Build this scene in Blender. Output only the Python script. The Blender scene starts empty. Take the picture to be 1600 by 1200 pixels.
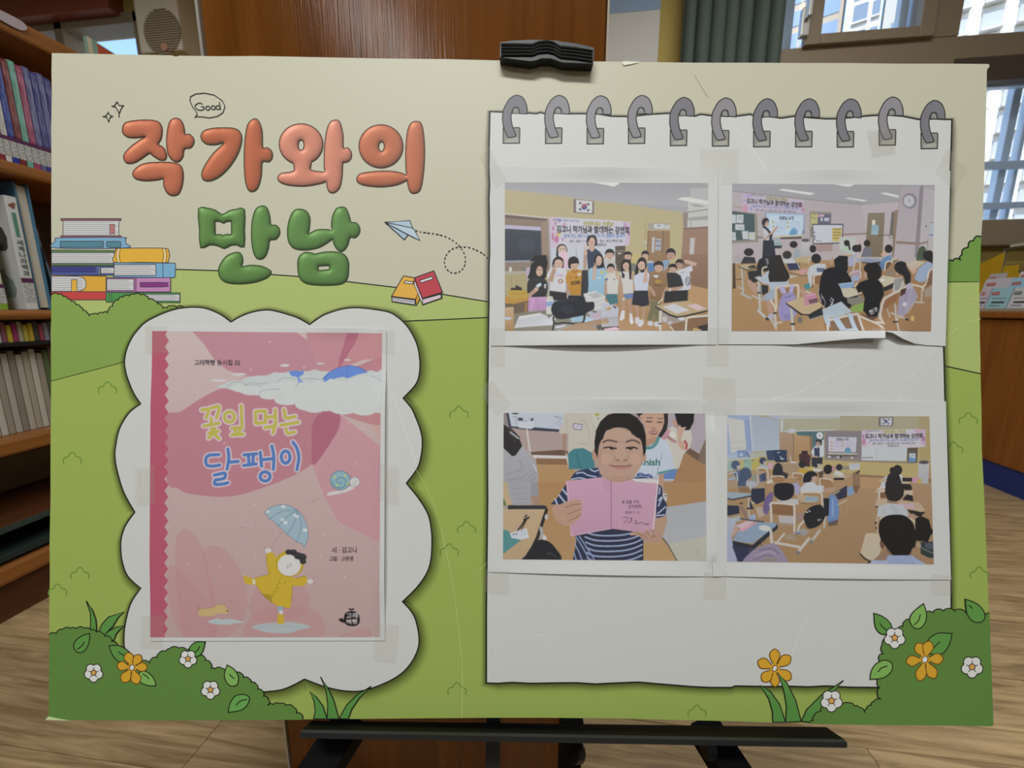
import bpy, bmesh, math, random
import numpy as np
from mathutils import Vector, Matrix, Euler
from mathutils.geometry import tessellate_polygon
random.seed(7)
R = math.radians
scene = bpy.context.scene
COL = scene.collection
# ------------------------------------------------------------------ camera
F_PX = 630.0; CAM_H = 0.78; PITCH = R(10.3); YAW = R(7.2)
cam_d = bpy.data.cameras.new('camera')
cam_d.sensor_width = 36.0; cam_d.lens = 36.0 * F_PX / 1600.0
cam_d.clip_start = 0.01; cam_d.clip_end = 300
cam = bpy.data.objects.new('camera', cam_d); COL.objects.link(cam)
cam.location = (0, 0, CAM_H); cam.rotation_euler = (math.pi/2 - PITCH, 0, YAW)
cam_d.dof.use_dof = True; cam_d.dof.focus_distance = 0.362; cam_d.dof.aperture_fstop = 10.0
scene.camera = cam
# ------------------------------------------------------------------ world, lamps, exposure
scene.view_settings.view_transform = 'Standard'; scene.view_settings.look = 'None'
scene.view_settings.gamma = 1.0; scene.view_settings.use_curve_mapping = False
scene.view_settings.exposure = 0.0
world = bpy.data.worlds.new('sky'); scene.world = world; world.use_nodes = True
wn = world.node_tree.nodes; wl = world.node_tree.links; wn.clear()
w_out = wn.new('ShaderNodeOutputWorld'); w_bg = wn.new('ShaderNodeBackground')
w_sky = wn.new('ShaderNodeTexSky'); w_sky.sky_type = 'NISHITA'
w_sky.sun_elevation = R(48); w_sky.sun_rotation = R(150); w_sky.sun_disc = False
w_bg.inputs['Strength'].default_value = 0.42
wl.new(w_sky.outputs[0], w_bg.inputs[0]); wl.new(w_bg.outputs[0], w_out.inputs[0])
sun_d = bpy.data.lights.new('sun', 'SUN'); sun_d.energy = 5.0; sun_d.angle = R(0.6); sun_d.color = (1, .96, .9)
sun = bpy.data.objects.new('sun', sun_d); COL.objects.link(sun)
sun.location = (0, -5, 20); sun.rotation_euler = (R(42), 0, R(-25))      # behind the room: lights the facades outside
def area(name, loc, sx, sy, power, rot=(0, 0, 0), col=(1, 1, 1)):
    d = bpy.data.lights.new(name, 'AREA'); d.shape = 'RECTANGLE'; d.size = sx; d.size_y = sy; d.energy = power; d.color = col
    o = bpy.data.objects.new(name, d); COL.objects.link(o); o.location = loc; o.rotation_euler = rot; return o
# ceiling lamps out of view: one read off the wood's streak, some added
LAMP = (.97, 1, 1)
area('unseen_ceiling_lamp', (-0.10, -0.85, 2.74), 1.2, 0.3, 50, col=LAMP)  # set near overhead so its falloff darkens the lower board
area('unseen_ceiling_lamp', (-1.36, -2.35, 2.74), 0.22, 1.2, 20, col=LAMP)
area('unseen_ceiling_lamp', (1.70, -2.35, 2.74), 0.3, 1.2, 18, col=LAMP)
area('unseen_ceiling_lamp', (-2.30, 1.20, 2.74), 1.2, 0.3, 14, col=LAMP)  # added to light the wall speaker, no such lamp known
area('unseen_ceiling_lamp', (0.90, 1.30, 2.74), 1.2, 0.3, 22, col=LAMP)  # added as fill for the desk side
E_INK = 0.76     # light level on the board: printed colours are typed as seen and divided by this
# ------------------------------------------------------------------ helpers
def ray(x, y):
    v = Vector(((x - 800) / F_PX, (600 - y) / F_PX, -1.0))
    return Euler((math.pi/2 - PITCH, 0, YAW)).to_matrix() @ v
CAM = Vector((0, 0, CAM_H))
def at_x(x, y, v): r = ray(x, y); return CAM + r * (v / r.x)
def at_y(x, y, v): r = ray(x, y); return CAM + r * (v / r.y)
def at_z(x, y, v): r = ray(x, y); return CAM + r * ((v - CAM_H) / r.z)
def s2l(c): return c / 12.92 if c <= 0.04045 else ((c + 0.055) / 1.055) ** 2.4
def hexl(h):
    h = h.lstrip('#')
    if len(h) == 3: h = ''.join(c * 2 for c in h)
    return tuple(s2l(int(h[i:i+2], 16) / 255) for i in (0, 2, 4))
def ink(h): return tuple(min(.92, c / E_INK) for c in hexl(h))
MATS = {}
def mat(name, color=(.8, .8, .8), rough=.5, spec=.4, metal=0.0, noise=None, bump=0.0, bscale=80, trans=0, emit=None):
    """procedural principled material; noise=(scale xyz, dark colour, light colour, detail)"""
    if name in MATS: return MATS[name]
    m = bpy.data.materials.new(name); m.use_nodes = True; n = m.node_tree.nodes; l = m.node_tree.links
    b = n['Principled BSDF']
    if isinstance(color, str): color = hexl(color)
    b.inputs['Base Color'].default_value = (*color, 1)
    b.inputs['Roughness'].default_value = rough; b.inputs['Specular IOR Level'].default_value = spec
    b.inputs['Metallic'].default_value = metal
    tc = n.new('ShaderNodeTexCoord')
    if noise:
        sc, c0, c1, det = noise
        mp = n.new('ShaderNodeMapping'); mp.inputs['Scale'].default_value = sc
        nz = n.new('ShaderNodeTexNoise'); nz.inputs['Scale'].default_value = 1; nz.inputs['Detail'].default_value = det; nz.inputs['Roughness'].default_value = .6
        nz.inputs['Distortion'].default_value = .6
        cr = n.new('ShaderNodeValToRGB')
        cr.color_ramp.elements[0].position = .3; cr.color_ramp.elements[1].position = .7
        cr.color_ramp.elements[0].color = (*hexl(c0), 1); cr.color_ramp.elements[1].color = (*hexl(c1), 1)
        l.new(tc.outputs['Object'], mp.inputs[0]); l.new(mp.outputs[0], nz.inputs[0]); l.new(nz.outputs[0], cr.inputs[0]); l.new(cr.outputs[0], b.inputs['Base Color'])
    if bump:
        nb = n.new('ShaderNodeTexNoise'); nb.inputs['Scale'].default_value = 1; nb.inputs['Detail'].default_value = 3
        bm_ = n.new('ShaderNodeMapping'); bm_.inputs['Scale'].default_value = bscale if isinstance(bscale, tuple) else (bscale,)*3
        bp = n.new('ShaderNodeBump'); bp.inputs['Strength'].default_value = bump; bp.inputs['Distance'].default_value = .002
        l.new(tc.outputs['Object'], bm_.inputs[0]); l.new(bm_.outputs[0], nb.inputs[0]); l.new(nb.outputs[0], bp.inputs['Height']); l.new(bp.outputs[0], b.inputs['Normal'])
    MATS[name] = m; return m
def ink_mat(name, rough, spec, alpha=False, bump=0.0, grain=0.0):
    m = bpy.data.materials.new(name); m.use_nodes = True; n = m.node_tree.nodes; l = m.node_tree.links
    b = n['Principled BSDF']; b.inputs['Roughness'].default_value = rough; b.inputs['Specular IOR Level'].default_value = spec
    a = n.new('ShaderNodeAttribute'); a.attribute_name = 'Col'
    src = a.outputs['Color']
    if grain:
        tc = n.new('ShaderNodeTexCoord'); nz = n.new('ShaderNodeTexNoise'); nz.inputs['Scale'].default_value = 1400; nz.inputs['Detail'].default_value = 2
        mr = n.new('ShaderNodeMapRange'); mr.inputs[3].default_value = 1 - grain; mr.inputs[4].default_value = 1 + grain
        mx = n.new('ShaderNodeVectorMath'); mx.operation = 'SCALE'
        l.new(tc.outputs['Object'], nz.inputs[0]); l.new(nz.outputs[0], mr.inputs[0]); l.new(src, mx.inputs[0]); l.new(mr.outputs[0], mx.inputs['Scale'])
        src = mx.outputs[0]
    l.new(src, b.inputs['Base Color'])
    if alpha:
        l.new(a.outputs['Alpha'], b.inputs['Alpha'])
    if bump:
        tc2 = n.new('ShaderNodeTexCoord'); nb = n.new('ShaderNodeTexNoise'); nb.inputs['Scale'].default_value = 9; nb.inputs['Detail'].default_value = 3
        bp = n.new('ShaderNodeBump'); bp.inputs['Strength'].default_value = bump; bp.inputs['Distance'].default_value = .004
        l.new(tc2.outputs['Object'], nb.inputs[0]); l.new(nb.outputs[0], bp.inputs['Height']); l.new(bp.outputs[0], b.inputs['Normal'])
    return m
INK = ink_mat('printed_ink', .5, .3, grain=.03)
INK_SOFT = ink_mat('printed_soft_ink', .5, .3, alpha=True)
PHOTO = ink_mat('printed_photo', .42, .35, grain=.04)
def link(name, me, parent=None, m=None):
    o = bpy.data.objects.new(name, me); COL.objects.link(o)
    if parent is not None: o.parent = parent
    if m is not None and not me.materials: me.materials.append(m)
    return o
def tag(o, label, cat=None, group=None, kind=None):
    if label: o['label'] = label
    if cat: o['category'] = cat
    if group: o['group'] = group
    if kind: o['kind'] = kind
    return o
def empty(name, loc, label, cat, group=None, rz=0.0):
    o = bpy.data.objects.new(name, None); COL.objects.link(o); o.location = loc; o.rotation_euler = (0, 0, rz); o.empty_display_size = .05
    return tag(o, label, cat, group)
class MB:
    """collects boxes, tubes and prisms, builds one mesh object"""
    def __init__(s): s.bm = bmesh.new()
    def box(s, x0, x1, y0, y1, z0, z1, bev=0.0, M=None):
        g = bmesh.ops.create_cube(s.bm, size=1)
        T = Matrix.Translation(((x0+x1)/2, (y0+y1)/2, (z0+z1)/2)) @ Matrix.Diagonal((abs(x1-x0), abs(y1-y0), abs(z1-z0), 1))
        bmesh.ops.transform(s.bm, matrix=T, verts=g['verts'])
        if bev:
            es = {e for v in g['verts'] for e in v.link_edges}
            r = bmesh.ops.bevel(s.bm, geom=list(es), offset=bev, segments=2, affect='EDGES', profile=.5)
            vs = list({v for f in r['faces'] for v in f.verts} | {v for v in g['verts'] if v.is_valid})
        else: vs = g['verts']
        if M is not None: bmesh.ops.transform(s.bm, matrix=M, verts=vs)
        return s
    def prism(s, pts, vec):
        """closed prism: polygon pts (3D) pushed along vec"""
        vec = Vector(vec); a = [s.bm.verts.new(p) for p in pts]; b = [s.bm.verts.new(Vector(p) + vec) for p in pts]
        n = len(a)
        s.bm.faces.new(a); s.bm.faces.new(b[::-1])
        for i in range(n): s.bm.faces.new((a[i], b[i], b[(i+1) % n], a[(i+1) % n]))
        return s
    def tube(s, pts, r, seg=10, cap=True):
        pts = [Vector(p) for p in pts]; rings = []
        for i, p in enumerate(pts):
            d = (pts[min(i+1, len(pts)-1)] - pts[max(i-1, 0)]).normalized()
            u = d.orthogonal().normalized() if i == 0 else (rings[-1][1] - d * rings[-1][1].dot(d)).normalized()
            v = d.cross(u); rr = r[i] if isinstance(r, (list, tuple)) else r
            rings.append(([s.bm.verts.new(p + (u*math.cos(2*math.pi*k/seg) + v*math.sin(2*math.pi*k/seg))*rr) for k in range(seg)], u))
        for i in range(len(rings)-1):
            for k in range(seg): s.bm.faces.new((rings[i][0][k], rings[i][0][(k+1) % seg], rings[i+1][0][(k+1) % seg], rings[i+1][0][k]))
        if cap: s.bm.faces.new(rings[0][0][::-1]); s.bm.faces.new(rings[-1][0])
        return s
    def build(s, name, m, parent=None, smooth=False):
        bmesh.ops.recalc_face_normals(s.bm, faces=s.bm.faces)
        me = bpy.data.meshes.new(name); s.bm.to_mesh(me); s.bm.free()
        if smooth:
            for p in me.polygons: p.use_smooth = True
        return link(name, me, parent, m)
# ------------------------------------------------------------------ the board's plane (pose of a real 84 x 59 cm sheet)
BOARD_M = Matrix.Translation((-0.03529, 0.35211, 0.711)) @ Euler((1.38601, 0.00629, 0.12738)).to_matrix().to_4x4()
BOARD_I = BOARD_M.inverted()
_o = BOARD_I @ CAM
_R3 = BOARD_I.to_3x3()
def B(px, py):
    """a point of the print (photograph pixels) -> board coordinates in metres"""
    d = _R3 @ ray(px, py); t = -_o.z / d.z
    return (_o.x + d.x * t, _o.y + d.y * t)
# the same mapping, vectorised
_M = np.array((_R3 @ Euler((math.pi/2 - PITCH, 0, YAW)).to_matrix()))
def Bv(px, py):
    c = np.stack([(px - 800) / F_PX, (600 - py) / F_PX, -np.ones_like(px)], -1)
    d = c @ _M.T; t = -_o.z / d[..., 2]
    return _o.x + d[..., 0] * t, _o.y + d[..., 1] * t
def P(s, T=None):
    """'x,y x,y' in the units of a traced detail T=(ox, oy, scale) -> list of photograph pixels"""
    if not isinstance(s, str): q = [tuple(p) for p in s]
    else: q = [tuple(float(c) for c in w.split(',')) for w in s.split()]
    if T: q = [(T[0] + x / T[2], T[1] + y / T[2]) for x, y in q]
    return q
def spline(pts, closed=True, n=5):
    if len(pts) < 3: return list(pts)
    out = []; N = len(pts)
    for i in range(N if closed else N - 1):
        g = lambda k: pts[k % N] if closed else pts[max(0, min(N-1, k))]
        p0, p1, p2, p3 = g(i-1), g(i), g(i+1), g(i+2)
        for j in range(n):
            t = j / n; a = []
            for k in (0, 1):
                a.append(.5*((2*p1[k]) + (-p0[k]+p2[k])*t + (2*p0[k]-5*p1[k]+4*p2[k]-p3[k])*t*t + (-p0[k]+3*p1[k]-3*p2[k]+p3[k])*t**3))
            out.append(tuple(a))
    if not closed: out.append(pts[-1])
    return out
def scallop(pts, bulge=.28, n=5):
    """open chain whose every span is a small arc bulging to the left of travel"""
    out = []
    for (x0, y0), (x1, y1) in zip(pts, pts[1:]):
        dx, dy = x1 - x0, y1 - y0
        for j in range(n):
            t = j / n; h = 4 * t * (1 - t) * bulge
            out.append((x0 + dx*t + dy*h, y0 + dy*t - dx*h))
    out.append(pts[-1]); return out
def ell(cx, cy, rx, ry=None, rot=0, n=20):
    ry = rx if ry is None else ry; c, s = math.cos(R(rot)), math.sin(R(rot))
    return [(cx + c*rx*math.cos(a) - s*ry*math.sin(a), cy + s*rx*math.cos(a) + c*ry*math.sin(a)) for a in (2*math.pi*k/n for k in range(n))]
LIFT = [2e-5]
def nextlift(): LIFT[0] += 1.5e-6; return LIFT[0]
class Print:
    """flat ink on the board or on a sheet: many polygons, one mesh, colour per corner"""
    def __init__(s, T=None, lift=None, zf=None): s.T = T; s.v = []; s.f = []; s.c = []; s.zf = zf; s.fix = lift; s.soft = False
    def _z(s): return nextlift() if s.fix is None else s.fix
    def tris(s, pts, faces, col, z):
        b = len(s.v)
        for x, y in pts:
            u, w = B(x, y); s.v.append((u, w, z + (s.zf(x, y) if s.zf else 0)))
        for f in faces: s.f.append(tuple(b + i for i in f))
        cols = col if isinstance(col, list) else [col] * len(pts)
        s.c += [(c + (1.0,))[:4] if len(c) == 3 else c for c in cols]
    def poly(s, col, pts, T=None, smooth=False, out=None, w=1.4, holes=()):
        q = P(pts, T or s.T)
        if smooth: q = spline(q)
        hs = [P(h, T or s.T) for h in holes]
        if smooth: hs = [spline(h) for h in hs]
        if col:
            loops = [[Vector((x, y, 0)) for x, y in L] for L in [q] + hs]
            fl = tessellate_polygon(loops); allp = q + [p for h in hs for p in h]
            s.tris(allp, [t[::-1] for t in fl], ink(col), s._z())
        if out:
            for L in [q] + hs: s.stroke(out, L, w, closed=True, raw=True)
        return q
    def stroke(s, col, pts, w=1.4, T=None, closed=False, smooth=False, raw=False, round=False, taper=None):
        q = list(pts) if raw else P(pts, T or s.T)
        if smooth: q = spline(q, closed)
        k = [q[0]]
        for p in q[1:]:
            if math.hypot(p[0]-k[-1][0], p[1]-k[-1][1]) > .05: k.append(p)
        if closed and math.hypot(k[0][0]-k[-1][0], k[0][1]-k[-1][1]) < .05: k.pop()
        q = k; n = len(q)
        if n < 2: return
        L = []; Rr = []
        for i in range(n):
            a = q[(i-1) % n] if closed or i else q[i]; b = q[(i+1) % n] if closed or i < n-1 else q[i]
            d1 = (q[i][0]-a[0], q[i][1]-a[1]); d2 = (b[0]-q[i][0], b[1]-q[i][1])
            l1 = math.hypot(*d1) or 1e-9; l2 = math.hypot(*d2) or 1e-9
            if not closed and i == 0: d1 = d2; l1 = l2
            if not closed and i == n-1: d2 = d1; l2 = l1
            n1 = (-d1[1]/l1, d1[0]/l1); n2 = (-d2[1]/l2, d2[0]/l2)
            m = (n1[0]+n2[0], n1[1]+n2[1]); ml = math.hypot(*m)
            if ml < .3: m = n1; f = 1
            else: m = (m[0]/ml, m[1]/ml); f = min(1.8, 1 / max(.2, m[0]*n1[0] + m[1]*n1[1]))
            ww = w if taper is None else w * (taper[0] + (taper[1]-taper[0]) * i/(n-1))
            L.append((q[i][0] + m[0]*f*ww/2, q[i][1] + m[1]*f*ww/2)); Rr.append((q[i][0] - m[0]*f*ww/2, q[i][1] - m[1]*f*ww/2))
        fs = [(i, (i+1) % n, n + (i+1) % n, n + i) for i in range(n if closed else n-1)]
        z = s._z(); c = ink(col) if isinstance(col, str) else col
        s.tris(L + Rr, fs, c, z)
        if round and not closed:
            for p in (q[0], q[-1]):
                e = ell(p[0], p[1], w/2, n=12); s.tris(e, [tuple(range(12))[::-1]], c, z)
    def text(s, col, body, x, y, size, dirx=(1, 0), sx=1.0, shear=0.0, bold=0.0, align='LEFT'):
        """flat lettering, baseline start (x, y) in pixels, size = font size in pixels"""
        vs, fs, wid = glyphs(body, bold)
        off = {'LEFT': 0, 'CENTER': wid/2, 'RIGHT': wid}[align]
        ux, uy = dirx; vx, vy = uy, -ux
        pts = [(x + ux*(a-off)*size*sx + (vx + ux*shear)*b*size, y + uy*(a-off)*size*sx + (vy + uy*shear)*b*size) for a, b in vs]
        s.tris(pts, fs, ink(col), s._z())
    def feather(s, outline, col, inner, outer, wid, T=None, closed=True, dx=0, dy=0, smooth=False):
        """soft printed shade spreading wid px outward from an outline"""
        q = outline if T is None and not isinstance(outline, str) else P(outline, T)
        if smooth: q = spline(q, closed)
        n = len(q); area2 = sum(q[i][0]*q[(i+1) % n][1] - q[(i+1) % n][0]*q[i][1] for i in range(n)); sg = 1 if area2 > 0 else -1
        rows = []
        for k, (t, al) in enumerate(((0, inner), (.35, inner*.55), (.7, inner*.17), (1, outer))):
            row = []
            for i in range(n):
                a = q[(i-1) % n] if closed or i else q[i]; b = q[(i+1) % n] if closed or i < n-1 else q[i]
                tx, ty = b[0]-a[0], b[1]-a[1]; l = math.hypot(tx, ty) or 1
                nx, ny = ty/l*sg, -tx/l*sg
                f = 1 + (nx*dx + ny*dy)
                row.append((q[i][0] + nx*wid*t*max(.15, f), q[i][1] + ny*wid*t*max(.15, f)))
            rows.append((row, al))
        pts = [p for r, _ in rows for p in r]; c = ink(col)
        cols = [c + (al,) for r, al in rows for _ in r]
        fs = [(k*n + i, k*n + (i+1) % n, (k+1)*n + (i+1) % n, (k+1)*n + i) for k in range(3) for i in range(n if closed else n-1)]
        s.tris(pts, fs, cols, s._z()); s.soft = True
    def build(s, name, parent, label=None, material=None):
        me = bpy.data.meshes.new(name); me.from_pydata(s.v, [], s.f); me.validate()
        at = me.color_attributes.new('Col', 'FLOAT_COLOR', 'POINT')
        at.data.foreach_set('color', np.array(s.c, dtype=np.float32).ravel())
        # all faces look towards the reader
        bm = bmesh.new(); bm.from_mesh(me)
        bm.normal_update()
        fl = [f for f in bm.faces if f.normal.z < 0]
        if fl: bmesh.ops.reverse_faces(bm, faces=fl)
        bm.to_mesh(me); bm.free()
        o = link(name, me, parent, material or (INK_SOFT if s.soft else INK))
        if label: o['label'] = label
        return o
_G = {}
def glyphs(body, bold=0.0):
    key = (body, bold)
    if key in _G: return _G[key]
    c = bpy.data.curves.new('lettering', 'FONT'); c.body = body; c.size = 1; c.offset = bold; c.resolution_u = 3
    o = bpy.data.objects.new('lettering', c); COL.objects.link(o)
    dg = bpy.context.evaluated_depsgraph_get(); dg.update()
    me = bpy.data.meshes.new_from_object(o.evaluated_get(dg))
    vs = [(v.co.x, v.co.y) for v in me.vertices]; fs = [tuple(p.vertices) for p in me.polygons]
    wid = max((v[0] for v in vs), default=0)
    bpy.data.objects.remove(o); bpy.data.curves.remove(c); bpy.data.meshes.remove(me)
    _G[key] = (vs, fs, wid); return _G[key]
class Canvas:
    """paints a printed picture by flat shapes into an array, then lays it on the sheet as a fine coloured mesh"""
    def __init__(s, x0, y0, x1, y1, bg, ss=4):
        s.x0, s.y0, s.ss = x0, y0, ss; s.w = int(round((x1-x0)*ss)); s.h = int(round((y1-y0)*ss))
        s.a = np.empty((s.h, s.w, 3), np.float32); s.a[:] = np.array([int(bg.lstrip('#')[i:i+2], 16) for i in (0, 2, 4)]); s.T = None
    def _c(s, col): h = col.lstrip('#'); h = ''.join(c*2 for c in h) if len(h) == 3 else h; return np.array([int(h[i:i+2], 16) for i in (0, 2, 4)], np.float32)
    def fill(s, col, q, al=1.0, col2=None, gd=(0, 1)):
        """even-odd scan fill of px polygon; col2: gradient along gd over the shape"""
        xs = np.array([(p[0]-s.x0)*s.ss for p in q]); ys = np.array([(p[1]-s.y0)*s.ss for p in q])
        r0 = max(0, int(math.floor(ys.min()))); r1 = min(s.h-1, int(math.ceil(ys.max())))
        x2 = np.roll(xs, -1); y2 = np.roll(ys, -1); c = s._c(col); cc = s._c(col2) if col2 else None
        if cc is not None:
            pr = xs*gd[0] + ys*gd[1]; g0, g1 = pr.min(), pr.max()
        for r in range(r0, r1+1):
            yc = r + .5; k = (ys <= yc) != (y2 <= yc)
            if not k.any(): continue
            xi = np.sort(xs[k] + (yc-ys[k])*(x2[k]-xs[k])/(y2[k]-ys[k]))
            for a, b in zip(xi[::2], xi[1::2]):
                i0 = max(0, int(round(a))); i1 = min(s.w, int(round(b)))
                if i1 > i0:
                    if cc is not None:
                        t = np.clip((np.arange(i0, i1)*gd[0] + r*gd[1] - g0)/(g1-g0+1e-6), 0, 1)[:, None]; k2 = c*(1-t) + cc*t
                    else: k2 = c
                    s.a[r, i0:i1] = k2 if al >= 1 else s.a[r, i0:i1]*(1-al) + k2*al
    def p(s, col, pts, sm=0, al=1.0, c2=None, gd=(0, 1)):
        q = P(pts, s.T)
        if sm: q = spline(q)
        s.fill(col, q, al, c2, gd)
    def e(s, col, cx, cy, rx, ry=None, rot=0, al=1.0, c2=None, gd=(0, 1)):
        s.fill(col, P(ell(cx, cy, rx, ry, rot, 26), s.T), al, c2, gd)
    def l(s, col, pts, w, sm=0, al=1.0, closed=False):
        """line of width w (trace units)"""
        q = P(pts, s.T); w = w / (s.T[2] if s.T else 1)
        if sm: q = spline(q, closed)
        if closed: q = q + q[:1]
        for (xa, ya), (xb, yb) in zip(q, q[1:]):
            d = math.hypot(xb-xa, yb-ya) or 1e-6; nx, ny = -(yb-ya)/d*w/2, (xb-xa)/d*w/2
            s.fill(col, [(xa+nx, ya+ny), (xb+nx, yb+ny), (xb-nx, yb-ny), (xa-nx, ya-ny)], al)
        if w > 1.2 and al >= 1:
            for x, y in q: s.fill(col, ell(x, y, w/2, n=10), al)
    def t(s, col, body, x, y, size, dirx=(1, 0), sx=1.0, bold=0.0, al=1.0, shear=0.0):
        vs, fs, wid = glyphs(body, bold); ox, oy, k = s.T or (0, 0, 1)
        X, Y, S = ox + x/k, oy + y/k, size/k; ux, uy = dirx; vx, vy = uy, -ux
        q = [(X + ux*a*S*sx + (vx + ux*shear)*b*S, Y + uy*a*S*sx + (vy + uy*shear)*b*S) for a, b in vs]
        for f in fs: s.fill(col, [q[i] for i in f], al)
    def final(s, blur=1, noise=4.0, wash=0.0, washcol=(192, 190, 188), gain=1.0, sat=1.0, seed=3):
        s.k = 2; k = 2; h, w = s.h//k, s.w//k
        a = s.a[:h*k, :w*k].reshape(h, k, w, k, 3).mean((1, 3))
        for _ in range(blur):
            pd = np.pad(a, ((1, 1), (1, 1), (0, 0)), 'edge')
            a = (pd[1:-1, 1:-1]*4 + (pd[:-2, 1:-1] + pd[2:, 1:-1] + pd[1:-1, :-2] + pd[1:-1, 2:])*1.0) / 8
        rng = np.random.default_rng(seed)
        n1 = rng.normal(0, 1, (h, w, 1)); n1 = (n1 + np.roll(n1, 1, 0) + np.roll(n1, 1, 1) + np.roll(n1, 2, 1))/2
        g = a.mean(2, keepdims=True); a = (g + (a-g)*sat)*gain + n1*noise*.6
        a = a*(1-wash) + np.array(washcol)*wash
        return np.clip(a, 0, 255)
def grid_mesh(name, verts, faces):
    me = bpy.data.meshes.new(name); n = len(faces); faces = np.asarray(faces, np.int32)
    me.vertices.add(len(verts)); me.vertices.foreach_set('co', np.asarray(verts, np.float32).ravel())
    me.loops.add(n*4); me.loops.foreach_set('vertex_index', faces.ravel())
    me.polygons.add(n); me.polygons.foreach_set('loop_start', np.arange(0, n*4, 4, dtype=np.int32)); me.update(calc_edges=True)
    return me
# ------------------------------------------------------------------ materials of the room
M_wallY = mat('yellow_wall_paint', '#b9a25c', .75, .2, bump=.15, bscale=260)
M_wallW = mat('white_wall_paint', '#c9c5b8', .8, .2, bump=.1, bscale=260)
M_ceil = mat('ceiling_board', '#cfcdc6', .85, .1, bump=.2, bscale=300)
M_frame = mat('window_frame_brown', '#93826c', .45, .35, bump=.05)
M_alu = mat('outer_sash_aluminium', '#dbe7f6', .4, .5)
M_wood = mat('varnished_red_wood', rough=.17, spec=.2, noise=((30, 30, 1.6), '#5f350f', '#7a481a', 5), bump=.10, bscale=(420, 420, 10))
M_desk = mat('desk_veneer', rough=.4, spec=.4, noise=((30, 30, 1.5), '#80491d', '#9a5f2a', 5))
M_shelf = mat('shelf_edge_wood', rough=.35, spec=.5, noise=((14, 1.2, 14), '#8a5526', '#a3682f', 4))
M_shelfD = mat('shelf_dark_wood', rough=.45, spec=.3, noise=((14, 1.2, 14), '#4a2a16', '#603820', 4))
M_black = mat('black_plastic', '#17181a', .45, .4)
M_chrome = mat('brushed_trim', '#c8c4bb', .35, .5, metal=.6)
def glass_mat():
    m = bpy.data.materials.new('window_glass'); m.use_nodes = True; n = m.node_tree.nodes; l = m.node_tree.links; n.clear()
    o = n.new('ShaderNodeOutputMaterial'); t = n.new('ShaderNodeBsdfTransparent'); g = n.new('ShaderNodeBsdfGlossy'); x = n.new('ShaderNodeMixShader')
    t.inputs[0].default_value = (.93, .96, .99, 1); g.inputs['Roughness'].default_value = .02; x.inputs[0].default_value = .05
    l.new(t.outputs[0], x.inputs[1]); l.new(g.outputs[0], x.inputs[2]); l.new(x.outputs[0], o.inputs[0]); return m
M_glass = glass_mat()
def plank_mat():
    m = bpy.data.materials.new('oak_laminate'); m.use_nodes = True; n = m.node_tree.nodes; l = m.node_tree.links
    b = n['Principled BSDF']; b.inputs['Roughness'].default_value = .42; b.inputs['Specular IOR Level'].default_value = .35
    tc = n.new('ShaderNodeTexCoord'); oi = n.new('ShaderNodeObjectInfo'); ad = n.new('ShaderNodeVectorMath'); ad.operation = 'ADD'
    sc = n.new('ShaderNodeVectorMath'); sc.operation = 'SCALE'; sc.inputs['Scale'].default_value = 37
    cb = n.new('ShaderNodeCombineXYZ'); l.new(oi.outputs['Random'], cb.inputs[0]); l.new(oi.outputs['Random'], cb.inputs[1]); l.new(cb.outputs[0], sc.inputs[0])
    l.new(tc.outputs['Object'], ad.inputs[0]); l.new(sc.outputs[0], ad.inputs[1])
    mp = n.new('ShaderNodeMapping'); mp.inputs['Scale'].default_value = (3.2, 46, 1); l.new(ad.outputs[0], mp.inputs[0])
    nz = n.new('ShaderNodeTexNoise'); nz.inputs['Scale'].default_value = 1; nz.inputs['Detail'].default_value = 6; nz.inputs['Roughness'].default_value = .65; nz.inputs['Distortion'].default_value = 1.2
    l.new(mp.outputs[0], nz.inputs[0]); cr = n.new('ShaderNodeValToRGB')
    e = cr.color_ramp.elements; e[0].position = .33; e[0].color = (*hexl('#7f6644'), 1); e[1].position = .66; e[1].color = (*hexl('#c2a67c'), 1)
    l.new(nz.outputs[0], cr.inputs[0])
    hv = n.new('ShaderNodeHueSaturation'); mr = n.new('ShaderNodeMapRange'); mr.inputs[3].default_value = .88; mr.inputs[4].default_value = 1.1
    l.new(oi.outputs['Random'], mr.inputs[0]); l.new(mr.outputs[0], hv.inputs['Value']); l.new(cr.outputs[0], hv.inputs['Color']); l.new(hv.outputs[0], b.inputs['Base Color'])
    return m
M_plank = plank_mat()
# ------------------------------------------------------------------ shell
floor = MB().box(-5, 4.6, -5, 2.6, -.12, -.004).build('floor', mat('floor_base', '#5a4a38', .7)); tag(floor, 'oak laminate floor of the library', kind='structure')
pm = MB().box(-.6, .6, -.095, .095, -.006, 0, bev=.0012).build('plank', M_plank, floor); pm.location = (-9, -9, 0)
plank_me = pm.data; bpy.data.objects.remove(pm)
k = 0
for r in range(13):
    y = .2 + r * .191
    off = (r * .43) % 1.2
    for c in range(6):
        x = -3.3 + off + c * 1.201
        o = link('plank', plank_me, floor); o.location = (x, y, 0); k += 1
ceiling = MB().box(-5, 4.6, -5, 2.8, 2.8, 2.9).build('ceiling', M_ceil); tag(ceiling, 'pale ceiling', kind='structure')
def struct(name, mb, m, label=None, parent=None):
    o = mb.build(name, m, parent); 
    if parent is None: tag(o, label, kind='structure')
    return o
YB = 2.6
struct('wall_left', MB().box(-5.1, -5, -5, 2.8, 0, 2.8), M_wallW, 'white side wall')
struct('wall_right', MB().box(4.6, 4.7, -5, 2.8, 0, 2.8), M_wallW, 'white side wall')
struct('wall_front', MB().box(-5, 4.6, -5.1, -5, 0, 2.8), M_wallW, 'white wall')
wb = MB()
wb.box(-5, 4.6, YB, YB+.2, 0, 1.12)                      # below the sills
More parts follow.
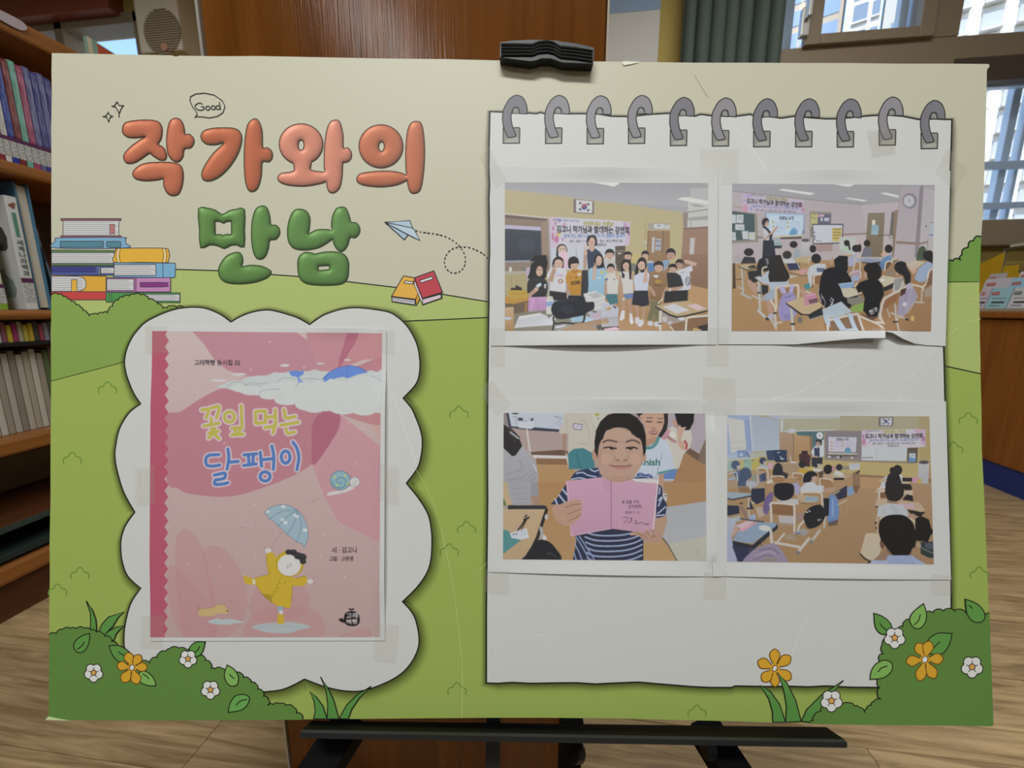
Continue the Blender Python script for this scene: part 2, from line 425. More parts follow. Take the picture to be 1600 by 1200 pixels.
wb.box(-2.66, .62, YB, YB+.2, 1.12, 2.8)                 # between the windows
wb.box(-5, -3.9, YB, YB+.2, 1.12, 2.8)
wb.box(-3.9, -2.66, YB, YB+.2, 2.62, 2.8); wb.box(.62, 4.6, YB, YB+.2, 2.78, 2.8); wb.box(4.4, 4.6, YB, YB+.2, 1.12, 2.8)
struct('wall_back', wb, M_wallY, 'yellow painted wall with the windows')
struct('added_trim_1', MB().box(-5, -2.80, 2.5, 2.6, 2.6, 2.8, bev=.006), mat('added_trim_wood', rough=.5, spec=.3, noise=((1.2, 14, 14), '#8a4634', '#9a5640', 4)), 'reddish brown wooden pelmet above the left window')  # added board, fills the spot that a finger covered at the lens
# window 1, right
w1 = MB()
w1.box(.62, 4.4, YB-.06, YB+.1, 1.12, 1.253, bev=.006)               # sill rail
w1.box(.62, 4.4, YB-.02, YB+.1, 1.985, 2.145, bev=.004)              # transom
w1.box(.62, 4.4, YB-.03, YB+.1, 2.68, 2.78)
for za, zb_ in ((1.254, 1.984), (2.146, 2.679)):
    w1.box(1.815, 1.945, YB-.021, YB+.1, za, zb_, bev=.004)
    w1.box(.62, .70, YB-.02, YB+.1, za, zb_); w1.box(3.0, 3.12, YB-.02, YB+.1, za, zb_); w1.box(4.3, 4.4, YB-.02, YB+.1, za, zb_)
window1 = struct('window_1', w1, M_frame, 'wide brown framed window with two rows of panes')
f = MB(); 
for (x0, x1, z0, z1) in ((1.212, 1.287, 2.14, 2.68), (1.745, 1.813, 2.14, 2.68), (1.288, 1.744, 2.14, 2.188), (1.288, 1.744, 2.6, 2.68)): f.box(x0, x1, YB-.05, YB-.01, z0, z1, bev=.004)
struct('sash', f, M_frame, parent=window1)
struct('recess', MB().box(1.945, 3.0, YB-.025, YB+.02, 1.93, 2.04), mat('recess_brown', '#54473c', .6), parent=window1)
def pane(x0, x1, z0, z1, y, par): struct('pane', MB().box(x0, x1, y, y+.005, z0, z1), M_glass, parent=par)
pane(.70, 1.212, 2.145, 2.68, YB+.05, window1); pane(1.287, 1.745, 2.188, 2.6, YB-.03, window1); pane(1.945, 3.0, 2.145, 2.68, YB+.05, window1); pane(3.12, 4.3, 2.145, 2.68, YB+.05, window1)
pane(.70, 1.815, 1.253, 1.985, YB+.04, window1); pane(1.945, 3.0, 1.253, 1.985, YB+.04, window1); pane(3.12, 4.3, 1.253, 1.985, YB+.04, window1)
# handle on the open sash
h = MB().box(1.175, 1.215, YB-.075, YB-.04, 2.17, 2.30, bev=.004).box(1.185, 1.205, YB-.11, YB-.07, 2.24, 2.36, bev=.004)
struct('sash_handle', h, M_chrome, parent=window1)
# outer aluminium sashes
s_ = MB()
for i_, (x0, x1, z0, z1) in enumerate(((2.392, 2.432, 1.253, 1.99), (2.47, 2.49, 1.253, 1.99), (1.945, 2.9, 1.253, 1.27), (1.945, 2.9, 1.342, 1.374), (1.945, 2.9, 1.549, 1.587), (1.945, 2.9, 1.955, 1.985),
                         (1.771, 1.812, 2.16, 2.68), (1.828, 1.886, 2.16, 2.68), (1.165, 1.235, 2.16, 2.68), (2.50, 2.56, 2.16, 2.68), (.70, 1.815, 1.40, 1.45), (1.4, 1.44, 1.253, 1.99))):
    dy = .045 if x1-x0 < .2 else 0
    s_.box(x0, x1, YB+.105+dy, YB+.145+dy, z0, z1, bev=.004)
struct('outer_sash', s_, M_alu, parent=window1)
# window 2, far left
w2 = MB()
for (x0, x1, z0, z1) in ((-3.9, -3.84, 1.12, 2.62), (-2.72, -2.66, 1.12, 2.62), (-3.9, -2.66, 1.12, 1.22), (-3.9, -2.66, 2.56, 2.62), (-3.3, -3.24, 1.12, 2.62)): w2.box(x0, x1, YB-.03, YB+.1, z0, z1, bev=.004)
window2 = struct('window_2', w2, M_frame, 'bright window above the left bookcase')
pane(-3.84, -2.72, 1.22, 2.56, YB+.05, window2)
# ------------------------------------------------------------------ wall things
p0 = at_y(948, 8, YB-.012); p1 = at_y(1031, 95, YB-.012)
sh = empty('wall_chart', (.19, YB-.006, 1.9), 'white wall chart with a blue header beside the yellow wall strip', 'poster')
sh.location = (0, 0, 0)
MB().box(.05, .482, YB-.010, YB-.001, 1.3, 2.385).build('sheet', mat('chart_white', '#d4d0c8', .6), sh)
MB().box(.05, .482, YB-.012, YB-.001, 2.385, 2.6).build('header', mat('chart_blue', '#93a9c4', .6), sh)
# curtain
cb = bmesh.new(); n = 120; rows = []
for zi, z in enumerate((.55, 1.0, 1.5, 2.0, 2.4, 2.76)):
    row = []
    for i in range(n+1):
        t = i/n; x = .575 + .515*t
        a = .022 + .006*math.sin(t*9+1)
        ph = t*2*math.pi*7.5 + .5*math.sin(t*13) + .1*zi*math.sin(t*5)
        row.append(cb.verts.new((x + .012*math.cos(ph), YB-.10 + a*math.sin(ph), z)))
    rows.append(row)
for a, b in zip(rows, rows[1:]):
    for i in range(n): cb.faces.new((a[i], a[i+1], b[i+1], b[i]))
me = bpy.data.meshes.new('curtain'); cb.to_mesh(me); cb.free()
for p in me.polygons: p.use_smooth = True
M_curt = mat('curtain_cloth', '#58625a', .85, .15, bump=.2, bscale=400)
cur = link('curtain', me, None, M_curt); tag(cur, 'dark grey green curtain gathered in folds at the window', 'curtain')
so = cur.modifiers.new('thick', 'SOLIDIFY'); so.thickness = .003
# wall speaker
a = at_y(219, 84, 2.45); b = at_y(286, 84, 2.45)
sx0, sx1, sz0 = a.x, b.x, a.z
spk = empty('wall_speaker', (0, 0, 0), 'beige wall speaker box with a round slotted grille', 'speaker')
M_beige = mat('beige_plastic', '#d8cab8', .55, .3)
hgt = .66
MB().box(sx0, sx1, 2.45, 2.6, sz0, sz0+hgt, bev=.012).build('housing', M_beige, spk)
gc = at_y(254, 50, 2.45); gr = (sx1-sx0)*.42
g = MB()
for i in range(-9, 10):
    dz = i*gr/9.5; hw = math.sqrt(max(0, gr*gr-dz*dz))
    if hw > .01: g.box(gc.x-hw, gc.x+hw, 2.443, 2.452, gc.z+dz-.0035, gc.z+dz+.0035)
g.build('grille', mat('grille_brown', '#a3927c', .6), spk)
MB().tube([(gc.x+.01, 2.444, gc.z-.085), (gc.x+.01, 2.436, gc.z-.085)], .022, 16).build('emblem', mat('copper', '#c08a70', .4, .5), spk)
# ------------------------------------------------------------------ the tall wooden panel behind the easel
pan = empty('wood_panel_cabinet', (0, 0, 0), 'tall varnished reddish wood cabinet side standing right behind the easel', 'cabinet')
MB().box(-.4405, .0385, .505, .90, 0, 1.85, bev=.003).build('body', M_wood, pan)
M_edge = mat('worn_edge_strip', '#b9a68f', .5, .3, bump=.3)
MB().box(-.4445, -.441, .502, .90, 0, 1.85).build('edge_strip', M_chrome, pan)
MB().box(.039, .041, .502, .90, 0, 1.85).build('edge_strip', M_edge, pan)
# ------------------------------------------------------------------ buildings across the street
M_fac = mat('pale_facade', '#d9d6d0', .8, .2, bump=.2, bscale=3); M_fac2 = mat('grey_facade', '#b9b9b5', .8, .2); M_fac3 = mat('beige_facade', '#c7b6a4', .8, .2)
M_win = mat('facade_window_glass', '#7c8b9c', .2, .6); M_win2 = mat('facade_blind', '#b4b8ba', .5, .3)
class Facade:
    """a block whose street front runs through the point seen at a pixel, turned by ang about the vertical"""
    def __init__(s, name, label, px, py, depth, ang):
        s.A = at_y(px, py, depth); s.M = Matrix.Translation((s.A.x, s.A.y, 0)) @ Matrix.Rotation(R(ang), 4, 'Z'); s.I = s.M.inverted()
        s.o = bpy.data.objects.new(name, None); COL.objects.link(s.o); s.o.matrix_world = s.M @ Matrix.Translation((0, 0, -6)); tag(s.o, label, 'building')
    def at(s, px, py):
        o = s.I @ CAM; d = s.I.to_3x3() @ ray(px, py); p = o + d * (-o.y / d.y); return p.x, p.z
    def put(s, name, m, u0, u1, y0, y1, z0, z1):
        return MB().box(u0, u1, y0, y1, z0 + 6, z1 + 6).build(name, m, s.o)
    def grid(s, px0, px1, py0, py1, du, dz, cols, rows_, m):
        """window rows repeating from the one seen at the given pixels"""
        u0, z1 = s.at(px0, py0); u1, _ = s.at(px1, py0); w = u1 - u0; _, z0 = s.at(px0, py1); h = z1 - z0
        for i in cols:
            for j in rows_:
                u, z = u0 + i*w*du, z0 + j*h*dz
                s.put('window', m, u, u+w, -.05, .03, z, z+h); s.put('sill', s.m, u-w*.06, u+w*1.06, -.25, -.02, z-h*.12, z-h*.03)
fa = Facade('white_apartment_block', 'white apartment block with bluish windows in two columns', 1345, 30, 45, -30); fa.m = M_fac
ua, ub = fa.at(1320, 30)[0], fa.at(1376, 30)[0]; fa.put('block', M_fac, ua, ub, 0, 6, -6, 55)
fa.grid(1335, 1357, 10, 36, 1.5, 1.55, (0,), range(-9, 7), M_win); fa.grid(1365, 1377, 2, 25, 1.5, 1.75, (0,), range(-8, 6), M_win)
fb = Facade('grey_apartment_block', 'narrow grey block beside the white apartment block', 1395, 30, 45.5, -30); fb.m = M_fac2
fb.put('block', M_fac2, fb.at(1374, 30)[0]+.3, fb.at(1374, 30)[0]+5.5, .6, 5.5, -6, 55); 
u0, z0 = fb.at(1391, 52); u1, z1 = fb.at(1403, 28)
for j in range(-8, 6): fb.put('window', M_win, u0, u1, .55, .65, z0 + j*3.1, z1 + j*3.1)
fc = Facade('glass_banded_block', 'apartment block with beige bands of bluish balcony glass', 1300, 28, 48, -30); fc.m = M_fac3
u1 = fc.at(1316, 28)[0]; fc.put('block', M_fac3, u1-22, u1, 0, 5, -6, 55)
_, za = fc.at(1300, 33); _, zb_ = fc.at(1300, 57); _, zc_ = fc.at(1300, 22); hh = za - zb_; st = zc_ - zb_
for j in range(-8, 7):
    for k in range(7): fc.put('window', mat('balcony_glass', '#8fa6c8', .25, .6), u1-.3-(k+1)*3.1+.12, u1-.3-k*3.1, -.06, .03, zb_ + j*st, zb_ + j*st + hh)
fd = Facade('white_office_block', 'white block with wide pale shuttered windows seen in the right panes', 1576, 193, 16, -25); fd.m = M_fac
ud = fd.at(1470, 60)[0]; fd.put('block', M_fac, ud, ud+12, 0, 4, -6, 30)
fd.grid(1560, 1592, 180, 207, 1.75, 1.48, range(-2, 5), range(-7, 8), M_win2)
grd = MB().box(-60, 60, 2.82, 80, -6.2, -6).build('ground', mat('street', '#8d8d88', .9)); tag(grd, 'street outside the windows', kind='structure')
# ------------------------------------------------------------------ left bookcase
XB = -1.376
bc = empty('bookcase', (XB, .5, 0), 'reddish wood bookcase along the left with open shelves of books', 'bookcase'); bc.location = (0, 0, 0)
X1 = XB - .27; Y0, Y1 = -.3, 1.62
def brd(name, x0, x1, z0, z1, m, bev=.004, y0=Y0, y1=Y1): return MB().box(x0, x1, y0, y1, z0, z1, bev=bev).build(name, m, bc)
brd('top_board', X1, XB, 1.455, 1.50, M_shelf, .008)
brd('shelf', X1, XB, 1.115, 1.148, M_shelf, .010)
brd('shelf', X1, XB, .757, .782, M_shelf, .010)
brd('wire_shelf', X1, XB-.02, .690, .699, M_black, .001)
brd('shelf', X1, XB, .420, .460, M_shelf, .008)
brd('shelf', X1, XB+.0, .232, .252, M_shelfD, .004)
brd('edge_strip', XB-.002, XB+.003, .233, .247, mat('teal_strip', '#33423f', .5), .0005)
brd('shelf', X1, XB, .160, .178, mat('dark_teal_board', '#23302e', .5), .002)
brd('plinth_rail', XB-.05, XB, .098, .150, M_shelf, .012)
brd('plinth', X1, XB-.02, 0, .098, M_shelfD, .002)
brd('back_panel', X1-.012, X1, 0, 1.5, M_shelfD, .001)
MB().box(X1+.001, X1+.006, Y0, Y1, .252, .42).build('lower_back', mat('laminate_back', rough=.6, noise=((8, 1.5, 22), '#6d5a42', '#86704f', 4)), bc)
MB().box(X1, XB, Y0-.025, Y0, 0, 1.5).build('side_panel', M_wood, bc); MB().box(X1, XB, Y1, Y1+.025, 0, 1.5).build('side_panel', M_wood, bc)
# thin pale plate on the top edge, rounded at its end
lp = [(XB+.001, at_x(x, y, XB).y, at_x(x, y, XB).z) for x, y in spline(P('-20,8 0,17 18,26 32,34 39,42 38,47 30,47 14,40 0,32 -20,22'))]
MB().prism(lp, (.004, 0, 0)).build('pale_plate', mat('pale_mauve', '#b9aab0', .4), bc)
# books on the upper shelf
M_page = mat('book_pages', '#c9c2b2', .8, .1)
M_lab = mat('call_number_label', '#cfcdc9', .6, noise=((300, 120, 260), '#8d8c8c', '#d8d6d3', 2)); M_band = mat('purple_band', '#5a2c52', .6)
BOOKN = [0]
def cloth(h): return mat('cloth_' + h.strip('#'), h, .5, .3)
def printed_cloth(h):
    c = [int(h[i:i+2], 16) for i in (1, 3, 5)]; lt = '#%02x%02x%02x' % tuple(min(255, int(v*.62 + 96)) for v in c); dk = '#%02x%02x%02x' % tuple(int(v*.82) for v in c)
    return mat('printed_cloth_' + h.strip('#'), rough=.45, spec=.3, noise=((60, 160, 26), dk, lt, 3))
def upright_book(name, label, y0, th, z0, h, col, x=XB-.022, depth=.17, group=None, band=True, cover2=None, art=None, lean=0, spine=False):
    t = empty(name, (x, y0, z0), label, 'book', group)
    m = cloth(col)
    MB().box(-depth, 0, 0.0004, th-.0004, 0, h, bev=.0016).build('cover', m, t)
    MB().box(-depth-.001, -.004, .0018, th-.0018, .003, h+.0006).build('pages', M_page, t)
    if spine: MB().box(-.001, .0004, .0012, th-.0012, .068, h-.006).build('spine_print', printed_cloth(col), t)
    if band:
        MB().box(-.001, .0006, 0, th, .054, .064).build('band', M_band, t)
        MB().box(-.001, .0006, .0003, th-.0003, .016, .054).build('call_label', M_lab, t)
    if art:
        for (za, zb, c) in art: MB().box(-.001, .0005, .001, th-.001, za, zb).build('spine_print', cloth(c), t)
    if lean: t.rotation_euler = (lean, 0, 0)
    return t
gp = 'numbered storybooks on the upper shelf'
ups = [(-8, '#8a3434', 'brick red storybook on the upper shelf, first at the frame edge'), (3.7, '#d8d3cc', 'white spined storybook on the upper shelf beside a royal blue one'), (13.7, '#2f3f9a', 'royal blue storybook on the upper shelf'),
       (24.5, '#7c3030', 'brick red storybook with a pale edge between blue and mint books'), (35.5, '#74b8a6', 'mint green storybook on the upper shelf'),
       (45.5, '#a8476a', 'raspberry pink storybook on the upper shelf'), (56, '#6a6a9e', 'lavender blue storybook next to the raspberry pink one'),
       (65.5, '#46448c', 'indigo storybook, second right of the raspberry pink one'), (75.5, '#6565a0', 'lavender storybook, third right of the raspberry pink one'), (85, '#48488e', 'indigo storybook partly behind the display board edge'), (95, '#6565a0', None)]
for i, (px, c, lb) in enumerate(ups[:-1]):
    ya = at_x(px, 216, XB-.022).y; yb = at_x(ups[i+1][0], 216, XB-.022).y
    upright_book('storybook', lb, ya, yb-ya-.0006, 1.1486, .252 - .004*(i % 2), c, group=gp, spine=True)
# picture book lying against the top of the case
pb = empty('picture_book', (0, 0, 0), 'picture book with red and pale green cover standing on top of the bookcase', 'book')
XT = XB - .03
cq = [at_x(x, y, XT) for x, y in ((122, 40), (186, 66), (200, 92), (152, 100))]
zb = 1.5008
c0 = [Vector((XT, 1.178, zb)), Vector((XT-.02, 1.36, zb)), Vector((XT-.02, 1.36, zb+.072)), Vector((XT, 1.178, zb+.072))]
tilt = Vector((-.006, .004, 0))
def pbq(u0, u1, v0, v1, off):
    f = lambda u, v: c0[0]*(1-u)*(1-v) + c0[1]*u*(1-v) + c0[2]*u*v + c0[3]*(1-u)*v + Vector((off, 0, 0))
    return [f(u0, v0), f(u1, v0), f(u1, v1), f(u0, v1)]
MB().prism(pbq(0, 1, 0, 1, -.012), (.012, 0, 0)).build('cover', mat('pale_green_cover', '#8fb0a2', .4), pb)
MB().prism(pbq(.16, .55, .12, .95, .0), (.0008, 0, 0)).build('cover_print', mat('red_orange_print', '#c4573f', .4), pb)
MB().prism(pbq(.0, .07, 0, 1, .0), (.0009, 0, 0)).build('spine', mat('cream_spine', '#d8ccb0', .4), pb)
# second shelf
zs = .7825
t = empty('encyclopedia', (XB-.03, .915, zs), 'white encyclopedia with pottery pictures and dark green spine title', 'book')
MB().box(-.21, 0, 0, .024, 0, .285, bev=.002).build('cover', mat('white_gloss_cover', '#d5d5d2', .3, .5), t)
MB().box(-.208, -.004, .003, .021, .004, .2855).build('pages', M_page, t)
MB().box(-.001, .0007, 0, .024, .070, .082).build('band', M_band, t); MB().box(-.001, .0006, .001, .023, .02, .07).build('call_label', M_lab, t)
MB().box(-.001, .0006, .008, .016, .185, .245).build('spine_mark', mat('sage_mark', '#5c8f78', .5), t)
for (cx, cz, rr) in ((.008, .262, .004), (.015, .266, .0045), (.013, .258, .004)): MB().tube([(-.001, cx, cz), (.0007, cx, cz)], rr, 10).build('emblem', mat('terracotta', '#8a5a4a', .5), t)
def text_mesh(body, size, m, parent, M, name='spine_title', bold=0.0):
    vs, fs, wid = glyphs(body, bold); me = bpy.data.meshes.new(name)
    me.from_pydata([M @ Vector((a*size, b*size, 0)) for a, b in vs], [], fs); return link(name, me, parent, m)
M_tx = mat('dark_green_ink', '#3c5a4c', .6); M_dk = mat('dark_ink', '#33312f', .6)
for i, ch in enumerate('세계나라백과'):
    MM = Matrix(((0, 0, 1, .0011), (1, 0, 0, .005), (0, 1, 0, .166-.0155*i), (0, 0, 0, 1)))
    text_mesh(ch, .0155, M_tx, t, MM, bold=.01)
# pottery prints on its front cover (faces the reader)
def vase(prof, x0, z0, s, m):
    ptsl = [Vector((x0 - r*s, -.0006, z0 + z*s)) for r, z in prof] + [Vector((x0 + r*s, -.0006, z0 + z*s)) for r, z in prof[::-1]]
    MB().prism(ptsl, (0, .0008, 0)).build('cover_print', m, t)
vase(((.5, 0), (.62, .1), (.68, .5), (.55, .85), (.3, 1), (.32, 1.08)), -.062, .15, .066, mat('dark_pot', '#4c453f', .5))
vase(((.35, 0), (.5, .3), (.42, .65), (.15, .85), (.13, 1.05)), -.055, .03, .07, mat('celadon_pot', '#8f9b93', .5))
MB().box(-.115, -.09, -.0006, .001, .2, .24).build('cover_print', mat('ochre_print', '#b59a55', .5), t)
for i, ch in enumerate('그릇'):
    MM = Matrix(((1, 0, 0, -.118), (0, 0, -1, -.0008), (0, 1, 0, .165-.02*i), (0, 0, 0, 1))); text_mesh(ch, .02, M_dk, t, MM, 'cover_title')
t = empty('atlas', (XB-.035, .942, zs), 'tall blue hardback turned with its cream page edges outward behind the white encyclopedia', 'book')
M_bl = mat('blue_boards', '#4a7896', .4, .4)
MB().box(-.2, 0, 0, .0045, 0, .325, bev=.0015).build('cover', M_bl, t); MB().box(-.2, 0, .026, .0305, 0, .325, bev=.0015).build('cover', M_bl, t)
MB().box(-.195, -.006, .0045, .026, .006, .318).build('pages', M_page, t)
upright_book('thin_booklet', 'grey blue booklet leaning behind the blue hardback', 1.0, .006, zs, .235, '#6d7f92', x=XB-.05, band=False, art=[(.20, .234, '#cfa6ae'), (.13, .17, '#3c3a48')], lean=R(6))
t = upright_book('picture_book', 'picture book with green and white spine in front of the encyclopedia', .868, .016, zs, .20, '#c9c6a8', x=XB-.04, band=True, art=[(.10, .15, '#86ad3a'), (.0, .016, '#86ad3a')])
upright_book('picture_book', 'dark bound book at the frame edge on the middle shelf', .846, .018, zs, .22, '#3a3a34', x=XB-.04, band=True)
# tiny books on the wire shelf
cols = ['#7d8894', '#b9b9b4', '#8d5560', '#c9b23c', '#a03c6c', '#b0a58d', '#c2b04c', '#c4a83a', '#4a4a48', '#a04a56', '#8d8d96', '#5a6450']
lbs = ['grey blue', 'pale grey', 'dusty rose', 'mustard', 'magenta', 'stone coloured', 'olive yellow', 'ochre', 'charcoal', 'rosewood', 'silver grey', 'moss green']
for i, c in enumerate(cols):
    ya = .835 + i*.0108
    upright_book('mini_book', f'{lbs[i]} pocket book on the thin black shelf under the encyclopedia', ya, .0102, .6995, .044 + .008*((i*7) % 3)/2, c, x=XB-.035, depth=.1, band=False, group='pocket books on the black wire shelf')
# pale magazines below
for i in range(13):
    ya = .80 + i*.0142
    c = ['#b7aea0', '#a99f90', '#c4bcb0', '#9c9284', '#b4aca2', '#8d8478'][i % 6] if i < 10 else ['#5c6a44', '#8d7a60', '#a3a09a'][i-10]
    lb = ['pale grey', 'stone', 'off white', 'taupe', 'light grey', 'brown grey', 'pale grey', 'stone', 'off white', 'taupe', 'moss green', 'tan', 'silver'][i]
    nm = ['thin magazine at the frame edge', 'magazine second from the frame edge', 'magazine third from the frame edge', 'magazine fourth from the frame edge', 'magazine fifth from the frame edge', 'magazine sixth from the frame edge', 'magazine seventh from the frame edge', 'magazine eighth from the frame edge', 'magazine ninth from the frame edge', 'magazine left of the moss green one', 'magazine', 'magazine right of the moss green one', 'magazine last before the display board'][i]
    upright_book('magazine', f'{lb} {nm} on the lower shelf', ya, .0135, .4605, .205 + .006*(i % 3), c, x=XB-.055, depth=.18, band=False, group='pale magazines on the lower shelf', lean=0)
# ------------------------------------------------------------------ service desk at the right
XD = 1.921
dk = empty('service_desk', (0, 0, 0), 'brown veneer service desk with a blue kick plate at the right', 'desk')
MB().box(XD, XD+.6, .7, 2.42, .113, .742, bev=.002).build('front_panel', M_desk, dk)
MB().box(XD-.018, XD+.64, .68, 2.44, .747, .777, bev=.006).build('top', M_desk, dk)
MB().box(XD+.006, XD+.6, .7, 2.42, 0, .113).build('kick_plate', mat('blue_kick_plate', '#22357c', .45, .4), dk)
# stepped card display on the desk
M_ry = mat('yellow_divider', '#c99f22', .4, .4); M_rk = mat('clear_grey_rack', '#9a9a92', .3, .4)
rack = empty('card_rack', (0, 0, 0), 'stepped card rack with yellow dividers on the service desk', 'card rack')
zt = .7775
for k in range(4):
    MB().box(XD+.012+.055*k, XD+.065+.055*k, 1.55, 2.36, zt, zt+.012+.042*k, bev=.001).build('step', M_rk, rack)
MB().box(XD+.002, XD+.012, 1.55, 2.36, zt, zt+.014, bev=.001).build('lip', M_chrome, rack)
def card(px0, px1, py0, py1, k, colr, label, lab='#b03038', txt=True):
    x = XD + .016 + .055*k
    b0 = at_x(px1, py1, x); t0 = at_x(px0, py0, x)
    y0, y1 = min(b0.y, t0.y), max(b0.y, t0.y)
    zb = zt + .0125 + .042*k; h = max(.03, t0.z - zb)
    t = empty('name_card', (x + .004, (y0+y1)/2, zb), label, 'card', 'cards in the desk rack'); w = (y1-y0)/2
    T = Matrix.Rotation(R(12), 4, 'Y')
    MB().box(-.001, .001, -w, w, 0, h, M=T).build('sheet', mat('card_' + colr.strip('#'), colr, .5), t)
    MB().box(-.0018, 0, w*.15, w*.78, h*.66, h*.66+.014, M=T).build('sticker', mat('sticker_' + lab.strip('#'), lab, .4), t)
    for i in range(3): MB().box(-.00215, -.0016, w*.24+i*w*.17, w*.24+i*w*.17+w*.09, h*.66+.004, h*.66+.010, M=T).build('sticker_mark', M_page, t)
    if txt:
        MB().box(-.0014, 0, -w*.6, w*.5, h*.25, h*.25+.008, M=T).build('printed_line', M_dk, t)
        MB().box(-.0014, 0, -w*.3, w*.6, h*.12, h*.12+.003, M=T).build('printed_line', M_dk, t)
        MB().box(-.0014, 0, -w*.6, w*.6, h*.48, h*.48+.002, M=T).build('printed_line', M_dk, t)
card(1528, 1537, 450, 481, 0, '#c9bcc8', 'pinkish card half hidden behind the display board edge')
card(1542, 1571, 450, 481, 0, '#9cc4cf', 'light blue card in the front row with a red sticker')
card(1576, 1606, 449, 481, 0, '#c8c8cc', 'white card in the front row with a green sticker', '#2f5a48')
card(1533, 1568, 436, 470, 1, '#cbc4cc', 'off white card in the second row behind the light blue one')
card(1573, 1606, 434, 470, 1, '#9cc9dc', 'sky blue card in the second row')
card(1540, 1562, 428, 450, 2, '#b9b2b4', 'pale mauve card in the third row')
card(1588, 1610, 424, 450, 2, '#d6d4d0', 'white card in the third row')
def divider(px0, px1, py0, py1, k, slope=0):
    x = XD + .04 + .055*k; a = at_x(px0, py0, x); b = at_x(px1, py1, x); zb = zt + .012
    q = [(x, a.y, zb), (x, b.y, zb), (x, b.y, a.z), (x, a.y, a.z - slope)]
    MB().prism(q, (.004, 0, 0)).build('divider', M_ry, rack)
divider(1531, 1560, 399, 440, 3, .05); divider(1568, 1586, 416, 440, 3); divider(1549, 1568, 429, 440, 2); divider(1583, 1600, 427, 440, 2)
divider(1536, 1547, 456, 481, 0); divider(1573, 1582, 456, 481, 0); divider(1560, 1570, 443, 460, 1); divider(1530, 1536, 444, 460, 1); divider(1597, 1606, 443, 460, 1)
# wire letter tray behind
wt = empty('letter_tray', (0, 0, 0), 'grey wire letter tray holding white paper behind the cards', 'tray')
xw = XD + .33; a = at_x(1571, 390, xw); b = at_x(1640, 390, xw); zl = at_x(1571, 428, xw).z
M_gm = mat('grey_metal', '#77756e', .4, .5, metal=.3)
MB().tube([(xw, a.y, zt), (xw, a.y, a.z), (xw, b.y, a.z), (xw, b.y, zt)], .007, 8).build('frame', M_gm, wt)
MB().tube([(xw+.2, a.y, zt), (xw+.2, a.y, a.z), (xw+.2, b.y, a.z), (xw+.2, b.y, zt)], .007, 8).build('frame', M_gm, wt)
MB().box(xw, xw+.2, b.y, a.y-.02, zl, zl+.01).build('shelf', M_gm, wt); MB().box(xw-.01, xw+.2, b.y, a.y-.03, a.z+.007, a.z+.02).build('paper_stack', M_page, wt)
# ------------------------------------------------------------------ display board
board = bpy.data.objects.new('display_board', None); COL.objects.link(board); board.matrix_world = BOARD_M; board.empty_display_size = .05
tag(board, 'large printed foam display board with cartoon meadow standing on the easel', 'board')
TOP = P('81,83 140,84 210,85.5 268,86.5 275,88.5 281,87 345,88 400,87.5 500,89.5 600,91.5 700,92.5 780,94.5 850,95.5 930,96 970,96.5 975,99.5 982,97 1000,97 1085,98 1180,98 1250,98.5 1330,98.5 1400,99.5 1470,99.5 1545,100')
RIGHT = P('1546,104 1542,109 1541,160 1540,200 1539,240 1537,300 1535,340 1533,372 1531,420 1530,452 1530.5,485 1531,530 1532,560 1532,584 1533.5,640 1534,700 1536,740 1538,780 1540,830 1541,860 1543,900 1545,956 1546.5,1012 1549,1070 1551,1131')
BOT = P('1549,1134.5 1480,1133.5 1400,1132.5 1310,1131.5 1299,1131 1200,1128.5 1150,1127 1060,1125 960,1122.5 860,1121.5 760,1121.5 640,1122.5 540,1123.5 400,1124.5 300,1124.8 180,1124.8 110,1125 72,1125')
LEFT = P('72,1123 76.5,1119 77,1060 77.5,1000 77,950 78,900 77.5,850 79,780 79,700 79.5,640 80,590 79.5,520 81,460 80.5,400 80,330 80.5,260 80,200 81,150 80.5,110')
EDGE = TOP + RIGHT + BOT + LEFT
def right_between(y0, y1): return [p for p in RIGHT if y0 <= p[1] <= y1]
# foam core
bm = bmesh.new()
fr = [bm.verts.new((*B(*p), 0)) for p in EDGE]; bk = [bm.verts.new((v.co.x, v.co.y, -.0052)) for v in fr]
nE = len(EDGE)
tl = tessellate_polygon([[Vector((*p, 0)) for p in EDGE]])
for t in tl: bm.faces.new([fr[i] for i in t]); bm.faces.new([bk[i] for i in t[::-1]])
for i in range(nE): bm.faces.new((fr[i], fr[(i+1) % nE], bk[(i+1) % nE], bk[i]))
bmesh.ops.recalc_face_normals(bm, faces=bm.faces)
me = bpy.data.meshes.new('foam_panel'); bm.to_mesh(me); bm.free()
link('foam_panel', me, board, mat('foam_board', '#d5d2bd', .6, .3))
# --- colours
CREAM = '#bebaa5'; HILLA = '#a8b66d'; HILLB = '#9eb360'; HILLC = '#98aa56'; BUSHL = '#829d4e'; BUSHD = '#5f8440'; OUT = '#23221c'; PAPER = '#c9c9c5'
sk = Print(); sk.poly(CREAM, EDGE); sk.build('printed_sky', board)
# --- hills
hl = Print()
lineA = P('80,421 275,421 341,423 424,429 466,432 542,440 617,449 692,460 765,472 900,484')
hl.poly(HILLA, lineA + P('900,600 80,600'))
hl.poly(HILLA, P('1400,440 1530,440') + right_between(445, 590) + P('1400,610'))
lineB = P('560,507 629,502 700,499 765,496 900,494')
hl.poly(HILLC, lineB[:1] + lineB + P('1400,552 1475,572') + right_between(584, 1200) + BOT + [p for p in LEFT if p[1] > 594] + P('80,595 140,580 195,565 300,540'))
hl.stroke(OUT, lineA, 1.9); hl.stroke(OUT, lineB, 1.9); hl.stroke(OUT, P('80,595 138,580 195,565 260,549'), 1.9); hl.stroke(OUT, P('1474,571.5 1500,577 1532,584'), 1.9); hl.stroke(OUT, P('1474,440.5 1530,440'), 1.9)
hl.build('printed_hills', board)
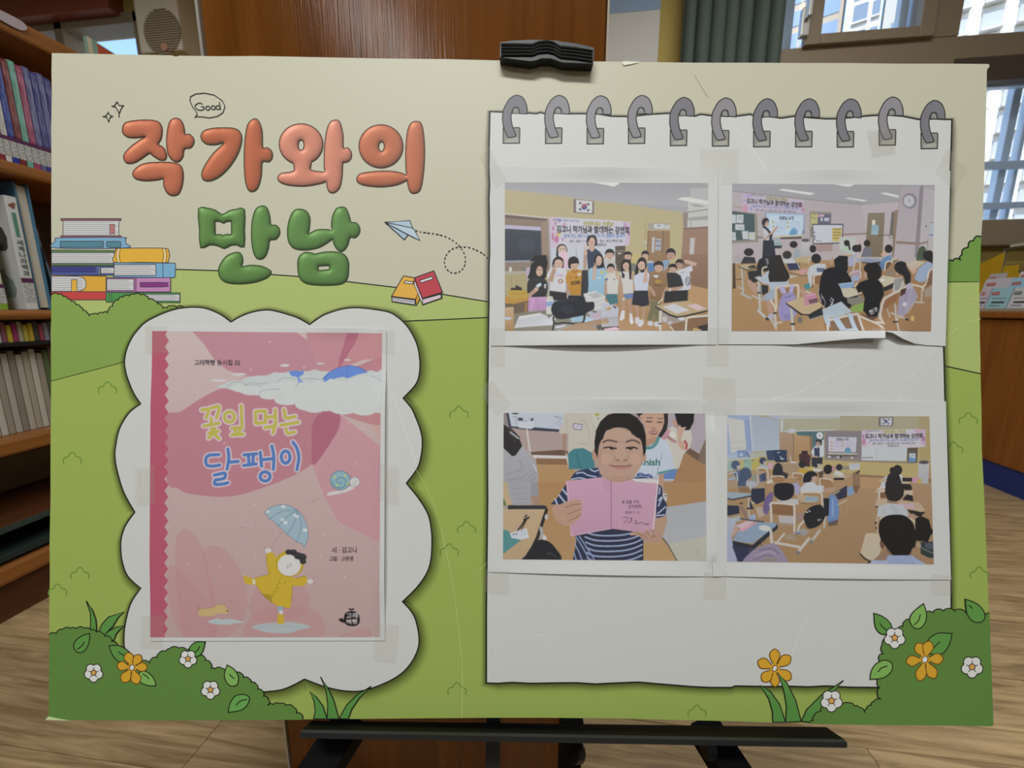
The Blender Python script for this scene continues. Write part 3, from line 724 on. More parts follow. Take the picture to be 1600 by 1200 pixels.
# --- small grass marks
def tuft(cx, cy, s=13, flip=1):
    tf = Print(lift=LIFT[0] + 1.5e-6)
    for a in (scallop([(cx - s, cy + s*.75), (cx - s*.5, cy - s*.1)], .35) + scallop([(cx - s*.5, cy - s*.1), (cx + s*.5, cy - s*.1)], .55)[1:] + scallop([(cx + s*.5, cy - s*.1), (cx + s, cy + s*.75)], .35)[1:],): tf.stroke('#6d8c3e', a, 2.0)
    tf.build('printed_grass_mark', board)
for cx, cy in ((717, 643), (729, 823), (702, 858), (714, 1075), (168, 605), (113, 715), (125, 895), (90, 921), (1089, 1110), (1513, 653), (1490, 699), (1530, 894)): tuft(cx, cy)
LIFT[0] += 1.5e-6
# --- right hand bush on the skyline
bR = Print(); TT = (1400, 300, 2)
sc = scallop(P('1482,408 1488,408 1501,407 1503,398 1512,387 1513,385 1521,376 1533,370'), .3)
bR.poly('#6f9447', sc + right_between(375, 437) + P('1530.5,440 1478,440 1478,408')); bR.stroke(OUT, sc, 2.2); bR.build('printed_bush', board)
# --- book stack (traced at 60,320 x4)
bs = Print((60, 320, 4)); lw = 1.1; O2 = '#3b3a45'
def rr(x0, y0, x1, y1, c, o=O2, w=lw): bs.poly(c, [(x0, y0), (x1, y0), (x1, y1), (x0, y1)], out=o, w=w)
def pages(x0, y0, x1, y1, n, c='#c6c4c4', lc='#8b8a90'):
    bs.poly(c, [(x0, y0), (x1, y0), (x1, y1), (x0, y1)], out=O2, w=lw)
    for i in range(1, n): y = y0 + (y1-y0)*i/n; bs.stroke(lc, [(x0+3, y), (x1-3 - 14*((i*5) % 3), y)], .7)
pages(154, 98, 503, 196, 8); rr(141, 86, 517, 99, '#8f5a60'); rr(141, 193, 517, 206, '#8f5a60')
bs.poly('#b4736f', '447,123 476,123 476,186 461,176 447,186', out=O2, w=.9)
bs.poly('#79a3bf', spline(P('108,270 107,225 120,207 300,204 530,204 545,215 547,240 545,270')), out=O2, w=1.2)
rr(137, 228, 406, 266, '#54808f'); bs.poly('#54808f', spline(P('428,232 445,229 505,229 516,238 516,258 505,266 440,266 427,256')), out=O2, w=1)
bs.poly('#5d7d4b', '82,282 478,286 478,380 82,378', out=O2, w=1); pages(82, 299, 474, 366, 6)
bs.poly('#4a5795', '82,383 472,383 472,440 82,440', out=O2, w=1.1); rr(82, 390, 356, 420, '#3d3f80'); bs.poly('#79809c', '374,384 386,384 386,438 374,438', out=O2, w=.8); pages(390, 392, 474, 430, 4)
bs.poly('#d9a93f', spline(P('478,360 474,315 482,285 500,273 650,271 795,273 815,290 820,320 812,350 795,362 640,360')), out=O2, w=1.2)
for x in (494, 514, 776, 796): bs.stroke('#7a5a20', [(x, 275), (x-8 if x < 600 else x+7, 318), (x, 360)], 1.0, smooth=True)
for x in (504, 786): bs.stroke('#e3dccb', [(x, 276), (x-8 if x < 600 else x+7, 318), (x, 359)], 1.6, smooth=True)
bs.poly('#76a6c6', '468,362 855,365 858,380 856,445 850,456 468,452 480,410', out=O2, w=1.2); pages(474, 374, 735, 442, 6); bs.stroke(O2, [(779, 364), (779, 455)], 1)
bs.poly('#d3a23c', '82,440 424,446 424,545 82,545', out=O2, w=1.1)
bs.poly('#c6c4c2', '82,447 250,447 282,455 298,480 298,512 282,532 250,541 82,541', out=O2, w=1.1)
for y in (462, 476, 490, 504, 518, 530): bs.stroke('#8b8a90', [(85, y), (278, y)], .7)
bs.poly('#d9a93f', '208,468 242,468 242,552 225,541 208,552', out=O2, w=1)
bs.poly('#a3659a', '424,455 828,455 828,546 424,546', out=O2, w=1.1); bs.poly('#bb83ad', '612,456 826,456 826,544 612,544', out=O2, w=.8); pages(428, 464, 598, 536, 6)
bs.poly('#80397d', spline(P('640,490 650,486 800,486 806,498 802,512 650,514 638,504')), out=O2, w=1)
bs.poly('#bd4744', '82,543 424,543 424,594 82,594', out=O2, w=1.1)
bs.poly('#4d8f4d', '424,547 886,550 886,612 424,608', out=O2, w=1.1); bs.stroke(O2, [(444, 548), (444, 606)], .9); bs.stroke(O2, [(460, 548), (460, 606)], .9); pages(640, 560, 884, 602, 5)
bs.build('printed_book_stack', board)
# --- bush under the stack
bl = Print()
ch = scallop(P('82,565 90,558 125,560 158,573 185,588 207,603 238,625 265,640 280,660 306,677 318,695 345,683 372,685 405,675 435,675 442,655 465,633 472,612 500,595 532,575 570,570 600,560 640,563 672,570 692,590 725,600 745,620 772,632 778,648 805,645 832,632 865,643 892,632 905,640', (60, 320, 4)), .22)
bl.poly(BUSHL, ch + P('300,560 195,565 138,580 80,595')); bl.stroke(OUT, ch, 1.7)
bl.build('printed_bush', board)
# --- white cloud panel
CL = P('361,503') + spline(P('361,503 344,491 322,482 302,480 280,482 262,487 243,495 227,504 216,515 207,527 199,544 195,562 196,577 200,592 209,614 220,631'), False)[1:] + \
     spline(P('220,631 202,645 187,670 181,697 180,715 184,738 194,770 211,800'), False)[1:] + spline(P('211,800 197,820 190,840 189,857 191,876 197,895 206,907 220,919'), False)[1:] + \
     spline(P('220,919 205,942 197,970 194,995 197,1020 215,1050 260,1075 330,1087 411,1081 445,1076 476,1061'), False)[1:] + \
     spline(P('476,1061 512,1074 547,1080 575,1077 612,1062 635,1045 650,1022 655,1000 650,970 641,953 629,940'), False)[1:] + \
     spline(P('629,940 652,917 667,895 673,876 675,850 674,828 669,804 655,780 635,755'), False)[1:] + \
     spline(P('635,755 652,732 658,712 660,690 657,672 650,653 643,638 630,622'), False)[1:] + \
     spline(P('630,622 650,600 656,578 655,553 650,534 640,515 629,502 613,490 595,485 562,481 540,482 520,487 503,494 484,507'), False)[1:] + \
     spline(P('484,507 468,498 452,492 425,485 408,485 390,489 375,495 361,503'), False)[1:-1]
cf = Print(); cf.feather(CL, '#3a3d1a', .62, 0, 13, dx=.35, dy=.5); cf.build('printed_soft_shade', board)
cp = Print(); cp.poly(PAPER, CL); cp.stroke(OUT, CL, 2.1, closed=True); cp.build('printed_cloud_panel', board)
# --- notepad
NT = P('765.5,174.5 786,175.5 826,177 838,178 845,176 853,179 868,175 890,178 912,178 935,178.5 955,182 985,182.5 1010,179.5 1040,177.5 1062,178 1085,182 1095,179 1110,181 1135,182 1150,182 1172,179 1185,184 1200,182 1220,185 1240,182 1262,184 1290,186 1305,186 1330,184 1360,181 1385,180 1410,182 1435,187 1460,186 1475,187 1487,187')
NR = P('1486.5,205 1486,225 1484,270 1484,300 1483,320 1479,400 1476,470 1474,540 1475,572 1476,620 1479,680 1482,760 1484,840 1485.5,900 1486,960 1486,1073')
NB = P('1371,1074 1330,1073.5 1290,1071.5 1262,1073 1235,1072 1200,1072.5 1175,1072 1148,1071.5 1143,1074 1110,1074 1080,1072.5 1050,1070 1020,1067.5 997,1065.5 960,1067 930,1068.5 900,1066.5 860,1067 830,1067.5 800,1066 778,1067.5 760,1067')
NL = P('760,1040 760,960 761,860 762,780 761.5,700 762,620 763,540 764,470 764,420 765,395 764.5,340 764,310 765,290 764,262 764.5,220')
NP_ = NT + NR + NB + NL
nf = Print(); nf.feather(NP_, '#33351a', .62, 0, 10, dx=.1, dy=.5); nf.build('printed_soft_shade', board)
npd = Print(); npd.poly(PAPER, NP_); npd.stroke(OUT, NP_, 2.3, closed=True); npd.build('printed_notepad', board); LN = LIFT[0]
# --- spiral rings (traced at 770,140 x6.667)
RG = (770, 140, 6.6667)
for i, (dx, dy) in enumerate(((0, 0), (66, .3), (131, 1), (195.5, .4), (261, 3.6), (326.5, 4.4), (391, 5.5), (456.5, 5.6), (521.5, 5.9), (587, 3), (652.5, 8.4))):
    r_ = Print((770 + dx, 140 + dy, 6.6667)); tone = ('#77757b', '#8a878c', '#8f8c92')[i % 3 if i < 3 else 0 if i not in (3, 5, 9) else 1]
    r_.poly('#8b8a84', '108,400 275,398 282,410 278,560 108,562', out='#3a3836', w=1.7)
    r_.poly('#a5a49b', '135,520 262,500 265,550 130,552')
    r_.poly(tone, spline(P('103,270 110,220 128,175 168,108 220,68 265,62 318,92 350,160 358,215 354,256'), False) + spline(P('276,250 272,205 258,188 240,183 222,190 208,208 192,260 192,320 208,395 240,470'), False) + P('236,490 172,502 152,490') + spline(P('152,490 118,410 102,330 103,270'), False)[:-1], T=(r_.T), out='#3a3836', w=1.8)
    r_.poly('#8e8c88', '205,250 212,205 240,184 268,205 275,250', out='#3a3836', w=1.4)
    r_.build('printed_ring', board)
# --- sparkle, bubble, plane, little books
sp = Print((60, 80, 4))
for s_ in ('460,345 478,342 492,318 506,340 534,342 520,358 510,385 500,375 485,352', '405,410 425,405 438,383 448,402 466,408 448,418 441,444 430,416'):
    sp.stroke('#33322f', s_, 1.5, closed=True)
for a, b in (((498, 318), (497, 330)), ((504, 380), (506, 415)), ((458, 345), (475, 345)), ((525, 342), (536, 340)), ((438, 382), (438, 392)), ((440, 430), (441, 445)), ((403, 409), (415, 409)), ((455, 408), (466, 407))): sp.stroke('#33322f', [a, b], 1.5)
sp.stroke('#33322f', '978,415 993,398 992,385 965,350 948,310 952,285 985,268 1040,263 1100,275 1150,310 1167,345 1155,385 1120,408 1070,418 1030,412 995,410', 1.4, closed=True, smooth=False)
sp.stroke('#33322f', '1028,332 1008,325 990,332 980,345 990,362 1012,370 1034,365 1036,350 1018,348', 1.5, smooth=True)
for cx, cy in ((1060, 357), (1094, 354)): sp.stroke('#33322f', ell(cx, cy, 13, 12), 1.5, closed=True)
sp.stroke('#33322f', ell(1124, 353, 12, 12), 1.5, closed=True); sp.stroke('#33322f', '1132,318 1137,345 1140,368', 1.5)
sp.build('printed_speech_bubble', board)
pl = Print((600, 320, 6.6667))
pl.poly('#a9bdcb', '8,182 268,165 300,244', out='#2f3338', w=1.5); pl.poly('#b2c3ce', '8,182 300,244 320,265 374,372 250,312', out='#2f3338', w=1.5); pl.poly('#9fb5c4', '8,182 250,316 212,364', out='#2f3338', w=1.5)
dash = spline(P('330,270 380,283 460,295 540,306 620,325 700,362 760,405 810,465 840,520 848,580 838,640 810,680 770,705 720,712 680,695 645,655 630,600 640,545 670,495 710,462 760,445 830,440 890,447 950,468 1000,492 1045,522 1090,570', (600, 320, 6.6667)), False, 8)
acc = 0; seg = []
for a, b in zip(dash, dash[1:]):
    L = math.hypot(b[0]-a[0], b[1]-a[1]); acc += L
    if (acc % 6.6) < 3.6: seg.append(a); seg.append(b)
    elif len(seg) > 1: pl.stroke('#26251f', seg[::1], 1.7, raw=True); seg = []
pl.build('printed_paper_plane', board)
lb = Print((600, 320, 6.6667)); K = '#2c2a28'
lb.poly('#d9a84a', '203,742 320,762 370,930 330,985 80,955', out=K, w=1.5); lb.poly('#c2912e', '330,985 356,925 375,985 338,1048', out=K, w=1.3)
lb.poly('#b9b6b9', '82,962 325,992 325,1045 85,1008', out=K, w=1.5); lb.stroke('#8a888c', '95,985 310,1012', 1.2); lb.poly('#dcdad2', '222,793 305,804 302,828 210,816', out=K, w=1.3)
lb.poly('#b9444e', '318,762 520,690 610,912 402,975', out=K, w=1.6); lb.poly('#c7c2c4', '400,985 592,932 598,975 402,1040', out=K, w=1.4); lb.poly('#86383f', '318,764 402,976 400,1040 308,815', out=K, w=1.3); lb.poly('#c9c3c6', '322,800 398,985 396,1020 316,828')
lb.poly('#d2b9c4', '408,1000 588,950 592,972 412,1026'); lb.poly('#dcdad6', '372,790 502,748 512,772 384,815', out=K, w=1.3); lb.stroke(K, '600,915 606,970 400,1042', 1.5)
lb.build('printed_little_books', board)
# --- inflated title letters; 와's paler pink carries a gloss sheen in its colour
LET = '''작|#b5674a|60,80|527,490 545,450 610,435 700,432 755,445 776,485 770,545 752,582 785,605 803,645 795,678 760,680 718,655 695,640 650,670 600,698 555,700 535,670 545,635 590,590 640,555 672,535 630,540 570,540 535,520;860,420 895,435 912,475 920,520 945,520 972,545 972,580 950,605 915,612 905,660 880,690 845,685 815,650 803,580 808,500 825,440;592,775 605,740 660,705 750,695 840,698 890,715 907,760 903,830 880,890 840,903 805,885 785,840 782,800 740,806 670,810 615,800
가|#ae5f40|60,80|1018,545 1030,505 1080,485 1160,480 1230,485 1265,510 1273,560 1250,640 1200,720 1140,780 1080,810 1035,805 1022,770 1040,720 1090,645 1160,575 1110,585 1050,580;1350,425 1380,440 1400,500 1405,600 1435,605 1462,630 1462,670 1440,692 1402,695 1395,780 1375,850 1345,877 1312,865 1293,800 1287,680 1292,560 1310,460
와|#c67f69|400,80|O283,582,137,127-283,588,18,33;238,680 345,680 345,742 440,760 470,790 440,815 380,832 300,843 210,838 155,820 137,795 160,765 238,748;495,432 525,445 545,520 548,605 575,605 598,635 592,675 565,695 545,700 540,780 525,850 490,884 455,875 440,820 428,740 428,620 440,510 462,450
의|#b36747|400,80|O782,595,138,134-785,597,17,31;630,800 650,770 720,755 820,750 900,760 945,780 960,795 920,820 860,840 770,848 680,838 640,822;1005,440 1035,455 1050,530 1055,640 1048,760 1030,860 995,888 962,875 945,810 936,700 938,580 950,490 972,450
만|#5b8043|60,320|!1002,25 1060,22 1110,35 1152,62 1190,40 1240,28 1290,30 1290,150 1288,262 1240,250 1200,255 1163,273 1120,255 1070,250 1015,268 1008,150-1105,103 1135,103 1158,115 1180,103 1208,103 1208,188 1180,185 1158,192 1135,185 1108,188;1400,8 1430,20 1448,70 1455,125 1485,128 1508,150 1508,185 1485,215 1448,222 1440,270 1420,320 1390,340 1358,325 1340,270 1333,190 1338,100 1360,30;1240,297 1270,310 1280,350 1275,385 1330,378 1400,385 1450,410 1455,425 1430,455 1360,482 1270,493 1190,488 1145,465 1127,420 1140,370 1180,320
남|#5a8043|400,320|275,28 315,40 338,80 335,150 328,182 380,158 440,155 480,165 490,200 450,235 390,268 310,282 240,272 205,230 198,160 212,85 240,38;535,15 565,25 588,80 595,108 630,115 650,145 645,180 620,205 590,205 575,250 550,285 520,287 490,250 475,180 475,90 500,30;262,360 275,320 310,298 350,302 370,308 430,296 500,295 550,310 578,350 580,410 570,465 530,495 440,502 350,498 295,480 268,440-390,382 460,378 460,405 392,412'''
def mask_poly(shape, q, x0, y0, k):
    h, w = shape; m = np.zeros(shape, bool); xs = np.array([(p[0]-x0)*k for p in q]); ys = np.array([(p[1]-y0)*k for p in q]); x2 = np.roll(xs, -1); y2 = np.roll(ys, -1)
    for r in range(h):
        yc = r + .5; s_ = (ys <= yc) != (y2 <= yc)
        if s_.any():
            xi = np.sort(xs[s_] + (yc-ys[s_])*(x2[s_]-xs[s_])/(y2[s_]-ys[s_]))
            for a, b in zip(xi[::2], xi[1::2]): m[r, max(0, int(round(a))):max(0, min(w, int(round(b))))] ^= True
    return m
def letter(line):
    nm, base, off, spec = line.split('|'); ox, oy = map(float, off.split(',')); T = (ox, oy, 4); k = 1.5
    parts = []
    for s_ in spec.split(';'):
        if s_[0] == 'O':
            a, b = s_[1:].split('-'); a = list(map(float, a.split(','))); b = list(map(float, b.split(',')))
            parts.append((P(ell(*a, n=48), T), P(ell(*b, n=28), T)))
        else:
            sharp = s_[0] == '!'; ab = s_.lstrip('!').split('-'); fx = (lambda q: spline(q, n=2)) if sharp else spline
            parts.append((fx(P(ab[0], T)), P(ab[1], T) if len(ab) > 1 else None))
    allp = [p for a, _ in parts for p in a]; x0 = min(p[0] for p in allp) - 3; y0 = min(p[1] for p in allp) - 3
    W = int((max(p[0] for p in allp) + 3 - x0)*k); H = int((max(p[1] for p in allp) + 3 - y0)*k)
    m = np.zeros((H, W), bool)
    for a, b in parts:
        q = mask_poly((H, W), a, x0, y0, k)
        if b: q &= ~mask_poly((H, W), b, x0, y0, k)
        m |= q
    u = np.zeros((H, W)); mf = m.astype(float)
    for _ in range(420):                                  # balloon height: relax laplace(u) = -1 inside the outline
        u[1:-1, 1:-1] = ((u[:-2, 1:-1] + u[2:, 1:-1] + u[1:-1, :-2] + u[1:-1, 2:]) / 4 + .25) * mf[1:-1, 1:-1]
    hgt = np.sqrt(np.maximum(u, 0)) * 1.35
    gy, gx = np.gradient(hgt); nz = 1/np.sqrt(gx*gx + gy*gy + 1); nx, ny = -gx*nz, -gy*nz
    Ld = np.array((-.35, -.55, .76)); lam = np.clip(nx*Ld[0] + ny*Ld[1] + nz*Ld[2], 0, 1)
    hv = np.array((-.25, -.42, .87)); sp_ = np.clip(nx*hv[0] + ny*hv[1] + nz*hv[2], 0, 1)**26
    b = np.array([int(base[i:i+2], 16) for i in (1, 3, 5)], float)
    rim = np.clip((nz - .18)/.5, 0, 1)[..., None]
    col = b*(.62 + .50*lam[..., None]) * (.42 + .58*rim) + 46*sp_[..., None]
    rng = np.random.default_rng(5); col = np.clip(col + rng.normal(0, 3, (H, W, 1)), 0, 255)/255
    col = np.where(col <= .04045, col/12.92, ((col+.055)/1.055)**2.4)/E_INK
    # mesh: one cell per mask pixel
    vid = -np.ones((H+1, W+1), int); ys_, xs_ = np.nonzero(m); need = np.zeros((H+1, W+1), bool)
    for dy in (0, 1):
        for dx in (0, 1): need[ys_+dy, xs_+dx] = True
    vy, vx = np.nonzero(need); vid[vy, vx] = np.arange(len(vy))
    X, Y = Bv(x0 + vx/k, y0 + vy/k); z = nextlift()
    f = np.stack([vid[ys_+1, xs_], vid[ys_+1, xs_+1], vid[ys_, xs_+1], vid[ys_, xs_]], -1)
    me = grid_mesh('title_letter', np.stack([X, Y, np.full(len(X), z)], -1), f)
    cs = np.zeros((H+1, W+1, 3)); cn = np.zeros((H+1, W+1, 1))
    for dy in (0, 1):
        for dx in (0, 1): cs[dy:H+dy, dx:W+dx] += col*m[..., None]; cn[dy:H+dy, dx:W+dx] += m[..., None]
    cc = (cs/np.maximum(cn, 1))[vy, vx]
    me.color_attributes.new('Col', 'FLOAT_COLOR', 'POINT').data.foreach_set('color', np.concatenate([cc, np.ones((len(cc), 1))], 1).astype(np.float32).ravel())
    o = link('title_letter', me, board, INK); o['label'] = ('orange' if base[1] in 'bc' else 'green') + ' balloon title letter reading ' + nm
    ol = Print(); dk = '#4a2a1c' if base[1] in 'bc' else '#2b401d'
    for a, b_ in parts:
        for L in (a, b_):
            if not L: continue
            run = []                                     # rim only where the outline is not inside a neighbouring stroke
            inside = []
            for p in L:
                i = any((a2 is not a) and pin(p, a2) and not (b2 and pin(p, b2)) for a2, b2 in parts); inside.append(i)
            L2 = L + [L[0]]; in2 = inside + [inside[0]]
            for p, i in zip(L2, in2):
                if i:
                    if len(run) > 1: ol.stroke(dk, run, 1.3, raw=True)
                    run = []
                else: run.append(p)
            if len(run) > 1: ol.stroke(dk, run, 1.3, raw=True)
    ol.build('rim_line', o)
def pin(p, q):
    x, y = p; r = False; n = len(q)
    for i in range(n):
        (x1, y1), (x2, y2) = q[i], q[(i+1) % n]
        if (y1 > y) != (y2 > y) and x < (x2-x1)*(y-y1)/(y2-y1) + x1: r = not r
    return r
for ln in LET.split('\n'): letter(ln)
# --- lower left bush, flowers, leaves, grass blades
G1, G2, LF, YF, WF = '#5f8440', '#5d8f45', '#5f9347', '#d2a032', '#d9d8d4'
def blade(pts, T, c='#5b8f46'):
    b = Print(T); b.poly(c, pts, smooth=False, out=OUT, w=1.7); return b.build('printed_grass_blade', board)
def leaf(pts, vein, T, c=LF):
    b = Print(T); b.poly(c, spline(P(pts, T)), T=(0, 0, 1), out=OUT, w=1.7); b.stroke(OUT, vein, 1.7, smooth=True); return b.build('printed_leaf', board)
def sharp_leaf(tip, pts, vein, T, c=LF):
    b = Print(T); q = spline(P([tip] + P(pts) + [tip], T), False); b.poly(c, q[:-1], T=(0, 0, 1), out=OUT, w=1.7); b.stroke(OUT, vein, 1.7, smooth=True); return b.build('printed_leaf', board)
TA = (60, 880, 4); TC = (1150, 900, 3.5556)
blade('325,425 330,380 328,310 302,233 340,290 362,350 368,425', TA); blade('380,425 400,380 440,335 538,303 500,340 470,390 412,452 400,440', TA); blade('412,450 440,425 480,400 546,386 515,410 490,440 472,486 455,465', TA)
bb = Print()
ch = scallop(P('70,445 115,437 158,410 205,405 240,407 292,404 330,415 367,428 408,440 420,455 455,465 462,487 492,500 500,530 560,580 640,612 700,622 708,598 745,588 755,562 800,548 820,533 882,528 930,540 985,545 1010,572 1042,587 1047,605 1077,620 1082,653 1104,658 1150,655 1170,672 1230,683 1275,690 1282,712 1320,720 1332,742 1365,755 1372,785 1405,800 1408,828 1440,850 1440,885', TA), .2) + \
     scallop(P('75,1045 110,1040 150,1035 190,1045 240,1060 255,1095 285,1102 291,1132', (400, 840, 4)), .2)
bb.poly(BUSHD, ch + P('472,1124 300,1124.8 180,1124.8 77,1124.5 77.5,1060 78,991')); bb.stroke(OUT, ch, 1.7); bb.build('printed_bush', board)
def daisy(cx, cy, s, T, name='printed_flower', rot=-90):
    b = Print(T); K = '#2d2926'
    pts = []
    for i in range(5):
        a = R(rot + 36 + i*72)
        for j in range(9):
            t = R(rot + 36 + i*72) + R(-34 + 68*j/8); rad = s*(.52 + .48*math.sin(math.pi*(.12 + .76*j/8))**.6)
            pts.append((cx + rad*math.cos(t), cy + rad*math.sin(t)))
    b.poly(WF, pts, out=K, w=1.6)
    for i in range(5):
        a = R(rot + i*72); b.stroke(K, [(cx + s*.25*math.cos(a), cy + s*.25*math.sin(a)), (cx + s*.55*math.cos(a), cy + s*.55*math.sin(a))], 1.3)
    b.poly('#d59f58', ell(cx, cy, s*.27), out=K, w=1.3); return b.build(name, board)
def yellow(petals, c, T, cr=(12, 15)):
    b = Print(T); K = '#6a4317'
    for dx, dy, ln, wd in petals:                      # each petal: direction end, length, half width
        a = math.atan2(dy, dx); ca, sa = math.cos(a), math.sin(a); q = []
        for u, v in ((.08, 0), (.3, .45), (.6, .95), (.82, .85), (1, 0), (.82, -.85), (.6, -.95), (.3, -.45)):
            q.append((c[0] + ca*u*ln - sa*v*wd, c[1] + sa*u*ln + ca*v*wd))
        b.poly(YF, spline(P(q, T)), T=(0, 0, 1), out=K, w=1.5)
    b.poly(YF, ell(*c, 26)); b.poly('#e4e0d6', ell(c[0], c[1], cr[0], cr[1], 25), out=K, w=1.4); return b.build('printed_flower', board)
sharp_leaf((325, 438), '280,450 240,478 224,515 240,550 275,555 305,530 322,480', '293,487 275,515 245,537', TA)
sharp_leaf((445, 515), '500,512 550,535 590,575 600,610 540,630 490,600 460,560', '502,552 530,570 560,588', TA); sharp_leaf((738, 764), '690,762 640,740 630,690 660,670 700,690 730,730', '655,690 680,705 695,722', TA, '#7fae5a')
yellow([(-30, -95, 98, 30), (60, -90, 95, 28), (95, -5, 96, 28), (35, 98, 108, 32), (-55, 85, 108, 32), (-92, -15, 94, 29)], (588, 650), TA, (15, 19))
daisy(349, 682, 60, TA); sharp_leaf((1046, 490), '990,490 955,515 945,545 960,580 1000,580 1030,550', '1012,515 1000,540 980,555', TA); daisy(938, 595, 57, TA); daisy(1078, 788, 60, TA)
sharp_leaf((1182, 634), '1225,660 1252,705 1245,755 1205,765 1175,735 1165,690', '1198,690 1210,705 1228,718', TA, '#7fae5a'); sharp_leaf((1190, 930), '1198,880 1230,830 1280,817 1320,835 1310,880 1270,915', '1238,885 1265,858 1307,848', TA, '#67a052')
TB = (400, 840, 4)
blade('362,1130 372,1080 365,1020 338,960 380,995 420,1050 447,1130', TB); blade('447,1130 450,1040 440,950 405,867 450,935 490,1020 520,1130', TB); blade('520,1128 570,1040 640,975 722,926 650,995 600,1070 578,1130', TB)
# --- lower right group
yellow([(0, -105, 108, 29), (90, -70, 110, 30), (85, 55, 108, 30), (2, 100, 102, 25), (-68, 68, 98, 30), (-90, -40, 102, 30)], (213, 511), TC, (13, 18))
blade('202,810 200,750 180,680 135,606 190,640 240,710 273,810', TC); blade('273,810 278,720 262,630 236,545 280,590 330,690 360,805', TC); blade('360,805 390,740 470,660 595,577 540,640 490,700 470,750 405,810', TC, '#5b8f46')
rb = Print()
ch = scallop(P('405,812 425,800 432,772 468,750 475,725 530,715 592,708 620,702 655,720 682,727 712,757', TC), .2) + scallop(P('712,757 722,735 747,715 762,695 803,683', TC), .22)[1:] + scallop(P('803,683 783,652 795,618 782,580 790,520 795,468 792,440 815,430 808,380 850,330 895,292 925,277 932,250 962,240', TC), .2)[1:] + scallop(P('962,240 1055,196 1090,203 1107,185 1150,193 1167,180 1210,193 1227,183 1275,205 1380,213 1405,205', TC), .18)[1:]
rb.poly(BUSHD, ch + right_between(957, 1200) + P('1549,1134 1480,1133 1400,1132 1310,1131.5 1264,1130')); rb.stroke(OUT, ch, 1.7); rb.build('printed_bush', board)
sharp_leaf((762, 205), '810,222 850,255 862,290 840,320 800,318 770,280', '795,260 815,285 835,300', TC); daisy(878, 341, 60, TC); sharp_leaf((1038, 152), '1053,200 1050,250 1020,288 985,285 962,250 968,215 1000,180', '1020,210 1010,245 985,270', TC, '#7fae5a')
sharp_leaf((1270, 127), '1330,150 1370,190 1378,230 1355,255 1310,248 1278,205', '1290,160 1300,170 1310,180', TC); sharp_leaf((1196, 318), '1120,315 1070,345 1050,390 1080,430 1140,430 1180,380', '1130,362 1105,385 1080,410', TC)
yellow([(-40, -88, 100, 30), (25, -98, 105, 30), (98, -5, 102, 30), (52, 95, 118, 30), (-30, 110, 122, 30), (-92, 10, 104, 29)], (1045, 461), TC, (16, 20))
sharp_leaf((741, 571), '748,525 775,485 820,465 860,480 862,520 830,555 790,568', '785,530 805,508 838,497', TC, '#7fae5a'); daisy(1307, 502, 62, TC); daisy(527, 690, 62, TC)
# --- creases in the laminate: slightly proud pale ridges
for s_, c, w in (('648,730 670,770 690,830 705,900 714,960 722,1040 722,1122', '#b9c67f', .9), ('1085,118 1106,152', '#a59f88', 1.0), ('1140,185 1197,264', '#e2e2de', 1.0), ('1483,470 1500,470 1530,468', '#c1cc88', .9), ('1477,530 1500,510 1532,498', '#c1cc88', 1.0), ('1352,546 1320,570 1290,590 1245,613 1203,623', '#dededa', 1.2), ('1457,546 1430,580 1418,590', '#dededa', 1.0), ('1417,600 1402,624', '#dededa', 1.0), ('1262,960 1250,990 1238,1020', '#dbdbd7', 1.0), ('836,995 848,985 840,992 850,990', '#e0e0dc', 1.0), ('834,202 848,215 858,225', '#d8d8d4', 1.0), ('612,612 650,720', '#dadad6', .8), ('735,905 760,880', '#b4c07a', .9)):
    cr = Print(lift=LN + 1e-6); cr.stroke(c, s_, w, smooth=True, taper=(.5, 1)); cr.build('crease_line', board)
# bent, torn lip at the top edge and the lifted corner below
tp = Print(); tp.poly('#dedac9', '971,98 975,96.5 1000,97.5 984,101.5 974,103'); tp.poly('#c4d39a', '72,1124 77,1118.5 95,1122 112,1125'); tp.build('torn_edge', board)
# ------------------------------------------------------------------ easel
ez = empty('easel', (0, 0, 0), 'black metal display easel with tray, legs and top clip holding the board', 'easel')
def L(px, py, d): 
    """a point d metres in front (+) of the board's printed face, seen at a pixel"""
    o_ = _o; dd = _R3 @ ray(px, py); t = (d - o_.z) / dd.z; return BOARD_M @ (o_ + dd * t)
M_bk = mat('black_painted_metal', '#060606', .7, .1); M_bk2 = mat('dark_grey_metal', '#2a2a29', .4, .4)
# tray: top face seen from above, front lip
tb = MB()
a0, a1 = L(487, 1126, -.012), L(1291, 1136, -.012); b0, b1 = L(472, 1140, .026), L(1319, 1155, .026)
dn = (BOARD_M.to_3x3() @ Vector((0, -1, 0)))
tb.prism([a0, a1, b1, b0], dn*.0043)
tb.build('tray', M_bk, ez)
MB().prism([b0 + dn*0, b1 + dn*0, b1 + dn*.0045, b0 + dn*.0045], BOARD_M.to_3x3() @ Vector((0, 0, .003))).build('tray_lip', M_bk2, ez)
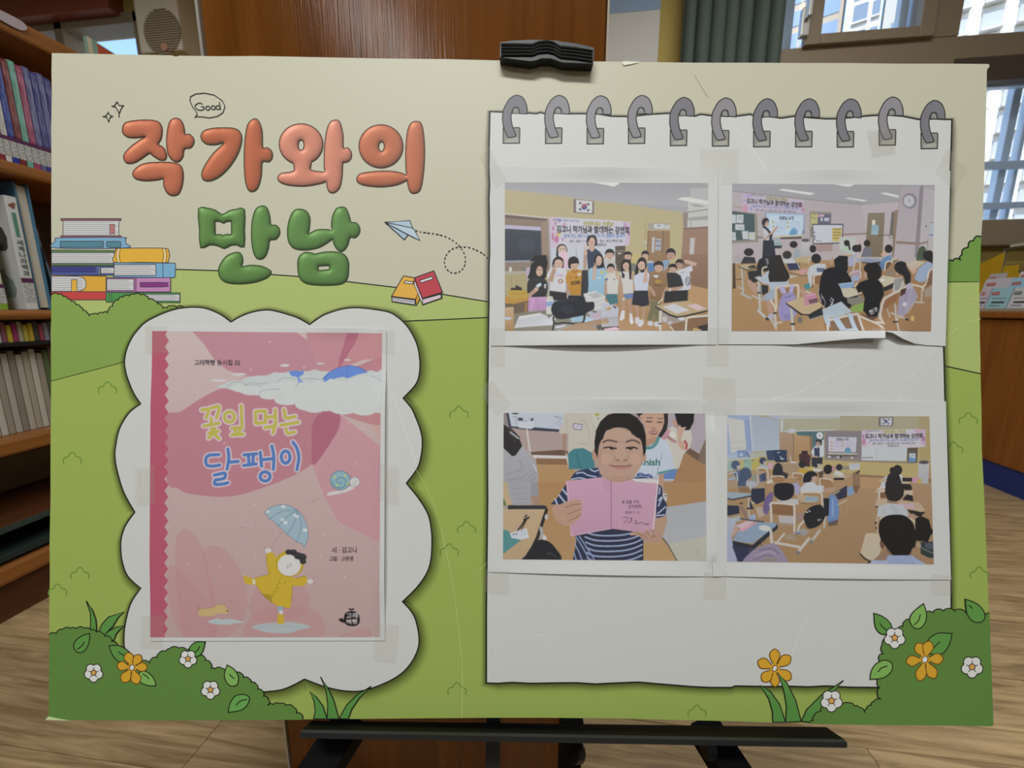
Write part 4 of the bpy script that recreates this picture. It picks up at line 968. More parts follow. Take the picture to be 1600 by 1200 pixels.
# legs
fl = at_z(440, 1420, 0) 
def leg(p, q, w, d, m=M_bk, name='leg'):
    p, q = Vector(p), Vector(q); ax = (q-p).normalized(); sx = Vector((math.cos(.127), math.sin(.127), 0)); sx = (sx - ax*sx.dot(ax)).normalized(); sy = ax.cross(sx)
    pts = [p + sx*a*w/2 + sy*b*d/2 for a, b in ((-1, -1), (1, -1), (1, 1), (-1, 1))]
    return MB().prism(pts, q-p).build(name, m, ez)
def to_floor(pa, pb): t = (0.004 - pa.z)/(pb.z - pa.z); return pa + (pb-pa)*t
pa, pb = L(553, 1122, -.03), L(503, 1200, .0); q0 = to_floor(pa, pb); l1 = leg(pa, q0, .031, .02); MB().box(-.02, .02, -.016, .016, 0, .03, bev=.004, M=Matrix.Translation((q0.x, q0.y, 0))).build('rubber_foot', M_black, l1)
pa, pb = L(1095, 1130, -.03), L(1140, 1200, .0); q1 = to_floor(pa, pb); l2 = leg(pa, q1, .027, .02); MB().box(-.02, .02, -.016, .016, 0, .03, bev=.004, M=Matrix.Translation((q1.x, q1.y, 0))).build('rubber_foot', M_black, l2)
pa, pb = L(774, 1118, -.018), L(770, 1200, -.018); leg(L(774, 1000, -.02), pb + (pb-pa)*.15, .013, .010, M_bk2, 'mast')
pa, pb = L(893, 1118, -.03), L(889, 1200, -.05); q2 = to_floor(pa, pb)
if q2.y > .485: q2.y = .485
l3 = leg(pa, q2, .021, .014, name='leg')
MB().tube([L(905, 1176, -.04), L(895, 1176, -.036)], .009, 12).build('knob', M_black, l3)
MB().tube([L(1098, 1163, -.006), L(1112, 1163, -.006)], .011, 12).build('knob', M_black, l2)
# upper mast behind the board up to the clip
pt = L(852, 82, -.022); leg(pt, L(850, 1000, -.022), .02, .012, M_bk2, 'mast')
# top clip: ribbed black jaw over the board's edge
cl = []
up = [(782, 66), (800, 63.5), (830, 62), (865, 63), (900, 68), (928, 74)]
lo = [(927, 99.5), (905, 98.5), (878, 97.5), (868, 93.5), (860, 91), (846, 91), (838, 94), (829, 95.5), (800, 92), (781, 89)]
pts = [L(x, y, .010) for x, y in up + lo]
zb = BOARD_M.to_3x3() @ Vector((0, 0, -1))
clip = MB().prism(pts, zb*.0085).prism([L(x, y, -.008) for x, y in up + lo], zb*.016).prism([L(x, y, .0015) for x, y in up + [(928, 90), (900, 88), (860, 84), (800, 84), (781, 84)]], zb*.0095).build('clip', M_black, ez)
for k in range(4):
    dy = 4.2 + k*5.2
    ln = [(783, 65.5 + dy*1.0), (806, 65.5 + dy), (832, 66.5 + dy*.95), (842, 62 + dy*.98), (855, 60.5 + dy), (866, 62.5 + dy*1.02), (876, 69 + dy), (900, 71 + dy), (926, 75 + dy)]
    MB().tube([L(x, y, .0105) for x, y in ln], .0011, 6).build('clip_rib', M_bk2, clip)
# ------------------------------------------------------------------ taped paper sheets
S0 = LIFT[0] + 1.2e-4
M_paper = mat('copy_paper', rough=.7, spec=.2, color=ink('#c9c9c8'), bump=.05, bscale=60)
def ss(a, b, x): t = np.clip((x-a)/(b-a), 0, 1); return t*t*(3-2*t)
def tf(s, col, body, x0, y0, x1, y1, size, bold=.012, al=1.0):
    L_ = math.hypot(x1-x0, y1-y0); w = glyphs(body, bold)[2]*size or 1
    s.t(col, body, x0, y0, size, ((x1-x0)/L_, (y1-y0)/L_), L_/w, bold, al)
Canvas.tf = tf
def face(s, cx, cy, rx, ry, skin='#c9a08c', hair=None, dx=0, ln=1):
    if hair: s.e(hair, cx, cy - ry*.28, rx*1.2, ry*1.05)
    s.e(skin, cx, cy, rx, ry)
    if hair: s.p(hair, [(cx-rx*1.08, cy-ry*.15), (cx-rx*.9, cy-ry*.9), (cx, cy-ry*1.25), (cx+rx*.9, cy-ry*.9), (cx+rx*1.08, cy-ry*.15), (cx+rx*.7, cy-ry*.42), (cx, cy-ry*.5), (cx-rx*.7, cy-ry*.42)], 1)
    d = '#4a3834'
    for sx in (-.4, .4): s.l(d, [(cx+dx+rx*(sx-.16), cy-ry*.02), (cx+dx+rx*(sx+.16), cy-ry*.02)], max(6, ry*.11))
    s.l('#a9796a', [(cx+dx, cy+ry*.1), (cx+dx+rx*.06, cy+ry*.28)], ry*.09, al=.6)
    s.l('#8d5550', [(cx+dx-rx*.28, cy+ry*.5), (cx+dx, cy+ry*.56), (cx+dx+rx*.28, cy+ry*.5)], ry*.11)
def sheet(name, label, quad, zf, yb=None, n=(110, 90), mt=None):
    """paper sheet: quad TL TR BR BL in pixels; yb(x) overrides the lower edge"""
    w, h = n; u, v = np.meshgrid(np.linspace(0, 1, w), np.linspace(0, 1, h)); q = np.array(quad, float)
    px = (1-v)*((1-u)*q[0, 0] + u*q[1, 0]) + v*((1-u)*q[3, 0] + u*q[2, 0]); py = (1-v)*((1-u)*q[0, 1] + u*q[1, 1]) + v*((1-u)*q[3, 1] + u*q[2, 1])
    if yb is not None: 
        top = q[0, 1]*(1-u) + q[1, 1]*u; py = top + (yb(px) - top)*v
    X, Y = Bv(px, py); Z = zf(px, py) + S0
    idx = np.arange(h*w).reshape(h, w); f = np.stack([idx[1:, :-1], idx[1:, 1:], idx[:-1, 1:], idx[:-1, :-1]], -1).reshape(-1, 4)
    me = grid_mesh('paper', np.stack([X, Y, Z], -1).reshape(-1, 3), f); me.polygons.foreach_set('use_smooth', np.ones(len(f), bool))
    root = bpy.data.objects.new(name, None); COL.objects.link(root); root.empty_display_size = .03
    cx, cy = B(sum(p[0] for p in quad)/4, max(p[1] for p in quad)); base = Matrix.Translation((cx, cy, S0))
    root.matrix_world = BOARD_M @ base
    o = link('paper', me, root, mt or M_paper); o.location = (-cx, -cy, -S0)
    root['off'] = (-cx, -cy, -S0)
    tag(root, label, 'photo print' if 'photo' in name else 'poster')
    return root
def lay(cv, name, root, quad, zf, label=None, dz=1.6e-4, res=1.45, **kw):
    arr = cv.final(**kw); q = np.array(quad, float)
    w = int((q[1, 0]-q[0, 0])*res)+1; h = int((q[3, 1]-q[0, 1])*res)+1
    u, v = np.meshgrid(np.linspace(0, 1, w), np.linspace(0, 1, h))
    px = (1-v)*((1-u)*q[0, 0] + u*q[1, 0]) + v*((1-u)*q[3, 0] + u*q[2, 0]); py = (1-v)*((1-u)*q[0, 1] + u*q[1, 1]) + v*((1-u)*q[3, 1] + u*q[2, 1])
    kk = cv.ss/cv.k; fx = np.clip((px - cv.x0)*kk - .5, 0, arr.shape[1]-1.001); fy = np.clip((py - cv.y0)*kk - .5, 0, arr.shape[0]-1.001)
    ix, iy = fx.astype(int), fy.astype(int); tx, ty = (fx-ix)[..., None], (fy-iy)[..., None]
    a = arr[iy, ix]*(1-tx)*(1-ty) + arr[iy, ix+1]*tx*(1-ty) + arr[iy+1, ix]*(1-tx)*ty + arr[iy+1, ix+1]*tx*ty
    X, Y = Bv(px, py); Z = zf(px, py) + S0 + dz
    idx = np.arange(h*w).reshape(h, w); f = np.stack([idx[1:, :-1], idx[1:, 1:], idx[:-1, 1:], idx[:-1, :-1]], -1).reshape(-1, 4)
    me = grid_mesh(name, np.stack([X, Y, Z], -1).reshape(-1, 3), f); me.polygons.foreach_set('use_smooth', np.ones(len(f), bool))
    c = a.reshape(-1, 3)/255.0; c = np.where(c <= .04045, c/12.92, ((c+.055)/1.055)**2.4)/E_INK
    c = np.concatenate([np.minimum(c, .95), np.ones((h*w, 1))], 1).astype(np.float32)
    me.color_attributes.new('Col', 'FLOAT_COLOR', 'POINT').data.foreach_set('color', c.ravel())
    o = link(name, me, root, PHOTO); o.location = root['off']
    if label: o['label'] = label
    return o
SK, SKD, HR = '#c7a08c', '#b38a76', '#2c2829'
GQ = 9.4118
# ------------------------------------------------------------------ book cover print
zc = lambda x, y: .0002 + .0030*ss(575, 604, x)*ss(560, 640, y)*(1-ss(900, 985, y)) + .0014*(1-ss(508, 535, y))*np.exp(-((x-530)/45.0)**2) + .0012*(1-ss(236, 262, x))*ss(560, 640, y)*(1-ss(860, 960, y))
cover = sheet('cover_print', 'taped pink book cover print with a child in a yellow raincoat under an umbrella', [(238, 510), (604.5, 514), (602, 1000), (236, 1000.5)], zc)
del cover['category']; tag(cover, None, 'poster')
c = Canvas(236, 516, 600, 997, '#c6a9a6'); C1, C2, GU = (180, 480, 4), (180, 720, 4), (360, 770, 5.2143)
c.T = (0, 0, 1); c.p('#c4b0ae', '236,516 600,516 600,760 236,760', c2='#bda3a1'); c.p('#bda3a1', '236,759 600,759 600,997 236,997', c2='#b59a98')
c.T = C1
c.p('#b88691', '480,145 560,230 620,320 700,390 800,432 900,432 1100,400 1280,400 1250,300 1200,205 1120,145', 0)
c.p('#bb8891', '1198,145 1480,145 1410,350 1400,400 1275,400 1262,330 1205,230'); c.p('#be878e', '1525,145 1690,145 1690,320 1550,330 1400,390 1480,270'); c.p('#ad6a7c', '1468,145 1525,145 1505,220 1405,380 1400,350 1430,240', 1)
c.p('#b77f88', '1480,400 1560,350 1690,315 1690,420', 1)
c.p('#b57d88', '320,700 420,650 560,560 700,505 900,535 1100,590 1250,640 1405,670 1400,760 1340,880 1200,1005 1000,1100 730,1180 480,1165 400,1130 330,1080', 1)
c.p('#c0929a', '1400,660 1700,900 1700,1480 1560,1420 1400,1340 1310,1180 1236,985 1345,860', 0); c.p('#c7a09b', '1430,640 1690,640 1690,870 1590,720', 0, al=.7); c.p('#b5787f', '1400,650 1690,650 1690,730 1560,720', 1, al=.7)
c.p('#a9687a', '1240,720 1300,658 1400,660 1406,740 1360,830 1245,985 1233,850', 1)
c.T = C2
for q in ('390,480 440,425 500,460 560,560 590,680 640,900 620,1100 440,1100 400,900 380,660', '560,560 640,530 720,580 800,720 832,860 800,1000 700,1100 600,1100 590,800', '340,660 420,680 520,800 600,920 640,1100 440,1100 340,880', '845,880 900,780 1000,760 1150,770 1215,830 1200,950 1050,990 900,1000 860,960', '830,1100 860,960 1000,905 1150,905 1260,930 1300,1000 1280,1100', '1400,1100 1500,1055 1590,1045 1590,1100'): c.p('#b88487', q, 1, al=.42)
# clouds
c.T = C1; W1, W2, WL = '#bfc4c4', '#c6c9c8', '#9a9fa6'
c.p(W1, '640,497 690,478 740,458 790,462 830,440 900,428 950,428 1000,408 1060,412 1100,402 1200,402 1250,390 1290,400 1350,405 1560,400 1600,395 1640,405 1690,400 1690,650 1600,640 1300,620 1000,570 800,535 700,508', 1)
for cx, cy, rx, ry in ((790, 505, 60, 26), (860, 520, 80, 30), (960, 520, 90, 34), (1060, 500, 90, 40), (1160, 520, 110, 60), (970, 555, 60, 22), (1080, 580, 80, 32), (1250, 570, 110, 90), (1210, 610, 80, 36), (1330, 540, 130, 95), (1300, 610, 90, 38), (1450, 560, 170, 100), (1430, 630, 90, 40), (1560, 540, 140, 110), (1560, 640, 80, 36), (1660, 600, 80, 60)): c.e(W2, cx, cy, rx, ry)
for q in ('700,500 740,470 800,472 830,490 880,482 920,500', '900,550 925,520 990,512 1040,515', '1010,475 1060,440 1130,450', '1130,500 1170,455 1230,445 1290,455 1310,470', '1600,430 1650,450 1690,490', '810,490 860,470 920,480 960,470'): c.l(WL, q, 3.5, 1)
for cx, cy, rx, ry in ((780, 420, 46, 9), (655, 458, 52, 8), (1066, 364, 30, 9), (1288, 353, 26, 5), (1455, 330, 24, 5)): c.e('#c9c4c6', cx, cy, rx, ry)
c.p('#6888cc', '1300,448 1340,410 1400,380 1470,366 1535,380 1580,408 1550,414 1510,424 1470,440 1450,446 1435,436 1400,440 1368,450 1350,446 1316,468'); c.l('#4a68ab', '1300,448 1340,410 1400,380 1470,366 1535,380 1580,408', 4, 1); c.l('#5673b6', '1460,370 1450,440', 3)
c.p('#6888cc', '1092,395 1110,402 1130,394 1160,402 1184,395 1180,420 1150,437 1110,432 1095,415'); c.p('#7d98cf', '1138,432 1158,436 1162,455 1184,468 1150,473'); 
# little lights
c.T = (0, 0, 1)
for x, y in ((423, 534), (476, 574), (547, 660), (567, 669), (352, 692), (556, 724), (399, 788), (508, 836), (400, 866), (503, 869), (393, 578), (540, 900), (295, 880), (345, 884), (450, 900)): c.e('#d6b3b3', x, y, 1.6, al=.8)
# spine strip with teeth
z_ = [(236, 516)] + [p for k in range(27) for p in ((265.8 - k*.07, 514 + k*18.7), (259.6 - k*.07, 523.3 + k*18.7))] + [(236, 1020)]
c.fill('#b0586b', z_)
# title
def title(strokes, col):
    for wd, cc in ((38, '#cdbac4'), (20, col)):
        for s_ in strokes:
            if isinstance(s_, tuple): c.l(cc, ell(*s_), wd, closed=True)
            else: c.l(cc, s_, wd, 1 if s_.count(' ') > 1 else 0)
c.T = C1
title(['548,642 572,638 590,640 585,662 574,690', '602,630 630,624 654,620 652,650 640,692', '606,692 606,735', '560,742 655,724', '605,762 632,758', '590,787 650,775', '620,782 608,800 590,816', '626,792 655,820', (720, 685, 31, 32), '793,615 798,732', '735,757 800,750', '735,797 806,793', '757,760 758,793', '783,756 783,792',
       '882,652 943,648', '943,648 945,720', '882,652 884,726', '884,726 945,720', '952,688 1004,682', '1005,640 1008,735', '942,752 970,748 1000,742 996,765 990,785', '1060,640 1064,665 1070,690 1095,690 1130,682', '1040,737 1150,718', '1072,757 1076,772 1082,787 1102,785 1126,778'], '#b8ae55')
title(['655,920 610,922 582,930 572,955 580,985 615,992 660,985', '710,885 716,940 705,1010', '716,968 775,962', '625,1048 660,1040 692,1036 690,1064 660,1074 632,1080 630,1104 670,1104 710,1096', '810,922 890,915', '808,988 886,978', '838,925 842,982', '868,922 866,980', '912,905 920,992', '922,952 984,946', '984,866 996,930 994,1012', (942, 1056, 31, 29), (1070, 935, 27, 38), '1115,842 1140,880 1152,940 1140,1014'], '#5478b4')
# snail
c.e('#8badb8', 1410, 1080, 63, 59); c.l('#56748a', ell(1410, 1080, 63, 59), 4, closed=True)
c.p('#c7c5c6', '1330,1175 1348,1152 1430,1140 1470,1115 1505,1112 1480,1140 1400,1165', 1); c.e('#c9c6c6', 1500, 1090, 31, 30); c.l('#8a8890', ell(1500, 1090, 31, 30), 2.5, closed=True); c.l('#8a8890', '1480,1062 1476,1050', 4); c.l('#8a8890', '1512,1062 1518,1050', 4); c.l('#6d6a70', '1490,1088 1496,1092', 3); c.l('#6d6a70', '1508,1086 1514,1084', 3); c.l('#8a5f60', '1496,1104 1508,1102', 3)
c.l('#567488', [(1410 + r*math.cos(a), 1088 + r*.92*math.sin(a)) for a, r in ((k*.5, 6 + k*2.3) for k in range(20))], 4, 1); 
for x, y in ((1375, 1060), (1440, 1050), (1390, 1110), (1455, 1100)): c.e('#b9bf7a', x, y, 8)
c.T = C2; c.l('#9a7f86', '1170,270 1240,248 1300,230', 2.5, al=.6)
# dog and puddles
c.p('#afb8ba', '585,1000 640,980 680,988 720,982 810,1003 760,1012 700,1020 620,1015', 1); c.p('#c2a878', '530,922 620,912 650,892 690,898 718,932 706,952 640,948 622,966 545,966 525,958'); c.l('#8f7650', '515,900 532,930', 4); c.e('#5a4438', 707, 934, 5); c.l('#9a815a', '530,922 620,912 650,892 690,898 718,932', 2.5)
# child
c.T = GU; YC, YL = '#c4a63a', '#8a742c'
c.p('#abb4b6', '180,1090 260,1062 400,1052 520,1050 665,1085 560,1110 480,1137 300,1130 220,1105', 1); c.l('#8d9aa0', '230,1085 330,1075 460,1082 560,1090', 3, 1)
c.p('#9ab0bc', '285,155 330,118 400,96 470,98 540,130 590,180 625,250 638,320 630,390 605,440 590,410 545,398 520,370 465,335 440,300 395,270 370,235 325,210'); um = '#62798c'
c.l(um, '285,155 330,118 400,96 470,98 540,130 590,180 625,250 638,320 630,390 605,440', 4, 1)
for q in ('545,135 420,150 328,208', '548,138 470,190 395,270', '550,140 530,230 468,335', '555,145 585,260 545,398'): c.l(um, q, 4, 1)
c.l(um, '605,440 590,410 545,398 520,370 465,335 440,300 395,270 370,235 325,210 285,155', 3.5)
for x, y, r in ((310, 150, 14), (437, 108, 18), (430, 215, 14), (455, 240, 18), (530, 180, 14), (552, 192, 14), (615, 300, 20)): c.e('#cdd0d2', x, y, r, r*.75)
c.l('#9a8791', '430,310 332,445', 4); c.e('#cbc5c5', 315, 466, 26, 20); c.l('#8d7c84', '280,470 285,440 300,430', 4)
c.p(YC, '300,500 345,480 385,530 400,600 412,668 325,660 302,570', 1); c.e(YC, 488, 572, 116, 108)
c.p(YC, '110,690 128,665 150,682 195,692 192,745 130,738', 0); c.p('#c9d0c8', '188,700 206,700 212,738 190,742')
c.p(YC, '202,690 330,655 420,658 540,690 625,672 632,720 600,755 512,752 500,900 492,936 400,922 345,890 340,872 260,812 212,742'); c.p('#a88c30', '215,745 262,812 342,830 345,890 290,850')
for q in ('202,690 330,655', '215,745 262,812 345,890 400,922 492,936', '512,752 500,900', '418,680 380,770 345,830', '300,500 302,570 325,655', '540,690 625,672'): c.l(YL, q, 3)
for x, y in ((410, 732), (395, 770), (378, 803), (358, 835), (450, 730)): c.e(YL, x, y, 5)
c.e('#cfccca', 485, 585, 94, 88); c.l(YL, ell(488, 575, 108, 102), 3, closed=True)
for x, y, r in ((480, 478, 26), (520, 482, 30), (556, 508, 34), (590, 520, 36), (597, 555, 26)): c.e('#3a373c', x, y, r, r*.85)
for x, y in ((475, 470), (520, 472), (560, 500), (595, 515), (600, 550), (540, 515)): c.l('#6d6870', [(x-10, y), (x, y-6), (x+10, y)], 3)
c.l('#9a8078', '465,608 475,585 500,572 498,590 466,612', 3.5, 1); c.e('#cbc5c5', 655, 716, 25, 20); c.l('#8d8088', '675,700 690,690', 4); c.l('#8d8088', '680,720 696,725', 4)
c.p('#8fa6b6', '388,920 438,920 432,960 396,955'); c.e('#cbc8c6', 418, 968, 18, 16); c.p(YC, '388,985 442,985 444,1062 388,1062')
for q in ('80,285 115,275', '205,235 225,225', '0,880 20,884', '140,915 175,925', '670,65 690,62'): c.l('#8d7278', q, 5, al=.7)
# lettering on the cover
c.T = C1; c.tf('#3a3034', '고래책빵 동시집 32', 500, 361, 786, 361, 38, .016)
c.T = C2; c.tf('#332b2e', '시 · 김고니', 1358, 569, 1512, 569, 40, .014); c.tf('#332b2e', '그림 · 고현경', 1340, 620, 1490, 620, 32, .014)
c.p('#2a2628', '1432,985 1440,950 1470,935 1510,940 1530,970 1528,1010 1500,1028 1460,1025 1438,1010', 1); c.p('#2a2628', '1396,985 1412,982 1418,975 1432,990 1436,1008 1418,1004 1408,998'); c.e('#2a2628', 1472, 923, 9, 5, 20); c.e('#2a2628', 1488, 923, 9, 5, -20); c.l('#2a2628', '1480,925 1480,938', 4)
c.tf('#cfc8c6', '고래', 1446, 978, 1520, 974, 38, .02); c.tf('#cfc8c6', '책빵', 1446, 1016, 1520, 1010, 34, .02)
lay(c, 'printed_cover', cover, [(239.5, 517.5), (597.5, 521), (594, 994), (236.5, 994.5)], zc, noise=2.5, blur=1, gain=1.02, res=1.3)
# ------------------------------------------------------------------ photo 1: class standing before a banner
z1 = lambda x, y: .0002 + .0042*ss(495, 540, y)*np.sin(np.pi*np.clip((x-785)/310, 0, 1))**1.2 + .0016*(1-ss(262, 285, y))*np.exp(-((x-945)/70.0)**2)
ph1 = sheet('photo_print', 'taped photo print of a class and teacher posing under a banner', [(767, 261), (1121, 266), (1118.5, 538.5), (767, 540.5)], z1)
c = Canvas(787, 284, 1108, 519, '#9d9ba1')
A, Bq, Cq, D = (780, 280, GQ), (940, 280, GQ), (780, 400, GQ), (940, 400, GQ)
c.T = A
c.p('#96949a', '60,40 3080,40 3080,420 60,300', c2='#a6a4aa')
c.p('#b0a27a', '60,158 500,205 1000,265 1120,290 1600,345 2006,395 2306,445 2710,500 2710,1500 60,1500', c2='#b8aa78')
c.p('#d3d3d0', '1270,48 1420,68 1600,100 1680,122 1770,70 1700,50')
c.T = Bq
c.p('#b7b5b6', '1290,150 1570,130 1570,330 1300,270', al=.6); c.p('#cfcfca', '1095,305 1180,275 1280,275 1570,330 1570,385 1400,372 1300,345 1200,322')
c.p('#bab9b6', '1265,345 1570,380 1570,720 1250,715'); c.p('#99989a', '1265,575 1570,540 1570,600 1265,622'); c.l('#8d8c90', '1340,400 1480,410', 16); c.l('#8d8c90', '1310,375 1430,390', 12); c.l('#6c6866', '1255,495 1570,452', 10); c.l('#a19e9e', '1310,600 1300,715', 18)
c.p('#8d7c77', '1188,500 1265,492 1250,715 1195,728'); c.p('#98745f', '1195,722 1570,702 1570,1140 1165,1140'); c.l('#7b6158', '1198,738 1570,715', 20); c.p('#b6b2b4', '1295,870 1365,870 1345,1140 1280,1140')
c.p('#a0968a', '668,655 1000,655 1000,745 668,745'); c.p('#c1c5c9', '765,665 905,672 905,735 765,730'); c.p('#b5bab6', '915,680 1000,680 1000,738 915,738'); c.l('#8b9099', '815,690 855,695', 24)
c.p('#977353', '680,765 1000,765 985,1500 660,1500'); c.l('#6d4e3a', '905,765 885,1140', 10); c.l('#6d4e3a', '675,760 665,1140', 10); c.p('#b4b3b8', '735,860 778,860 765,1080 728,1080'); c.p('#a9aebb', '795,885 872,885 864,1055 780,1050'); 
for y in (915, 985): c.l('#4b4f5e', [(795, y), (865, y+3)], 12)
for y in (945, 965, 1015, 1035): c.l('#7b8090', [(795, y), (860, y+2)], 7)
c.l('#a59558', '640,650 630,900', 14); c.p('#b3b1a0', '615,900 652,900 650,1000 615,1000'); c.l('#8d8b60', '615,985 650,985', 12)
c.T = A
c.p('#8b7566', '85,525 720,588 740,1500 85,1500', c2='#7f6a5c'); c.l('#c6bfbb', '85,515 720,578', 16); c.p('#65554f', '85,535 700,598 700,622 85,575'); c.p('#a08674', '620,640 715,600 735,1129 640,1129', al=.6)
c.p('#b1a8c6', '85,680 610,710 612,768 85,738'); c.p('#3a414e', '85,735 612,765 618,1240 85,1240', c2='#343a45'); c.p('#434c5c', '300,900 480,880 500,1060 330,1080', 1, al=.5)
c.p('#9996a0', '715,588 745,588 765,1300 738,1300')
c.p('#76666d', '1090,300 1392,330 1388,527 1090,500'); c.p('#c5c5c7', '1128,312 1367,335 1362,508 1128,490'); c.e('#a44f62', 1248, 412, 42, 45); c.p('#465592', '1206,412 1225,425 1250,415 1275,405 1290,415 1280,445 1248,460 1215,445', 1)
for x, y, r in ((1187, 362, -40), (1305, 377, 40), (1187, 452, 40), (1305, 465, -40)): c.p('#4c4f57', ell(x, y, 24, 15, r, 8))
c.p('#c0bccb', '735,560 1600,608 1926,640 1910,985 1700,1000 750,1018'); c.p('#c4a8c2', '735,560 860,568 830,760 900,1010 752,1018', al=.75); c.p('#c3a3c3', '1820,630 1926,640 1910,985 1840,990 1870,800', al=.7)
for x, y, rx, ry, cc in ((790, 730, 14, 30, '#b0679c'), (785, 850, 16, 60, '#b86d96'), (840, 890, 34, 50, '#c06a98'), (825, 660, 18, 25, '#b57aa6'), (885, 615, 30, 30, '#a58ac4'), (955, 670, 26, 20, '#bf87b0'), (930, 890, 16, 30, '#bd85b4'), (1850, 690, 30, 36, '#b98ab8'), (1900, 800, 14, 40, '#a46a9a'), (1830, 660, 12, 20, '#b98ab8')): c.e(cc, x, y, rx, ry)
c.p('#c9ae5a', '830,800 905,800 870,860')
c.tf('#5a5f8e', '2025학년도 그림책 작가와의 만남', 785, 618, 1170, 637, 36); c.tf('#9d9338', '안녕하세요 선생님!', 1235, 688, 1676, 696, 76, .03); c.tf('#37353b', '김고니 작가님과 함께하는 강연회', 840, 782, 1905, 802, 112, .035)
c.tf('#4b70b4', '함께 하는 힘이 나는 글쓰기-"다 괜찮아 질거야"', 950, 866, 1856, 862, 62, .02); c.tf('#4a4852', '일시 : 2025. 7. 11(금) 3교시   장소 : 본교 2학년 교실', 1030, 936, 1806, 930, 44, .015); c.tf('#45434b', '초등학교', 1420, 990, 1572, 988, 46, .015)
c.p('#bac1cd', '755,1018 1700,1000 1700,1340 760,1340'); c.l('#8f949e', '1128,1020 1130,1200', 9)
c.T = Bq; c.p('#5a4f48', '195,990 345,988 340,1360 200,1360'); c.l('#8b7d70', '205,1065 340,1060', 12); c.p('#a9a6a6', '235,1085 280,1085 290,1129 230,1129')
# room below
c.T = Cq
c.p('#a99b70', '85,100 700,90 720,640 85,640'); c.p('#897666', '85,100 480,95 440,225 85,230'); c.p('#a8a197', '85,238 410,225 400,262 85,278'); c.l('#8f95a8', '85,88 540,78', 26); c.l('#85793f', '180,280 185,500', 7, al=.5)
c.p('#c9c7c6', '145,170 185,170 185,232 145,235'); c.p('#6a7a6a', '330,180 395,180 395,215 330,220')
c.p('#6c5848', '90,690 430,655 425,880 90,880'); c.p('#bd8838', '90,600 440,600 432,660 220,708 90,702'); c.p('#bf9838', '135,505 412,512 418,622 145,632'); c.p('#37302c', '165,505 180,468 230,480 250,430 290,455 330,470 338,508'); c.l('#a47f2c', '165,560 410,555', 10); c.p('#a8763c', '380,690 410,690 400,850 370,850')
c.T = D
c.p('#b3885a', '-100,420 1570,420 1570,1110 -100,1110', c2='#a87c50'); c.p('#916d57', '1165,-20 1570,-20 1560,492 1300,430 1165,430', c2='#84604a'); c.p('#bfae6a', '430,-20 665,-20 665,130 430,130'); c.p('#94714f', '665,-20 1000,-20 990,130 680,90'); c.p('#55493f', '200,-20 430,-20 420,200 220,200'); c.p('#bb8c5f', '1290,440 1555,490 1555,780 1260,680')
# back row
c.T = A
c.p('#352e31', '838,1150 842,1030 870,980 920,960 972,982 998,1040 992,1085 950,1060 870,1080 868,1150', 1); c.e('#cbab9e', 925, 1048, 63, 68); c.l('#5a4640', '885,1035 910,1033', 9); c.l('#5a4640', '940,1030 965,1030', 9); c.p('#d8b2c6', '885,1085 1005,1072 1012,1310 890,1330')
c.p('#c4c8d3', '1235,1330 1250,1120 1300,1040 1320,1330'); c.p('#b08d7c', '1232,1330 1235,1110 1290,1100 1280,1330')
c.p('#333c55', '1285,1050 1330,1015 1395,1015 1490,1085 1560,1330 1300,1330'); c.p('#c4c8d3', '1480,1080 1520,1130 1540,1330 1490,1330')
c.p('#2f292c', '1285,930 1295,860 1355,828 1412,850 1434,915 1420,985 1300,985', 1); c.p('#c39c8a', '1320,970 1392,970 1400,1040 1360,1080 1315,1040'); face(c, 1354, 930, 54, 72, '#c9a190')
c.p('#2f292c', '1292,920 1310,860 1360,845 1330,885 1305,930'); c.e(SK, 1266, 1085, 28, 42); c.l(SK, '1256,1060 1248,990', 17); c.l(SK, '1276,1055 1284,988', 17)
c.T = Bq
for x, y, rx, ry, tone in ((115, 1120, 58, 68, SK), (380, 1140, 52, 55, SK), (635, 1135, 48, 60, SK), (1010, 1120, 60, 75, '#b98f7d')): face(c, x, y, rx, ry, tone, '#2b272a')
c.T = D; c.p('#b9b4b2', '50,60 180,60 215,160 190,260 40,120'); c.l(SK, '30,50 60,0', 30); c.p('#77746f', '420,105 500,120 495,240 430,230'); c.p('#4c79b5', '660,120 750,95 790,205 690,255'); c.p('#7d9abf', '885,75 1000,55 960,155 905,240'); c.p('#b9b9bd', '665,80 750,75 750,105 665,110')
# front row, left half
c.T = Cq
c.p('#26242a', '450,90 520,0 690,-10 712,110 690,260 640,200 560,80'); c.p('#b49db9', '395,180 462,160 440,340 400,362')
c.p('#2a2729', '420,335 445,250 465,140 510,90 590,76 655,120 695,215 690,310 650,335 520,330', 1); c.e(SK, 590, 228, 52, 76); c.p('#2a2729', '520,200 540,120 600,105 640,150 600,140 560,170 540,230'); c.l('#3d2f2c', '570,205 595,203', 9); c.l('#3d2f2c', '612,210 632,212', 9); c.l('#8d5550', '590,268 615,268', 9)
c.p('#2f3035', '412,410 438,345 540,312 650,325 700,380 716,455 692,605 480,608 408,535', 0); c.p(SKD, '420,565 520,482 585,500 470,596'); c.p('#b9cbe0', '532,440 606,394 624,436 570,472'); c.e(SK, 545, 490, 32, 30); c.t('#d0d0d4', 'E', 655, 475, 78, bold=.04)
c.p('#c28dc3', '432,612 690,602 705,805 420,805', c2='#b97fb4'); c.l('#a9709f', '560,640 580,800', 10); c.l('#d3a6d2', '500,640 470,790', 14)
c.p('#2f292a', '778,130 800,50 870,12 935,50 945,130 925,190 800,180', 1); face(c, 872, 118, 62, 80, '#cfa591'); c.p('#2f292a', '790,110 810,50 870,25 930,55 940,100 890,55 830,60 808,110')
